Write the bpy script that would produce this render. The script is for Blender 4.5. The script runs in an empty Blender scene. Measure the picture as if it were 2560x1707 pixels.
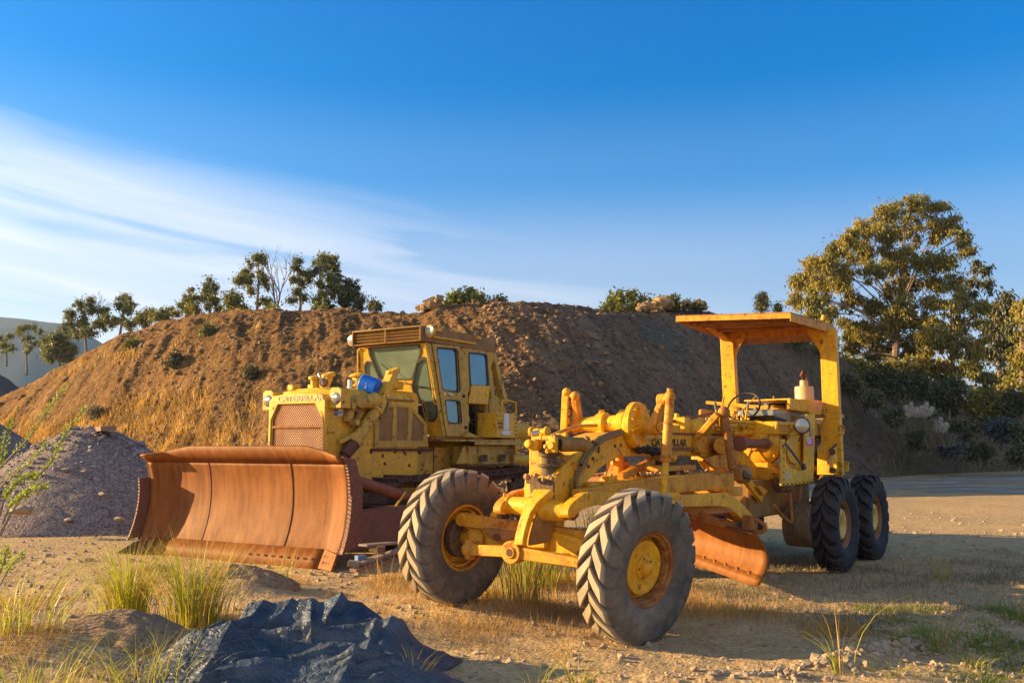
import bpy, bmesh, math, random
import numpy as np
from mathutils import Vector, Matrix, noise
C = bpy.data.collections.new('scene'); bpy.context.scene.collection.children.link(C)
SC = bpy.context.scene
R = math.radians
rnd = random.Random(7)

# ---------------------------------------------------------------- camera, sky, sun, exposure
FPX, CX, CY, PITCH, EYE = 2248., 1280., 853.5, math.atan(261.5/2248.), 1.68
cd = bpy.data.cameras.new('camera'); cam = bpy.data.objects.new('camera', cd); C.objects.link(cam)
cd.sensor_width = 36.; cd.lens = 36.*FPX/2560.; cd.clip_start = .05; cd.clip_end = 9000
cam.location = (0, 0, EYE); cam.rotation_euler = (R(90)+PITCH, 0, 0)
SC.camera = cam
SUN_AZ, SUN_EL = 277., 14.5
wd = bpy.data.worlds.new('World'); SC.world = wd; wd.use_nodes = True
nt = wd.node_tree; nt.nodes.clear()
def N(nt, typ, **kw):
    n = nt.nodes.new(typ)
    for k, v in kw.items():
        if k.startswith('i_'):
            k2 = k[2:]; n.inputs[int(k2) if k2.isdigit() else k2].default_value = v
        else: setattr(n, k, v)
    return n
sky = N(nt, 'ShaderNodeTexSky', sky_type='NISHITA', sun_disc=False, sun_elevation=R(SUN_EL), sun_rotation=R(SUN_AZ), air_density=1.0, dust_density=.35, ozone_density=2.2)
hs = N(nt, 'ShaderNodeHueSaturation', i_Saturation=1.32, i_Value=1.0, i_Hue=.495)
nt.links.new(sky.outputs[0], hs.inputs['Color'])
# cirrus: streaks of thin cloud low in the sky, running down to the right
tc = N(nt, 'ShaderNodeTexCoord')
sep = N(nt, 'ShaderNodeSeparateXYZ'); nt.links.new(tc.outputs['Generated'], sep.inputs[0])
def M(op, a, b=None, c=None, clamp=False, tree=None):
    t = tree or nt
    n = N(t, 'ShaderNodeMath', operation=op, use_clamp=clamp)
    for i, x in enumerate((a, b, c)):
        if x is None: continue
        if isinstance(x, (int, float)): n.inputs[i].default_value = x
        else: t.links.new(x, n.inputs[i])
    return n.outputs[0]
azr = M('ARCTAN2', sep.outputs[0], sep.outputs[1])
elr = M('ARCSINE', sep.outputs[2])
# tilted streak coordinate
v = M('ADD', elr, M('MULTIPLY', azr, .14))
u = M('SUBTRACT', azr, M('MULTIPLY', elr, .2))
cmb = N(nt, 'ShaderNodeCombineXYZ'); nt.links.new(M('MULTIPLY', u, 1.6), cmb.inputs[0]); nt.links.new(M('MULTIPLY', v, 17.), cmb.inputs[1])
nz = N(nt, 'ShaderNodeTexNoise', i_Scale=1.6, i_Detail=7., i_Roughness=.5, i_Distortion=.35); nt.links.new(cmb.outputs[0], nz.inputs['Vector'])
def ramp(t, src, pts):
    r = N(t, 'ShaderNodeValToRGB'); r.color_ramp.interpolation = 'EASE'
    while len(r.color_ramp.elements) < len(pts): r.color_ramp.elements.new(.5)
    for e, (p, c) in zip(r.color_ramp.elements, pts):
        e.position = p; e.color = (c, c, c, 1) if isinstance(c, (int, float)) else (*c, 1)
    t.links.new(src, r.inputs[0]); return r.outputs[0]
band = ramp(nt, M('ADD', v, .3), [(.28, .70), (.40, .78), (.48, .80), (.585, 0)])     # main sheet
fadeR = ramp(nt, M('ADD', M('MULTIPLY', azr, .8), .5), [(.0, 1), (.15, .95), (.47, .72), (.78, .40), (1, .26)])
st = ramp(nt, nz.outputs[0], [(.30, .38), (.52, .80), (.68, 1)])
cl = M('MULTIPLY', M('MULTIPLY', band, fadeR), st, clamp=True)
v2 = M('ADD', elr, M('MULTIPLY', azr, .06))
cmb2 = N(nt, 'ShaderNodeCombineXYZ'); nt.links.new(M('MULTIPLY', azr, 1.1), cmb2.inputs[0]); nt.links.new(M('MULTIPLY', v2, 16.), cmb2.inputs[1])
nz2 = N(nt, 'ShaderNodeTexNoise', i_Scale=2.1, i_Detail=6., i_Roughness=.55); nt.links.new(cmb2.outputs[0], nz2.inputs['Vector'])
st2 = ramp(nt, nz2.outputs[0], [(.52, 0), (.75, .7)])
low = ramp(nt, M('ADD', elr, .0), [(0, .6), (.10, .55), (.20, .10), (.28, .0)])
cl2 = M('MULTIPLY', st2, low)
hz = ramp(nt, M('ADD', elr, 0.), [(-0., .90), (.09, .70), (.19, .38), (.30, .08), (.40, 0)])
tot = M('MAXIMUM', cl, M('MAXIMUM', cl2, M('MULTIPLY', hz, ramp(nt, M('ADD', M('MULTIPLY', azr, .8), .5), [(0, 1), (.5, .8), (1, .55)]))), clamp=True)
# made-up bright cloud behind the camera, out of view, added as neutral fill
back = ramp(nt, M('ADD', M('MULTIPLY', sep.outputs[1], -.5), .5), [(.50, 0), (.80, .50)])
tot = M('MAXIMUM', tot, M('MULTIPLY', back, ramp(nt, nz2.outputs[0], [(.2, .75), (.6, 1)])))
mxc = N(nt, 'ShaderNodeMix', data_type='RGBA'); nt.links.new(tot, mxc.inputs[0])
tint = N(nt, 'ShaderNodeMix', data_type='RGBA', blend_type='MULTIPLY'); tint.inputs[0].default_value = 1
nt.links.new(hs.outputs[0], tint.inputs[6]); nt.links.new(ramp(nt, elr, [(0, (.66, .73, 1.0)), (.14, (.26, .77, 1.14)), (.30, (.0, 1.0, 1.45)), (.52, (.0, 1.03, 1.6)), (.75, (.7, 1.0, 1.2)), (1, (1.2, 1.2, 1.2))]), tint.inputs[7])  # overhead, out of view, the tint is raised to add neutral fill
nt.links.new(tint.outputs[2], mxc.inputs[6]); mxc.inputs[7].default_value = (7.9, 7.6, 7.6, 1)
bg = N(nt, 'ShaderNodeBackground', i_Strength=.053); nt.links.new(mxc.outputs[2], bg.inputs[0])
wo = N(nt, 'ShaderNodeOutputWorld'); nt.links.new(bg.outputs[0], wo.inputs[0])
sd = bpy.data.lights.new('sun', 'SUN'); sd.energy = 5.0; sd.angle = R(.53); sd.color = (1., .71, .33)
so = bpy.data.objects.new('sun', sd); C.objects.link(so)
sdir = Vector((math.sin(R(SUN_AZ))*math.cos(R(SUN_EL)), math.cos(R(SUN_AZ))*math.cos(R(SUN_EL)), math.sin(R(SUN_EL))))
so.rotation_euler = (-sdir).to_track_quat('-Z', 'Y').to_euler(); so.location = sdir*60
SC.view_settings.view_transform = 'Standard'; SC.view_settings.look = 'None'
SC.view_settings.exposure = 1.6; SC.view_settings.gamma = 1
SC.render.engine = 'CYCLES'

# ---------------------------------------------------------------- survey: photo measurements resolved onto a machine's own planes
def ray(px, py):
    x = (px-CX)/FPX; z = -(py-CY)/FPX; c, s = math.cos(PITCH), math.sin(PITCH)
    return (x, c-z*s, s+z*c)
class Frame:      # local axes of a machine: s towards its rear, t towards its near side, z up
    def __init__(S, ox, oy, oz, az):
        a = R(az); S.o = (ox, oy, oz); S.az = az; S.u = (math.sin(a), math.cos(a)); S.v = (math.cos(a), -math.sin(a))
        S.c = S.loc((0, 0, EYE))
    def loc(S, p):
        dx, dy = p[0]-S.o[0], p[1]-S.o[1]
        return (dx*S.u[0]+dy*S.u[1], dx*S.v[0]+dy*S.v[1], p[2]-S.o[2])
    def world(S, p):
        return Vector((S.o[0]+p[0]*S.u[0]+p[1]*S.v[0], S.o[1]+p[0]*S.u[1]+p[1]*S.v[1], S.o[2]+p[2]))
    def dirn(S, px, py):
        r = ray(px, py); return (r[0]*S.u[0]+r[1]*S.u[1], r[0]*S.v[0]+r[1]*S.v[1], r[2])
    def hit(S, p, i, val):
        d = S.dirn(*p); k = (val-S.c[i])/d[i]; return tuple(S.c[j]+k*d[j] for j in range(3))
    def s(S, p, v): return S.hit(p, 0, v)
    def t(S, p, v): return S.hit(p, 1, v)
    def z(S, p, v): return S.hit(p, 2, v)
    def pl(S, p, P0, n):
        d = Vector(S.dirn(*p)); c = Vector(S.c); n = Vector(n)
        return tuple(c + d*((Vector(P0)-c).dot(n)/d.dot(n)))
G = Frame(.277, 8.70, 0, 35.5)      # the grader
D = Frame(-4.2, 13.35, 0, 32.5)     # the bulldozer
def W3(px, py, Y):                  # point of the view ray at depth Y
    r = ray(px, py); k = Y/r[1]; return Vector((r[0]*k, Y, EYE+r[2]*k))
def crop(x0, y0, k): return lambda X, Y: (x0+X*k, y0+Y*k)
c1 = crop(300, 800, .4144); c2 = crop(640, 800, .2232); c3 = crop(840, 780, .2679); c4 = crop(1250, 950, .2551)
c5 = crop(960, 1100, .3316); c6 = crop(1380, 1100, .3316); c7 = crop(1660, 750, .3188); c8 = crop(1740, 940, .1913)
c9 = crop(860, 1130, .2041); c10 = crop(1540, 1000, .1913); c11 = crop(1240, 1180, .1658); c12 = crop(1280, 1010, .10204)
ov = crop(0, 0, 1.0884)

# ---------------------------------------------------------------- mesh helpers
def tag(o, label=None, cat=None, group=None, kind=None):
    for k, x in (('label', label), ('category', cat), ('group', group), ('kind', kind)):
        if x: o[k] = x
    return o
def link(name, me, mat=None, parent=None):
    o = bpy.data.objects.new(name, me); C.objects.link(o)
    if mat is not None:
        for m in (mat if isinstance(mat, (list, tuple)) else [mat]): me.materials.append(m)
    if parent: o.parent = parent
    return o
def empty(name, loc, az=None):
    o = bpy.data.objects.new(name, None); C.objects.link(o); o.location = loc; o.empty_display_size = .3
    if az is not None: o.rotation_euler = (0, 0, R(90-az))
    return o
class MB:
    def __init__(S, flip=True): S.V = []; S.F = []; S.flip = flip; S.sm = []
    def add(S, vs, fs, smooth=None):
        b = len(S.V); S.V += [tuple(v) for v in vs]; S.F += [tuple(b+i for i in f) for f in fs]; return S
    def box(S, c, d, rot=None):
        vs = [Vector((x*d[0]/2, y*d[1]/2, z*d[2]/2)) for x in (-1, 1) for y in (-1, 1) for z in (-1, 1)]
        if rot is not None: vs = [rot@v for v in vs]
        c = Vector(c)
        return S.add([v+c for v in vs], [(0, 1, 3, 2), (4, 6, 7, 5), (0, 4, 5, 1), (2, 3, 7, 6), (0, 2, 6, 4), (1, 5, 7, 3)])
    def span(S, a, b):
        return S.box([(a[i]+b[i])/2 for i in range(3)], [abs(a[i]-b[i]) for i in range(3)])
    def beam(S, p, q, w, h, up=(0, 0, 1), w2=None, h2=None):
        p, q, up = Vector(p), Vector(q), Vector(up); d = (q-p).normalized()
        a = d.cross(up).normalized(); b = a.cross(d)
        w2 = w if w2 is None else w2; h2 = h if h2 is None else h2
        vs = []
        for o, ww, hh in ((p, w, h), (q, w2, h2)):
            vs += [o+a*ww/2*x+b*hh/2*y for x, y in ((-1, -1), (1, -1), (1, 1), (-1, 1))]
        return S.add(vs, [(3, 2, 1, 0), (4, 5, 6, 7), (0, 1, 5, 4), (1, 2, 6, 5), (2, 3, 7, 6), (3, 0, 4, 7)])
    def tube(S, pts, r, n=10, caps=True):
        pts = [Vector(p) for p in pts]; m = len(pts); rr = r if isinstance(r, (list, tuple)) else [r]*m
        vs, fs = [], []; prev = None
        for i, p in enumerate(pts):
            d = (pts[min(i+1, m-1)]-pts[max(i-1, 0)])
            d = d.normalized() if d.length > 1e-9 else Vector((0, 0, 1))
            if prev is None:
                a = d.cross(Vector((0, 0, 1)) if abs(d.z) < .9 else Vector((1, 0, 0))).normalized()
            else:
                a = (prev-d*prev.dot(d))
                a = a.normalized() if a.length > 1e-6 else d.orthogonal().normalized()
            prev = a; b = d.cross(a)
            vs += [p+(a*math.cos(2*math.pi*k/n)+b*math.sin(2*math.pi*k/n))*rr[i] for k in range(n)]
        for i in range(m-1):
            for k in range(n):
                k2 = (k+1) % n; fs.append((i*n+k, i*n+k2, (i+1)*n+k2, (i+1)*n+k))
        if caps: fs.append(tuple(range(n-1, -1, -1))); fs.append(tuple((m-1)*n+k for k in range(n)))
        return S.add(vs, fs)
    def cyl(S, p, q, r, r2=None, n=20): return S.tube([p, q], [r, r if r2 is None else r2], n)
    def prism(S, pts, vec):
        n = len(pts); vec = Vector(vec); vs = [Vector(p) for p in pts]+[Vector(p)+vec for p in pts]
        return S.add(vs, [tuple(range(n)), tuple(range(2*n-1, n-1, -1))]+[(i, i+n, (i+1) % n+n, (i+1) % n) for i in range(n)])
    def lathe(S, o, ax, prof, n=32, close=False):
        o, ax = Vector(o), Vector(ax).normalized(); a = ax.orthogonal().normalized(); b = ax.cross(a); vs, fs = [], []
        for (h, r) in prof:
            vs += [o+ax*h+(a*math.cos(2*math.pi*k/n)+b*math.sin(2*math.pi*k/n))*max(r, 1e-4) for k in range(n)]
        m = len(prof)
        for i in range(m if close else m-1):
            j = (i+1) % m
            for k in range(n): k2 = (k+1) % n; fs.append((i*n+k, i*n+k2, j*n+k2, j*n+k))
        return S.add(vs, fs)
    def ball(S, c, r, n=14, sc=(1, 1, 1)):
        prof = [(-math.cos(math.pi*i/8), math.sin(math.pi*i/8)) for i in range(9)]; b = len(S.V)
        S.lathe((0, 0, 0), (0, 0, 1), prof, n)
        for i in range(b, len(S.V)):
            v = S.V[i]; S.V[i] = (c[0]+v[0]*r*sc[0], c[1]+v[1]*r*sc[1], c[2]+v[2]*r*sc[2])
        return S
    def bolts(S, c, ax, rad, k, r=.014, h=.02, ph=0.):
        c, ax = Vector(c), Vector(ax).normalized(); a = ax.orthogonal().normalized(); b = ax.cross(a)
        for i in range(k):
            t = 2*math.pi*i/k+ph; p = c+(a*math.cos(t)+b*math.sin(t))*rad; S.cyl(p, p+ax*h, r, n=6)
        return S
    def plate(S, outline, holes, vec):
        """flat plate with cut-outs; outline and holes are 3D loops in one plane, vec its thickness"""
        vec = Vector(vec); n = vec.normalized(); o = Vector(outline[0]); a = n.orthogonal().normalized(); b = n.cross(a)
        cu = bpy.data.curves.new('tmp', 'CURVE'); cu.dimensions = '2D'; cu.fill_mode = 'BOTH'; cu.extrude = vec.length/2
        for lp in [outline]+list(holes):
            sp = cu.splines.new('POLY'); sp.points.add(len(lp)-1); sp.use_cyclic_u = True
            for i, p in enumerate(lp):
                q = Vector(p)-o; sp.points[i].co = (q.dot(a), q.dot(b), 0, 1)
        ob = bpy.data.objects.new('tmp', cu); me = bpy.data.meshes.new_from_object(ob)
        vs = [o+a*v.co.x+b*v.co.y+n*(v.co.z+vec.length/2) for v in me.vertices]
        S.add(vs, [tuple(p.vertices) for p in me.polygons])
        bpy.data.objects.remove(ob); bpy.data.curves.remove(cu); bpy.data.meshes.remove(me); return S
    def build(S, name, mat, parent=None, ang=35, bevel=0., origin=None, seg=2):
        me = bpy.data.meshes.new(name); og = Vector(origin) if origin is not None else Vector((0, 0, 0))
        vs = [Vector(v)-og for v in S.V]
        me.from_pydata([(v[0], -v[1], v[2]) if S.flip else tuple(v) for v in vs], [], S.F)
        bm = bmesh.new(); bm.from_mesh(me); bmesh.ops.remove_doubles(bm, verts=bm.verts, dist=1e-5)
        bmesh.ops.recalc_face_normals(bm, faces=bm.faces); bm.to_mesh(me); bm.free()
        for p in me.polygons: p.use_smooth = True
        me.set_sharp_from_angle(angle=R(ang))
        o = link(name, me, mat, parent)
        if origin is not None: o.location = (og[0], -og[1], og[2]) if S.flip else og
        if bevel:
            m = o.modifiers.new('bevel', 'BEVEL'); m.width = bevel; m.segments = seg; m.limit_method = 'ANGLE'; m.angle_limit = R(40); m.harden_normals = False
        return o
def rounded(pts, r, k=5):
    """round the corners of a 3D polygon loop"""
    out = []; n = len(pts); P = [Vector(p) for p in pts]
    for i in range(n):
        a, b, c = P[i-1], P[i], P[(i+1) % n]; da, dc = (a-b), (c-b)
        rr = min(r, da.length*.45, dc.length*.45); p, q = b+da.normalized()*rr, b+dc.normalized()*rr
        for j in range(k+1):
            t = j/k; out.append((1-t)*(1-t)*p+2*t*(1-t)*b+t*t*q)
    return out
def grow(pts, d):
    c = sum((Vector(p) for p in pts), Vector())/len(pts); m = sum((Vector(p)-c).length for p in pts)/len(pts)
    return [c+(Vector(p)-c)*(1+d/m) for p in pts]
def spline(pts, k=6):
    P = [Vector(p) for p in pts]; P = [P[0]*2-P[1]]+P+[P[-1]*2-P[-2]]; out = []
    for i in range(1, len(P)-2):
        for j in range(k):
            t = j/k; a, b, c, d = P[i-1], P[i], P[i+1], P[i+2]
            out.append(.5*((2*b)+(c-a)*t+(2*a-5*b+4*c-d)*t*t+(3*b-a-3*c+d)*t**3))
    out.append(P[-2]); return out
def lettering(txt, o, xd, yd, h, mat, parent, name='lettering', wide=1., bold=.0, depth=.004):
    cu = bpy.data.curves.new('tmp', 'FONT'); cu.body = txt; cu.size = 1; cu.extrude = depth/2/h; cu.offset = bold
    ob = bpy.data.objects.new('tmp', cu); me = bpy.data.meshes.new_from_object(ob)
    o, xd, yd = Vector(o), Vector(xd).normalized(), Vector(yd).normalized(); n = xd.cross(yd)
    x0 = min(v.co.x for v in me.vertices); sc = h/.72
    mb = MB(); mb.add([o+xd*(v.co.x-x0)*sc*wide+yd*v.co.y*sc+n*v.co.z*h for v in me.vertices], [tuple(p.vertices) for p in me.polygons])
    bpy.data.objects.remove(ob); bpy.data.curves.remove(cu); bpy.data.meshes.remove(me)
    return mb.build(name, mat, parent)
def npmesh(name, V, F, mat, parent=None, smooth=False):
    V = np.asarray(V, dtype=np.float32); F = np.asarray(F, dtype=np.int32); k = F.shape[1]
    me = bpy.data.meshes.new(name); me.vertices.add(len(V)); me.vertices.foreach_set('co', V.ravel())
    me.loops.add(F.size); me.loops.foreach_set('vertex_index', F.ravel())
    me.polygons.add(len(F)); me.polygons.foreach_set('loop_start', np.arange(0, F.size, k, dtype=np.int32))
    me.polygons.foreach_set('use_smooth', np.full(len(F), smooth)); me.update(calc_edges=True); me.validate()
    return link(name, me, mat, parent)

# ---------------------------------------------------------------- materials
def mk(name):
    m = bpy.data.materials.new(name); m.use_nodes = True; t = m.node_tree; b = t.nodes['Principled BSDF']; return m, t, b
def L(t, a, b): t.links.new(a, b)
def tex(t, kind, scale, coord=None, **kw):
    n = N(t, kind, i_Scale=scale, **kw)
    if coord is None: coord = N(t, 'ShaderNodeTexCoord').outputs['Object']
    L(t, coord, n.inputs['Vector']); return n
def cramp(t, src, pts, interp='LINEAR'):
    r = N(t, 'ShaderNodeValToRGB'); r.color_ramp.interpolation = interp
    while len(r.color_ramp.elements) < len(pts): r.color_ramp.elements.new(.5)
    for e, (p, c) in zip(r.color_ramp.elements, pts): e.position = p; e.color = (c, c, c, 1) if isinstance(c, (int, float)) else (*c, 1)
    L(t, src, r.inputs[0]); return r.outputs[0]
def mix(t, f, a, b, mode='MIX'):
    n = N(t, 'ShaderNodeMix', data_type='RGBA', blend_type=mode)
    for i, x in ((0, f), (6, a), (7, b)):
        if isinstance(x, tuple): n.inputs[i].default_value = (*x, 1)
        elif isinstance(x, (int, float)): n.inputs[i].default_value = x
        else: L(t, x, n.inputs[i])
    return n.outputs[2]
def bump(t, b, src, dist, strength=1.):
    n = N(t, 'ShaderNodeBump', i_Strength=strength, i_Distance=dist); L(t, src, n.inputs['Height']); L(t, n.outputs[0], b.inputs['Normal']); return n
def paint(name, base, alt, rustc=(.16, .055, .018), rust=.62, speck=.70, rough=.5, dirt=(.22, .15, .08), dirtamt=.35, scale=1., coat=0.):
    m, t, b = mk(name)
    co = N(t, 'ShaderNodeTexCoord').outputs['Object']
    n1 = tex(t, 'ShaderNodeTexNoise', 2.3*scale, co, i_Detail=6., i_Roughness=.65)
    n2 = tex(t, 'ShaderNodeTexNoise', 9.*scale, co, i_Detail=8., i_Roughness=.7, i_Distortion=.4)
    n3 = tex(t, 'ShaderNodeTexNoise', 42.*scale, co, i_Detail=3., i_Roughness=.6)
    # vertical streaks
    mp = N(t, 'ShaderNodeMapping', vector_type='POINT'); mp.inputs['Scale'].default_value = (14, 14, 1.1); L(t, co, mp.inputs[0])
    n4 = tex(t, 'ShaderNodeTexNoise', 1.*scale, mp.outputs[0], i_Detail=4.)
    c = mix(t, cramp(t, n1.outputs[0], [(.35, 0), (.68, 1)]), base, alt)
    c = mix(t, M('MULTIPLY', cramp(t, n4.outputs[0], [(.45, 0), (.72, 1)]), dirtamt, tree=t), c, dirt)
    n5 = tex(t, 'ShaderNodeTexNoise', 17.*scale, co, i_Detail=7., i_Roughness=.72, i_Distortion=.8)
    c = mix(t, M('MULTIPLY', cramp(t, n5.outputs[0], [(.44, 0), (.62, 1)]), .55, tree=t), c, tuple(x*.62 for x in alt))
    r1 = cramp(t, n2.outputs[0], [(rust, 0), (rust+.035, 1)])
    r2 = cramp(t, n3.outputs[0], [(speck, 0), (speck+.03, 1)])
    rr = M('MAXIMUM', r1, r2, tree=t)
    rc = mix(t, n3.outputs[0], rustc, tuple(x*1.9 for x in rustc))
    c = mix(t, rr, c, rc); L(t, c, b.inputs['Base Color'])
    L(t, M('ADD', M('MULTIPLY', rr, .35, tree=t), M('ADD', M('MULTIPLY', n2.outputs[0], .25, tree=t), rough-.12, tree=t), tree=t), b.inputs['Roughness'])
    h = M('SUBTRACT', M('MULTIPLY', n2.outputs[0], .4, tree=t), M('MULTIPLY', rr, .6, tree=t), tree=t); bump(t, b, h, .004, .6)
    b.inputs['Specular IOR Level'].default_value = .35
    return m
YG = paint('grader_yellow', (.86, .455, .004), (.66, .29, .009), rust=.60, speck=.67, rough=.50, dirtamt=.45, dirt=(.36, .17, .03))
YO = paint('orange_worn_yellow', (.72, .335, .009), (.56, .22, .012), rustc=(.26, .075, .02), rust=.57, speck=.67, rough=.58, dirt=(.30, .11, .03), dirtamt=.5)
YD = paint('dozer_yellow', (.80, .455, .014), (.66, .345, .02), rustc=(.13, .045, .015), rust=.60, speck=.655, rough=.52, dirt=(.40, .25, .07), dirtamt=.5)
YDd = paint('dozer_shaded_dirty_yellow', (.62, .385, .045), (.47, .285, .05), rustc=(.12, .045, .015), rust=.585, speck=.65, rough=.6, dirt=(.22, .13, .05), dirtamt=.6)  # dirty yellow, also dulled to carry the shade of the dozer's side
YB = paint('brown_stained_and_shade_yellow', (.34, .19, .05), (.24, .12, .035), rust=.62, speck=.7, rough=.65, dirt=(.15, .08, .03), dirtamt=.6)
YR = paint('rust_worn_and_shade_paint', (.44, .185, .03), (.34, .12, .025), rustc=(.18, .055, .018), rust=.55, speck=.66, rough=.62)  # rust-worn paint; under the canopy its dark tone stands in for shade
def rusty(name, a, b_, c_, rough=.62, sc=1., bd=.004):
    m, t, b = mk(name); co = N(t, 'ShaderNodeTexCoord').outputs['Object']
    n1 = tex(t, 'ShaderNodeTexNoise', 1.4*sc, co, i_Detail=8., i_Roughness=.62)
    n2 = tex(t, 'ShaderNodeTexNoise', 26.*sc, co, i_Detail=6., i_Roughness=.7)
    mp = N(t, 'ShaderNodeMapping'); mp.inputs['Scale'].default_value = (9, 9, .8); L(t, co, mp.inputs[0])
    n3 = tex(t, 'ShaderNodeTexNoise', 1.2*sc, mp.outputs[0], i_Detail=5.)
    c = mix(t, cramp(t, n1.outputs[0], [(.3, 0), (.7, 1)]), a, b_)
    c = mix(t, M('MULTIPLY', cramp(t, n3.outputs[0], [(.4, 0), (.75, 1)]), .75, tree=t), c, c_)
    c = mix(t, cramp(t, n2.outputs[0], [(.35, .25), (.6, 0)]), c, tuple(x*.4 for x in a)); L(t, c, b.inputs['Base Color'])
    L(t, M('ADD', M('MULTIPLY', n1.outputs[0], .25, tree=t), rough-.12, tree=t), b.inputs['Roughness'])
    bump(t, b, n2.outputs[0], bd, .5); b.inputs['Specular IOR Level'].default_value = .16; return m
RB = rusty('blade_rust', (.26, .082, .014), (.15, .046, .010), (.37, .135, .028), .6)
RBG = rusty('moldboard_rust', (.25, .088, .018), (.16, .054, .012), (.33, .125, .032), .55)
RD = rusty('dark_rust', (.125, .052, .032), (.085, .038, .028), (.17, .075, .045), .7)
RT = rusty('track_rust', (.10, .048, .035), (.065, .035, .03), (.19, .13, .10), .75, 2., .008)
RP = rusty('pipe_rust', (.24, .085, .045), (.18, .07, .045), (.30, .11, .05), .55)
RS = rusty('soiled_metal', (.16, .10, .055), (.07, .05, .035), (.27, .17, .09), .8, 2.5, .012)
def simple(name, col, rough=.6, metal=0., spec=.4, var=.25, sc=12., bd=.0):
    m, t, b = mk(name); n = tex(t, 'ShaderNodeTexNoise', sc, i_Detail=5.)
    c = mix(t, n.outputs[0], tuple(x*(1-var) for x in col), tuple(min(1, x*(1+var)) for x in col)); L(t, c, b.inputs['Base Color'])
    b.inputs['Roughness'].default_value = rough; b.inputs['Metallic'].default_value = metal; b.inputs['Specular IOR Level'].default_value = spec
    if bd: bump(t, b, n.outputs[0], bd)
    return m
BLK = simple('black_grime_and_shade', (.012, .011, .010), .6)  # black of grime, and of painted shade under the deck and seat
DRK = simple('dark_cavity', (.03, .024, .018), .8)
SEAL = simple('window_rubber', (.045, .042, .038), .6)
HOSE = simple('rubber_hose', (.20, .12, .035), .6)
STEEL = simple('bare_steel', (.45, .42, .36), .35, .8)
GREYS = simple('grey_seat', (.20, .20, .17), .28, 0, .6)
CREAM = simple('primer_cream', (.46, .36, .19), .45, var=.1)
WOOD = simple('weathered_wood', (.22, .17, .13), .85, var=.4, bd=.004)
BLUEP = simple('blue_plastic', (.004, .11, .55), .35, spec=.5, var=.08)
DBLUE = simple('navy_lid', (.01, .015, .07), .25, spec=.6)
WHT = simple('white_sticker', (.62, .62, .64), .5, var=.08)
BLKST = simple('black_sticker', (.025, .025, .022), .45)
PINK = simple('pink_tag', (.62, .05, .22), .5, var=.1)
LETK = simple('black_lettering', (.02, .018, .015), .6)
LETW = simple('worn_white_lettering', (.62, .58, .50), .6)
LETY = simple('yellow_lettering', (.75, .46, .02), .5)
LETG = simple('faded_lettering', (.50, .38, .20), .6)
BELT = simple('seat_belt_webbing', (.055, .045, .06), .7)
REFL = simple('orange_reflector', (.85, .30, .01), .3)
m, t, b = mk('lamp_lens'); b.inputs['Base Color'].default_value = (.42, .39, .30, 1); b.inputs['Roughness'].default_value = .15; b.inputs['Metallic'].default_value = .5
wv = tex(t, 'ShaderNodeTexWave', 22., wave_type='BANDS', bands_direction='Y'); bump(t, b, wv.outputs[0], .004, .6); LENS = m
m = bpy.data.materials.new('cab_glass'); m.use_nodes = True; t = m.node_tree; t.nodes.clear()
gl = N(t, 'ShaderNodeBsdfGlossy', i_Roughness=.03); gl.inputs[0].default_value = (.22, .34, .45, 1)
tr = N(t, 'ShaderNodeBsdfTransparent'); tr.inputs[0].default_value = (.26, .38, .33, 1)
df = N(t, 'ShaderNodeBsdfDiffuse'); df.inputs[0].default_value = (.22, .30, .25, 1)
nz = tex(t, 'ShaderNodeTexNoise', 3.5, i_Detail=6.)
mx0 = N(t, 'ShaderNodeMixShader'); L(t, cramp(t, nz.outputs[0], [(.3, .12), (.75, .42)]), mx0.inputs[0]); L(t, tr.outputs[0], mx0.inputs[1]); L(t, df.outputs[0], mx0.inputs[2])
mx = N(t, 'ShaderNodeMixShader', i_0=.5); L(t, mx0.outputs[0], mx.inputs[1]); L(t, gl.outputs[0], mx.inputs[2])
out = N(t, 'ShaderNodeOutputMaterial'); L(t, mx.outputs[0], out.inputs[0]); GLASS = m
def rubber(name, base, dust, thr, rt=.668, lug=(.42, .33, .22)):
    m, t, b = mk(name); co = N(t, 'ShaderNodeTexCoord').outputs['Object']
    n1 = tex(t, 'ShaderNodeTexNoise', 3., co, i_Detail=7., i_Roughness=.65); n2 = tex(t, 'ShaderNodeTexNoise', 30., co, i_Detail=5.)
    c = mix(t, cramp(t, n1.outputs[0], [(thr-.15, 0), (thr+.15, 1)]), base, dust)
    c = mix(t, cramp(t, n2.outputs[0], [(.4, .3), (.6, 0)]), c, tuple(x*.6 for x in base)); L(t, c, b.inputs['Base Color'])
    s3 = N(t, 'ShaderNodeSeparateXYZ'); L(t, co, s3.inputs[0]); rr_ = M('SQRT', M('ADD', M('MULTIPLY', s3.outputs[0], s3.outputs[0], tree=t), M('MULTIPLY', s3.outputs[2], s3.outputs[2], tree=t), tree=t), tree=t)
    mr = N(t, 'ShaderNodeMapRange'); L(t, rr_, mr.inputs[0]); mr.inputs[1].default_value = rt-.03; mr.inputs[2].default_value = rt-.008; L(t, mix(t, M('MULTIPLY', mr.outputs[0], cramp(t, n1.outputs[0], [(.25, .5), (.6, 1)]), tree=t), c, lug), b.inputs['Base Color'])
    b.inputs['Roughness'].default_value = .75; b.inputs['Specular IOR Level'].default_value = .3; bump(t, b, n2.outputs[0], .004, .5); return m
RUBF = rubber('dusty_worn_rubber', (.085, .075, .064), (.22, .175, .125), .50)
RUBR = rubber('black_rubber', (.022, .021, .023), (.075, .06, .045), .62, .655, (.05, .04, .035))
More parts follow.
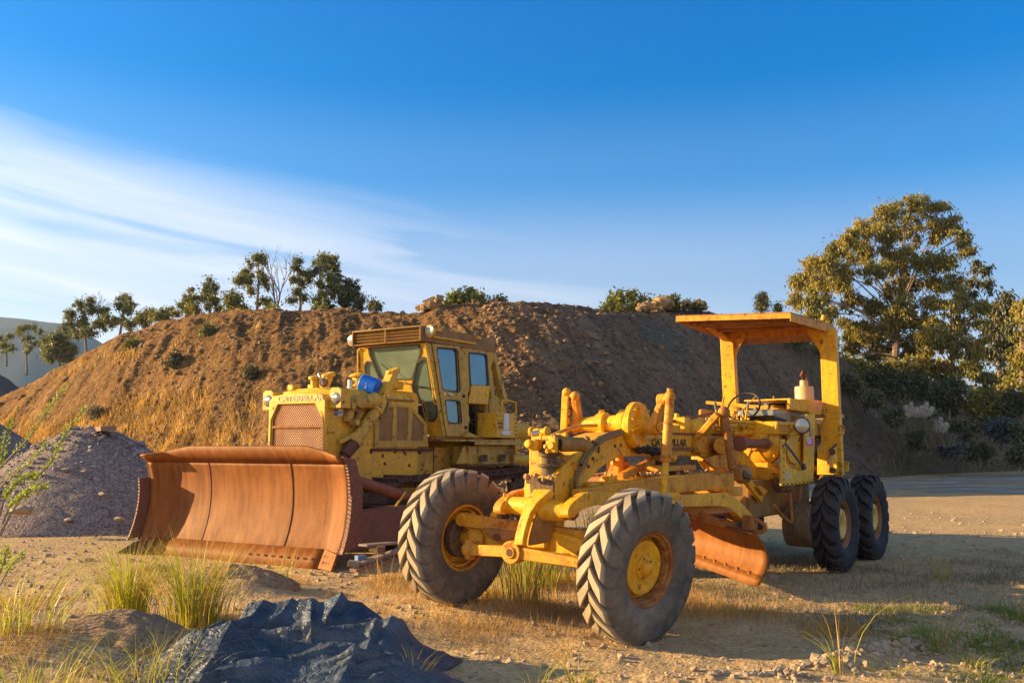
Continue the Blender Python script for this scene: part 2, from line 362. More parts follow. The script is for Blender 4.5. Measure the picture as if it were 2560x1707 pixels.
# perforated grille sheet: hexagonally packed holes, open to the dark behind
m = bpy.data.materials.new('perforated_grille'); m.use_nodes = True; t = m.node_tree; b = t.nodes['Principled BSDF']
co = N(t, 'ShaderNodeTexCoord').outputs['Object']; sp = N(t, 'ShaderNodeSeparateXYZ'); L(t, co, sp.inputs[0])
def cell(off):
    p = .045; q = p*1.15
    a = M('WRAP', M('ADD', sp.outputs[1], off*p/2, tree=t), p/2, -p/2, tree=t); c = M('WRAP', M('ADD', sp.outputs[2], off*q/2, tree=t), q/2, -q/2, tree=t)
    return M('SQRT', M('ADD', M('MULTIPLY', a, a, tree=t), M('MULTIPLY', c, c, tree=t), tree=t), tree=t)
dm = M('MINIMUM', cell(0), cell(1), tree=t); hole = M('LESS_THAN', dm, .0168, tree=t)
nn = tex(t, 'ShaderNodeTexNoise', 4., co, i_Detail=6.)
L(t, mix(t, cramp(t, nn.outputs[0], [(.4, 0), (.62, 1)]), (.50, .19, .06), (.42, .13, .045)), b.inputs['Base Color']); b.inputs['Roughness'].default_value = .6
trn = N(t, 'ShaderNodeBsdfTransparent'); ms = N(t, 'ShaderNodeMixShader'); L(t, hole, ms.inputs[0]); L(t, b.outputs[0], ms.inputs[1]); L(t, trn.outputs[0], ms.inputs[2])
L(t, ms.outputs[0], t.nodes['Material Output'].inputs[0]); GRL = m
# hard-facing weld ribs on steel
m, t, b = mk('hatched_weld_rust'); co = N(t, 'ShaderNodeTexCoord').outputs['Object']
mp = N(t, 'ShaderNodeMapping'); mp.inputs['Rotation'].default_value = (0, R(38), 0); L(t, co, mp.inputs[0])
wv = tex(t, 'ShaderNodeTexWave', 7.5, mp.outputs[0], wave_type='BANDS', bands_direction='Z', i_Distortion=.6); n1 = tex(t, 'ShaderNodeTexNoise', 9., co, i_Detail=5.)
L(t, mix(t, n1.outputs[0], (.13, .05, .03), (.24, .095, .05)), b.inputs['Base Color']); b.inputs['Roughness'].default_value = .6; bump(t, b, wv.outputs[0], .014, 1.); HATCH = m
# ---- earth
def earth(name, cols, scale=1., stones=.5, bd=.03, streak=None, rough=.95):
    m, t, b = mk(name); co = N(t, 'ShaderNodeTexCoord').outputs['Object']
    n1 = tex(t, 'ShaderNodeTexNoise', .35*scale, co, i_Detail=8., i_Roughness=.6); n2 = tex(t, 'ShaderNodeTexNoise', 3.*scale, co, i_Detail=10., i_Roughness=.7)
    vo = tex(t, 'ShaderNodeTexVoronoi', 28.*scale, co); vo2 = tex(t, 'ShaderNodeTexVoronoi', 9.*scale, co)
    c = mix(t, cramp(t, n1.outputs[0], [(.38, 0), (.62, 1)]), cols[0], cols[1])
    c = mix(t, cramp(t, n2.outputs[0], [(.42, 0), (.66, 1)]), c, cols[2])
    bw = N(t, 'ShaderNodeRGBToBW'); L(t, vo.outputs['Color'], bw.inputs[0])
    f = M('MULTIPLY', cramp(t, bw.outputs[0], [(.3, 0), (.9, 1)]), stones, tree=t)
    c = mix(t, f, c, cols[3])
    c = mix(t, cramp(t, bw.outputs[0], [(.12, .55*stones+.15), (.3, 0)]), c, tuple(x*.38 for x in cols[0]))
    L(t, c, b.inputs['Base Color']); b.inputs['Roughness'].default_value = rough; b.inputs['Specular IOR Level'].default_value = .15
    h = M('ADD', M('MULTIPLY', n2.outputs[0], 1.6, tree=t), M('ADD', M('MULTIPLY', M('SUBTRACT', 1., vo.outputs[0], tree=t), .35, tree=t), M('MULTIPLY', M('SUBTRACT', 1., vo2.outputs[0], tree=t), .3, tree=t), tree=t), tree=t)
    bump(t, b, h, bd, .9); return m
GROUND = earth('sandy_ground', [(.43, .275, .125), (.33, .215, .11), (.53, .345, .155), (.58, .43, .26)], 1., .40, .030)
GRAVEL = earth('purple_grey_gravel', [(.17, .12, .105), (.21, .15, .125), (.14, .10, .09), (.40, .32, .28)], 1.1, .75, .05)
DIRT = earth('brown_dirt', [(.24, .15, .085), (.19, .12, .075), (.30, .19, .10), (.36, .27, .18)], 1., .4, .04)
MOUND = earth('grey_dark_dirt', [(.10, .08, .07), (.085, .07, .06), (.12, .09, .075), (.16, .13, .11)], .6, .3, .05)
# hillside: brown on the left, greyer and finer on the right, a greenish clay patch
m, t, b = mk('hillside_soil'); co = N(t, 'ShaderNodeTexCoord').outputs['Object']; sp = N(t, 'ShaderNodeSeparateXYZ'); L(t, co, sp.inputs[0])
n1 = tex(t, 'ShaderNodeTexNoise', .16, co, i_Detail=8., i_Roughness=.6); n2 = tex(t, 'ShaderNodeTexNoise', 1.1, co, i_Detail=11., i_Roughness=.72)
n3 = tex(t, 'ShaderNodeTexNoise', 4.5, co, i_Detail=6., i_Roughness=.7); vo = tex(t, 'ShaderNodeTexVoronoi', 5., co); vo2 = tex(t, 'ShaderNodeTexVoronoi', 13., co)
side = cramp(t, M('ADD', M('MULTIPLY', sp.outputs[0], .05, tree=t), .5, tree=t), [(.38, 0), (.66, 1)])
ca = mix(t, cramp(t, n1.outputs[0], [(.35, 0), (.65, 1)]), (.33, .165, .055), (.19, .095, .036))
cb = mix(t, cramp(t, n1.outputs[0], [(.35, 0), (.65, 1)]), (.30, .195, .125), (.21, .14, .095))  # right side's colour warmed and lifted to offset its blue shade
c = mix(t, side, ca, cb); c = mix(t, cramp(t, n2.outputs[0], [(.45, 0), (.7, .8)]), c, mix(t, side, (.40, .225, .075), (.31, .215, .14)))
atn = N(t, 'ShaderNodeAttribute', attribute_name='tone'); c = mix(t, 1., c, cramp(t, atn.outputs['Fac'], [(.12, .55), (.40, .9), (.60, 1.), (.9, 1.3)]), 'MULTIPLY')
cla = N(t, 'ShaderNodeAttribute', attribute_name='clay'); c = mix(t, cla.outputs['Fac'], c, (.17, .165, .125))
c = mix(t, cramp(t, n3.outputs[0], [(.36, .85), (.50, 0)]), c, (.06, .035, .02))
bw = N(t, 'ShaderNodeRGBToBW'); L(t, vo2.outputs['Color'], bw.inputs[0])
c = mix(t, cramp(t, bw.outputs[0], [(.78, 0), (.95, .6)]), c, (.42, .33, .24)); L(t, c, b.inputs['Base Color'])
b.inputs['Roughness'].default_value = .95; b.inputs['Specular IOR Level'].default_value = .1
h = M('ADD', M('MULTIPLY', n2.outputs[0], 1.5, tree=t), M('ADD', M('MULTIPLY', n3.outputs[0], .5, tree=t), M('MULTIPLY', M('SUBTRACT', 1., vo.outputs[0], tree=t), .25, tree=t), tree=t), tree=t)
bump(t, b, h, .40, 1.); HILL = m
def leafm(name, a, b_, trans=.3, sc=.8, dead=None):
    m, t, b = mk(name); co = N(t, 'ShaderNodeTexCoord').outputs['Object']; n1 = tex(t, 'ShaderNodeTexNoise', sc, co, i_Detail=3.); n2 = tex(t, 'ShaderNodeTexNoise', sc*9, co, i_Detail=2.)
    c = mix(t, cramp(t, n1.outputs[0], [(.35, 0), (.65, 1)]), a, b_)
    if dead: c = mix(t, cramp(t, n2.outputs[0], [(.60, 0), (.68, .8)]), c, dead)
    L(t, c, b.inputs['Base Color']); b.inputs['Roughness'].default_value = .5; b.inputs['Specular IOR Level'].default_value = .3
    tl = N(t, 'ShaderNodeBsdfTranslucent'); L(t, c, tl.inputs[0]); ms = N(t, 'ShaderNodeMixShader', i_0=trans); L(t, b.outputs[0], ms.inputs[1]); L(t, tl.outputs[0], ms.inputs[2])
    L(t, ms.outputs[0], t.nodes['Material Output'].inputs[0]); return m
EUC = leafm('eucalyptus_leaves', (.17, .165, .028), (.34, .25, .035), .3, .5, (.26, .17, .04))
EUCD = leafm('shaded_eucalyptus_leaves', (.075, .085, .028), (.14, .125, .035), .2, .5, (.16, .11, .035))  # darker copy of the lit leaves, shade put into the colour
EUCL = leafm('ridge_tree_leaves', (.15, .16, .045), (.27, .235, .05), .25, .5)
BUSH = leafm('bush_leaves', (.075, .08, .03), (.14, .12, .045), .2, .6, (.16, .13, .07))
BUSHB = leafm('bluish_bush_leaves', (.06, .07, .065), (.10, .105, .10), .2, .6)
BUSHG = leafm('green_bush_leaves', (.13, .15, .03), (.22, .20, .04), .3, .8)
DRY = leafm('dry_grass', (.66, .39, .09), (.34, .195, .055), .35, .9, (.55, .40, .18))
DRYS = leafm('shade_dry_grass', (.26, .20, .12), (.18, .16, .09), .3, .4)  # duller copy of the dry grass with shade put into its colour
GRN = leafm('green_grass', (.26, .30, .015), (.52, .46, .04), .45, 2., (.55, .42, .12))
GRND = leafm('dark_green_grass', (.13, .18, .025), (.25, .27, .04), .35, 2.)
SHOOT = leafm('shoot_leaves', (.22, .30, .02), (.38, .42, .04), .45, 6.)
PLUME = leafm('pampas_plume', (.62, .56, .48), (.50, .44, .36), .3, 3.)
BARK = simple('pale_bark', (.20, .13, .085), .8, var=.4, sc=4.)
m, t, b = mk('dusty_green_glass'); nz = tex(t, 'ShaderNodeTexNoise', 2.5, i_Detail=6.); L(t, mix(t, nz.outputs[0], (.10, .15, .11), (.26, .33, .24)), b.inputs['Base Color']); b.inputs['Roughness'].default_value = .12; b.inputs['Specular IOR Level'].default_value = .6; tr = N(t, 'ShaderNodeBsdfTransparent'); tr.inputs[0].default_value = (.45, .60, .5, 1); ms = N(t, 'ShaderNodeMixShader', i_0=.25); L(t, b.outputs[0], ms.inputs[1]); L(t, tr.outputs[0], ms.inputs[2]); L(t, ms.outputs[0], t.nodes['Material Output'].inputs[0]); GLASSF = m
BARKG = simple('grey_bark', (.22, .17, .13), .85, var=.3, sc=4.)
STONE = simple('pale_stone', (.34, .245, .16), .85, var=.4, sc=5., bd=.01)
m, t, b = mk('dusty_blue_tarp'); co = N(t, 'ShaderNodeTexCoord').outputs['Object']
n1 = tex(t, 'ShaderNodeTexNoise', 2.2, co, i_Detail=8., i_Roughness=.65, i_Distortion=.6); n2 = tex(t, 'ShaderNodeTexNoise', 14., co, i_Detail=6., i_Roughness=.7, i_Distortion=1.2)
c = mix(t, cramp(t, n1.outputs[0], [(.35, 0), (.66, 1)]), (.014, .023, .042), (.075, .092, .115)); c = mix(t, cramp(t, n2.outputs[0], [(.58, 0), (.78, .45)]), c, (.12, .115, .105))
c = mix(t, cramp(t, n2.outputs[0], [(.30, .8), (.42, 0)]), c, (.018, .028, .06)); L(t, c, b.inputs['Base Color'])
b.inputs['Roughness'].default_value = .5; b.inputs['Specular IOR Level'].default_value = .4; wn = tex(t, 'ShaderNodeTexNoise', 3., co, i_Detail=3.); va = N(t, 'ShaderNodeVectorMath', operation='ADD'); L(t, co, va.inputs[0]); L(t, wn.outputs['Color'], va.inputs[1])
v1 = tex(t, 'ShaderNodeTexVoronoi', 5., va.outputs[0], feature='DISTANCE_TO_EDGE'); v2_ = tex(t, 'ShaderNodeTexVoronoi', 13., va.outputs[0], feature='DISTANCE_TO_EDGE')
bump(t, b, M('ADD', M('MULTIPLY', v1.outputs[0], 2.2, tree=t), M('ADD', v2_.outputs[0], M('MULTIPLY', n2.outputs[0], .4, tree=t), tree=t), tree=t), .013, .9); TARP = m
FARH = simple('far_hill_scrub', (.045, .05, .045), .95, var=.3, sc=.02)

# ================================================================ bulldozer
dz = empty('bulldozer', (D.o[0], D.o[1], 0), D.az)
tag(dz, 'old yellow crawler bulldozer with enclosed cab, honeycomb grille and wide rusty blade behind the grader', 'bulldozer')
# ---- blade: curved moldboard with wings bent forward and a leaning spill plate
prof = [(-.03, .03), (.09, .23), (.13, .30), (.19, .46), (.235, .64), (.26, .82), (.262, 1.0), (.245, 1.18), (.215, 1.32), (.18, 1.44), (.10, 1.54), (.03, 1.62)]
def bladept(t, s, z):
    o = .19*(t+2.05)/4.15
    if t < -1.62: o -= (-1.62-t)*.60
    if t > 1.70: o -= (t-1.70)*.42
    w = noise.noise(Vector((t*1.1, z*1.6, 3.)))*.012
    return (s+o+.06+w, t, z)
ts = [-1.93+4.01*i/48 for i in range(49)]
mb = MB()
top = prof[3:-2]
def grid(mb, ts, pf, zt=lambda t, z: z):
    vs = [bladept(t, s, zt(t, z)) for t in ts for s, z in pf]; n = len(pf)
    mb.add(vs, [(i*n+j, i*n+j+1, (i+1)*n+j+1, (i+1)*n+j) for i in range(len(ts)-1) for j in range(n-1)]); return mb
pfm = []
for (a, b) in zip(prof[1:-3], prof[2:-2]): pfm += [a, ((a[0]+b[0])/2, (a[1]+b[1])/2)]
pfm.append(prof[-3])
mold = grid(MB(), ts, pfm).build('moldboard', RB, dz, 40)
sm = mold.modifiers.new('thickness', 'SOLIDIFY'); sm.thickness = .045; sm.offset = -1 if mold.data.polygons[100].normal.x < 0 else 1
def spz(t, z):
    k = max(0, (-1.05-t)/1.0, (t-1.35)/.75)
    return z if z < 1.45 else z-(z-1.44)*.55*min(1, k)+.06*(1-min(1, k))*(z-1.44)/.18
spill = grid(MB(), ts, [(.178, 1.442), (.115, 1.53), (.04, 1.62)], spz).build('spill_plate', RB, dz, 40)
sm = spill.modifiers.new('thickness', 'SOLIDIFY'); sm.thickness = .03; sm.offset = 0
mb = MB()      # weld seams running down the face and along the crease
for tt in (-.78, .92): MB().tube([bladept(tt, s-.002, z) for s, z in pfm], .008 if tt < 0 else .010, 6).build('weld_seam', RP if tt < 0 else RD, mold)
MB().tube([bladept(t, .174, 1.442) for t in ts], .009, 6).build('weld_seam', RB, mold)
edge = grid(MB(), [-1.91+i*.181 for i in range(21)], [(-.06, .0), (.088, .262)]).build('cutting_edge', RB, dz, 40)
sm = edge.modifiers.new('thickness', 'SOLIDIFY'); sm.thickness = .016; sm.offset = 0
for i in range(9):
    p = Vector(bladept(.35+i*.15, -.008, .135)); MB().cyl(p+Vector((-.012, 0, .006)), p, .018, n=10).build('edge_bolt', RB if i != 5 else BLK, edge)
for sg, t0, t1 in ((-1, -1.63, -2.3), (1, 1.71, 2.12)):      # end bits
    a, b = Vector(bladept(t0, -.05, .0)), Vector(bladept(t1 if sg > 0 else -1.9, -.05, 0.))
    if sg < 0: b = b+Vector((-.12, -.24, 0))
    pts = [a+Vector((0, 0, .02)), b+Vector((-.02, 0, .03)), b+Vector((.09, 0, .24)) if sg > 0 else b+Vector((.12, .30, .22)), a+Vector((.13, 0, .27))]
    eb = MB().prism(pts, (.045, 0, -.01)).build('end_bit', RB if sg > 0 else RD, dz, bevel=.006)
    for i in range(3):
        for j in range(2):
            mb = MB()
            p = a.lerp(b, .25+.22*i)+Vector((.035+.045*j, 0, .10+.075*j)); mb.cyl(p+Vector((-.012, 0, .004)), p+Vector((.02, 0, 0)), .020, n=10); mb.build('edge_bolt', RD if sg < 0 else RB, eb)
# end plates
def sideprof(t):
    f = [bladept(t, s, z) for s, z in prof[1:-1]]; return f
R_ = sideprof(2.08)
mb = MB(); outl = [Vector(p) for p in R_]+[Vector((.44, 2.08, 1.50)), Vector((.55, 2.08, 1.22)), Vector((.60, 2.08, 1.15)), Vector((.60, 2.08, .30))]
mb.prism(outl, (0, .05, 0)).build('end_plate', HATCH, dz, bevel=.006)
f = [Vector(p) for p in sideprof(2.08)[0:6]]
MB().prism([p+Vector((-.015, .05, 0)) for p in f]+[Vector((.44, 2.13, .8)), Vector((.46, 2.13, .3))], (0, .035, 0)).build('wear_plate', HATCH, dz, bevel=.005)
f = sideprof(-1.93)
MB().prism([Vector(p) for p in f]+[Vector((.34, -1.93, 1.3)), Vector((.42, -1.93, .3))], (0, -.05, 0)).build('end_plate', RD, dz, bevel=.006)
MB().prism([Vector(p)+Vector((-.17, -.052, 0)) for p in f[:7]]+[Vector((.2, -1.982, 1.2)), Vector((.3, -1.982, .3))], (0, -.035, 0)).build('wear_plate', HATCH, dz, bevel=.005)
mb = MB()      # back ribs and box
for tt in (-1.5, -.6, .4, 1.4): mb.box((.66+.045*tt, tt, .8), (.22, .06, 1.1))
mb.beam((.60, -1.8, .35), (.76, 1.8, .35), .24, .26, (0, 0, 1)); mb.beam((.60, -1.8, 1.15), (.76, 1.8, 1.15), .2, .16, (0, 0, 1)); mb.build('blade_back_frame', RD, dz, bevel=.01)
for tt in (-1.78, 1.80):      # push arms and tilt braces
    mb = MB(); mb.prism([(.55, tt-.13, .38), (.85, tt-.13, .76), (2.2, tt-.13, .80), (4.3, tt-.13, .62), (4.3, tt-.13, .34), (.95, tt-.13, .22), (.55, tt-.13, .24)], (0, .26, 0))
    mb.build('push_arm', HATCH, dz, bevel=.012)
    p, q = Vector((.50, tt-.08, 1.28)), Vector((3.3, tt-.12, .60))
    MB().cyl(p, q, .085).cyl(p.lerp(q, .50), p.lerp(q, .53), .098).cyl(p.lerp(q, .12), p.lerp(q, .15), .094).build('tilt_brace', RP, dz)
MB().cyl((1.9, 1.83, .98), (1.5, 1.83, .62), .018, n=8).build('grease_pipe', YD, dz)
# ---- tracks
def trackpath(n):
    ci, cs, ri, rs = (2.25, .60), (6.05, .68), .53, .55; pts = []
    for i in range(60):
        a = math.pi/2+math.pi*i/59; pts.append((ci[0]+ri*math.cos(a), ci[1]+ri*math.sin(a)))
    pts += [(ci[0]+(cs[0]-ci[0])*i/40, .07+(.13-.07)*(i/40)**3) for i in range(1, 40)]
    for i in range(60):
        a = -math.pi/2+math.pi*i/59; pts.append((cs[0]+rs*math.cos(a), cs[1]+rs*math.sin(a)))
    z0, z1 = cs[1]+rs, ci[1]+ri
    pts += [(cs[0]+(ci[0]-cs[0])*i/40, z0+(z1-z0)*i/40-.035*abs(math.sin(2*math.pi*i/40))) for i in range(1, 40)]
    P = np.array(pts+[pts[0]]); d = np.r_[0, np.cumsum(np.hypot(*np.diff(P, axis=0).T))]; q = np.linspace(0, d[-1], n+1)[:-1]
    xs = np.interp(q, d, P[:, 0]); zs = np.interp(q, d, P[:, 1]); return list(zip(xs, zs)), d[-1]/n
for tc in (-.97, 1.30):
    pts, pitch = trackpath(43); mb = MB(); lk = MB()
    for i, (x, z) in enumerate(pts):
        x2, z2 = pts[(i+1) % len(pts)]; x0, z0 = pts[i-1]; d = Vector((x2-x0, 0, z2-z0)).normalized(); nrm = Vector((d.z, 0, -d.x)); c = Vector((x, tc, z))
        rot = Matrix((d, Vector((0, 1, 0)), nrm)).transposed()
        mb.box(c, (pitch*.93, .56, .022), rot); mb.box(c+nrm*.045-d*pitch*.36, (.024, .56, .075), rot); mb.box(c+d*pitch*.42-nrm*.006, (.05, .56, .03), rot)
        for o in (-.11, .11): lk.box(c-nrm*.065+Vector((0, o, 0)), (pitch*.86, .04, .085), rot)
        lk.cyl(c-nrm*.07+Vector((0, -.13, 0)), c-nrm*.07+Vector((0, .13, 0)), .034, n=8)
        for o in (-.07, .07): lk.cyl(c+nrm*.005+Vector((0, o, 0)), c+nrm*.03+Vector((0, o, 0)), .018, n=6)
    tr = mb.build('track', RT, dz, bevel=.004, seg=1); lk.build('track_chain', RT, tr)
    sp_ = MB(); k = 13; pr = []
    for i in range(k*4):
        a = 2*math.pi*i/(k*4); r = .49 if i % 4 in (0, 1) else .40; pr.append((6.05+r*math.cos(a), tc-.05, .68+r*math.sin(a)))
    sp_.prism(pr, (0, .10, 0)); sp_.cyl((6.05, tc-.1, .68), (6.05, tc+.24, .68), .27, .2, 24); sp_.build('sprocket', RS, dz, bevel=.008)
    MB().lathe((2.25, tc, .60), (0, 1, 0), [(-.1, .02), (-.1, .30), (-.06, .42), (-.05, .44), (.05, .44), (.06, .42), (.1, .30), (.1, .12), (.14, .12), (.14, 0)], 36).build('front_idler', RS, dz)
    fr = MB(); fr.prism([(2.5, tc-.12, .42), (2.6, tc-.12, .78), (5.5, tc-.12, .82), (5.6, tc-.12, .40)], (0, .24, 0))
    fr.build('track_frame', RS, dz, bevel=.02)
    mb = MB()
    for i in range(7):
        x = 2.85+i*.44; mb.lathe((x, tc, .25), (0, 1, 0), [(-.16, 0), (-.16, .13), (-.08, .13), (-.07, .10), (.07, .10), (.08, .13), (.16, .13), (.17, .05), (.17, 0)], 18)
    mb.build('track_roller', RS, dz)
    MB().lathe((4.0, tc, .99), (0, 1, 0), [(-.16, 0), (-.16, .10), (-.05, .07), (.05, .07), (.16, .10), (.16, 0)], 18).build('carrier_roller', RS, dz)
    MB().prism([(3.0, tc+.16, .55), (3.0, tc+.16, .95), (3.6, tc+.16, .95), (3.75, tc+.16, .55)], (0, .05, 0)).build('roller_guard', RT, dz, bevel=.01)
# ---- hood and radiator
T0, T1 = -.50, .75; TC = (T0+T1)/2
hd = MB(); X0 = 1.24
def hoodring(s, top, z0=.85):
    e = .10; return [(s, T0, z0), (s, T0, top-.13), (s, T0+e*.35, top-.045), (s, T0+e, top-.01), (s, TC-.2, top+.03), (s, TC+.2, top+.03), (s, T1-e, top-.01), (s, T1-e*.35, top-.045), (s, T1, top-.13), (s, T1, z0)]
rings = [hoodring(X0+.12, 2.49), hoodring(X0+.22, 2.575), hoodring(X0+.45, 2.60), hoodring(3.55, 2.64)]
n = 10; vs = [p for r in rings for p in r]
hd.add(vs, [(i*n+j, i*n+(j+1) % n, (i+1)*n+(j+1) % n, (i+1)*n+j) for i in range(3) for j in range(n)]+[tuple(range(n)), tuple(range(3*n, 4*n))])
hood = hd.build('hood', YD, dz, 28, bevel=.006)
# radiator guard: a frame round an opening with chamfered top corners
def gp(X, Y): return D.s(c2(X, Y), X0)
zt = 2.47; Lo = [(X0, T0, 1.0), (X0, T0, 2.40), (X0, T0+.10, 2.49), (X0, TC, 2.53), (X0, T1-.10, 2.49), (X0, T1, 2.40), (X0, T1, 1.0)]
hole = [(X0, T0+.055, 1.06), (X0, T0+.055, 2.10), (X0, T0+.20, 2.345), (X0, T1-.23, 2.345), (X0, T1-.055, 2.10), (X0, T1-.055, 1.06)]
gd = MB().plate(Lo, [hole], (.14, 0, 0)).build('radiator_guard', YD, dz, bevel=.015)
MB().plate([(X0+.03, p[1], p[2]) for p in grow(hole, .02)], [], (.012, 0, 0)).build('grille', GRL, dz)
mb = MB(); mb.span((X0+.012, T0+.055, 1.965), (X0+.028, T1-.055, 2.005)); mb.span((X0+.012, T0+.055, 1.60), (X0+.028, T1-.055, 1.64)); mb.span((X0+.012, T0+.055, 1.24), (X0+.028, T1-.055, 1.28))
mb.span((X0+.014, T0+.055, 1.06), (X0+.027, T0+.085, 2.10)); mb.span((X0+.014, T1-.085, 1.06), (X0+.027, T1-.055, 2.10))
mb.build('grille_bar', RB, dz, bevel=.004)
MB().span((X0+.1, T0+.06, 1.02), (X0+.115, T1-.06, 2.38)).build('radiator_core', BLK, dz)
MB().prism([(X0-.004, T1-.055, 1.0), (X0-.004, T1-.055, 2.2), (X0-.004, T1-.02, 2.0), (X0-.004, T1-.005, 1.0)], (-.006, 0, 0)).build('rust_strip', RP, gd)
lettering('CATERPILLAR', (X0-.006, -.30, 2.395), (0, 1, 0), (0, 0, 1), .085, LETG, gd, wide=1.42, bold=.02)
for (ax, ay, az_, bx, by) in ((T0-.12, 2.42, .10, 0, 0), (T1+.13, 2.42, .10, 0, 0)):
    c = (X0+.16, ax, ay); h = MB(); sg = 1 if ax > 0 else -1
    oa = [(X0+.08, ax-.12, ay-.15), (X0+.08, ax+.12, ay-.15), (X0+.08, ax+.12, ay+.13), (X0+.08, ax+.06, ay+.17), (X0+.08, ax-.06, ay+.17), (X0+.08, ax-.12, ay+.13)]
    h.plate(oa, [grow(oa, -.02)], (.22, 0, 0)); h.plate(grow(oa, -.012), [], (.01, 0, 0));
    hh = h.build('headlight_housing', YD, dz, bevel=.004)
    hh.location.x += .0
    MB().lathe((X0+.085, ax, ay), (-1, 0, 0), [(-.03, .10), (.0, .105), (.012, .098), (.03, .07), (.042, .03), (.045, 0)], 26).build('headlight', LENS, dz)
mb = MB()      # filler cap and lift-cylinder trunnion tops on the hood
mb.tube([(1.75, .02, 2.60), (1.72, .03, 2.78)], [.075, .065], 14); mb.cyl((1.72, .03, 2.78), (1.71, .03, 2.83), .10); mb.build('filler_cap', YD, dz, bevel=.004)
MB().ball((1.80, .16, 2.72), .075).build('lift_eye', YR if 'YR' in globals() else YB, dz); MB().box((1.86, -.14, 2.65), (.14, .12, .10)).build('hood_latch', YD, dz, bevel=.01); MB().box((1.5, -.22, 2.63), (.16, .12, .09)).build('hood_latch', YD, dz, bevel=.01)
MB().tube([(1.74, .10, 2.86), (1.70, .17, 2.80), (1.74, .2, 2.68)], .022, 8).build('cap_handle', STEEL, dz)
# stickers on the radiator side
q = [D.t(c2(868, 992), T1+.004), D.t(c2(975, 995), T1+.004), D.t(c2(977, 1075), T1+.004), D.t(c2(870, 1072), T1+.004)]
stk = MB().prism(q, (0, .003, 0)).build('sticker', WHT, dz)
q = [D.t(c2(875, 1000), T1+.009), D.t(c2(918, 1001), T1+.009), D.t(c2(918, 1066), T1+.009), D.t(c2(875, 1065), T1+.009)]
MB().prism(q, (0, .003, 0)).build('logo_panel', BLKST, stk)
a = D.t(c2(878, 1050), T1+.014); lettering('PAPE', a, (1, 0, 0), (0, 0, 1), .05, WHT, stk, wide=.75)
a = D.t(c2(925, 1042), T1+.009); lettering('65553F', a, (1, 0, 0), (0, 0, 1), .022, BLKST, stk)
q = [D.t(c2(872, 948), T1+.004), D.t(c2(972, 950), T1+.004), D.t(c2(973, 985), T1+.004), D.t(c2(873, 984), T1+.004)]
MB().prism(q, (0, .003, 0)).build('sticker', YB, dz)
# engine side panel with three dusty screens
zb = 1.65; tp = T1
def P3(X, Y, t=tp): return D.t(c3(X, Y), t)
pan = [P3(350, 870), P3(470, 850), P3(700, 880), P3(840, 1040), P3(848, 1255), P3(350, 1262)]
holes = [rounded([P3(395, 885), P3(525, 888), P3(512, 1198), P3(390, 1200)], .02), rounded([P3(560, 890), P3(668, 893), P3(655, 1198), P3(550, 1198)], .02), rounded([P3(705, 935), P3(808, 1050), P3(803, 1200), P3(688, 1200)], .02)]
MB().plate(pan, holes, (0, .03, 0)).build('side_panel', YDd, dz, bevel=.004)
for hh in holes: MB().plate(grow(hh, .02), [], (0, .012, 0)).build('panel_screen', YB, dz)
mb = MB(); mb.beam((2.3, tp+.02, 1.62), (4.0, tp+.02, 1.62), .03, .045)
for i in range(9): mb.cyl((2.35+i*.19, tp+.03, 1.62), (2.35+i*.19, tp+.055, 1.62), .014, n=6)
mb.build('panel_rail', RD, dz)
lw = MB(); lw.prism([(1.45, tp-.02, 1.0), (1.45, tp-.02, 1.66), (4.5, tp-.02, 1.66), (4.7, tp-.02, 1.84), (6.2, tp-.02, 1.80), (6.2, tp-.02, .95), (2.0, tp-.02, .9)], (0, -1.25+.04, 0)); lw.build('lower_body', YDd, dz, bevel=.01)
mb = MB()
for X, Y in ((450, 1412), (678, 1430), (880, 1268), (905, 1268), (320, 1305), (545, 1300), (640, 1320), (780, 1310), (430, 1340)):
    p = P3(X, Y, tp-.01); mb.cyl(p, (p[0], p[1]+.02, p[2]), .03, n=8)
for x in (3.0, 4.02): mb.span((x, tp-.02, 1.15), (x+.012, tp-.005, 1.62))
mb.build('body_bolt', RD, dz)
MB().tube([(2.4, tp+.015, 2.46), (3.4, tp+.015, 2.47)], .018, 8).tube([D.t(c3(850, 1260), tp+.01), D.t(c3(835, 1000), tp+.02), D.t(c3(800, 850), tp+.02)], .012, 6).build('panel_trim', YB, dz)
# air pre-cleaner, exhaust
pc = D.t(c3(190, 800), .05); x, zc = 2.72, 2.64
pcn = MB().lathe((x, .12, zc-.05), (0, 0, 1), [(0, 0), (0, .125), (.10, .125), (.12, .15), (.14, .15), (.15, .13), (.27, .13), (.28, .19), (.30, .195), (.335, .15), (.36, .06), (.365, 0)], 28).build('air_precleaner', YD, dz)
MB().cyl((2.60, .02, 2.55), (2.60, .02, 2.82), .055).build('exhaust_stub', STEEL, dz)
mb = MB(); mb.box((2.95, .25, 2.68), (.5, .6, .12)); mb.box((3.2, .35, 2.74), (.25, .5, .14)); mb.build('hood_top_box', YD, dz, bevel=.01)
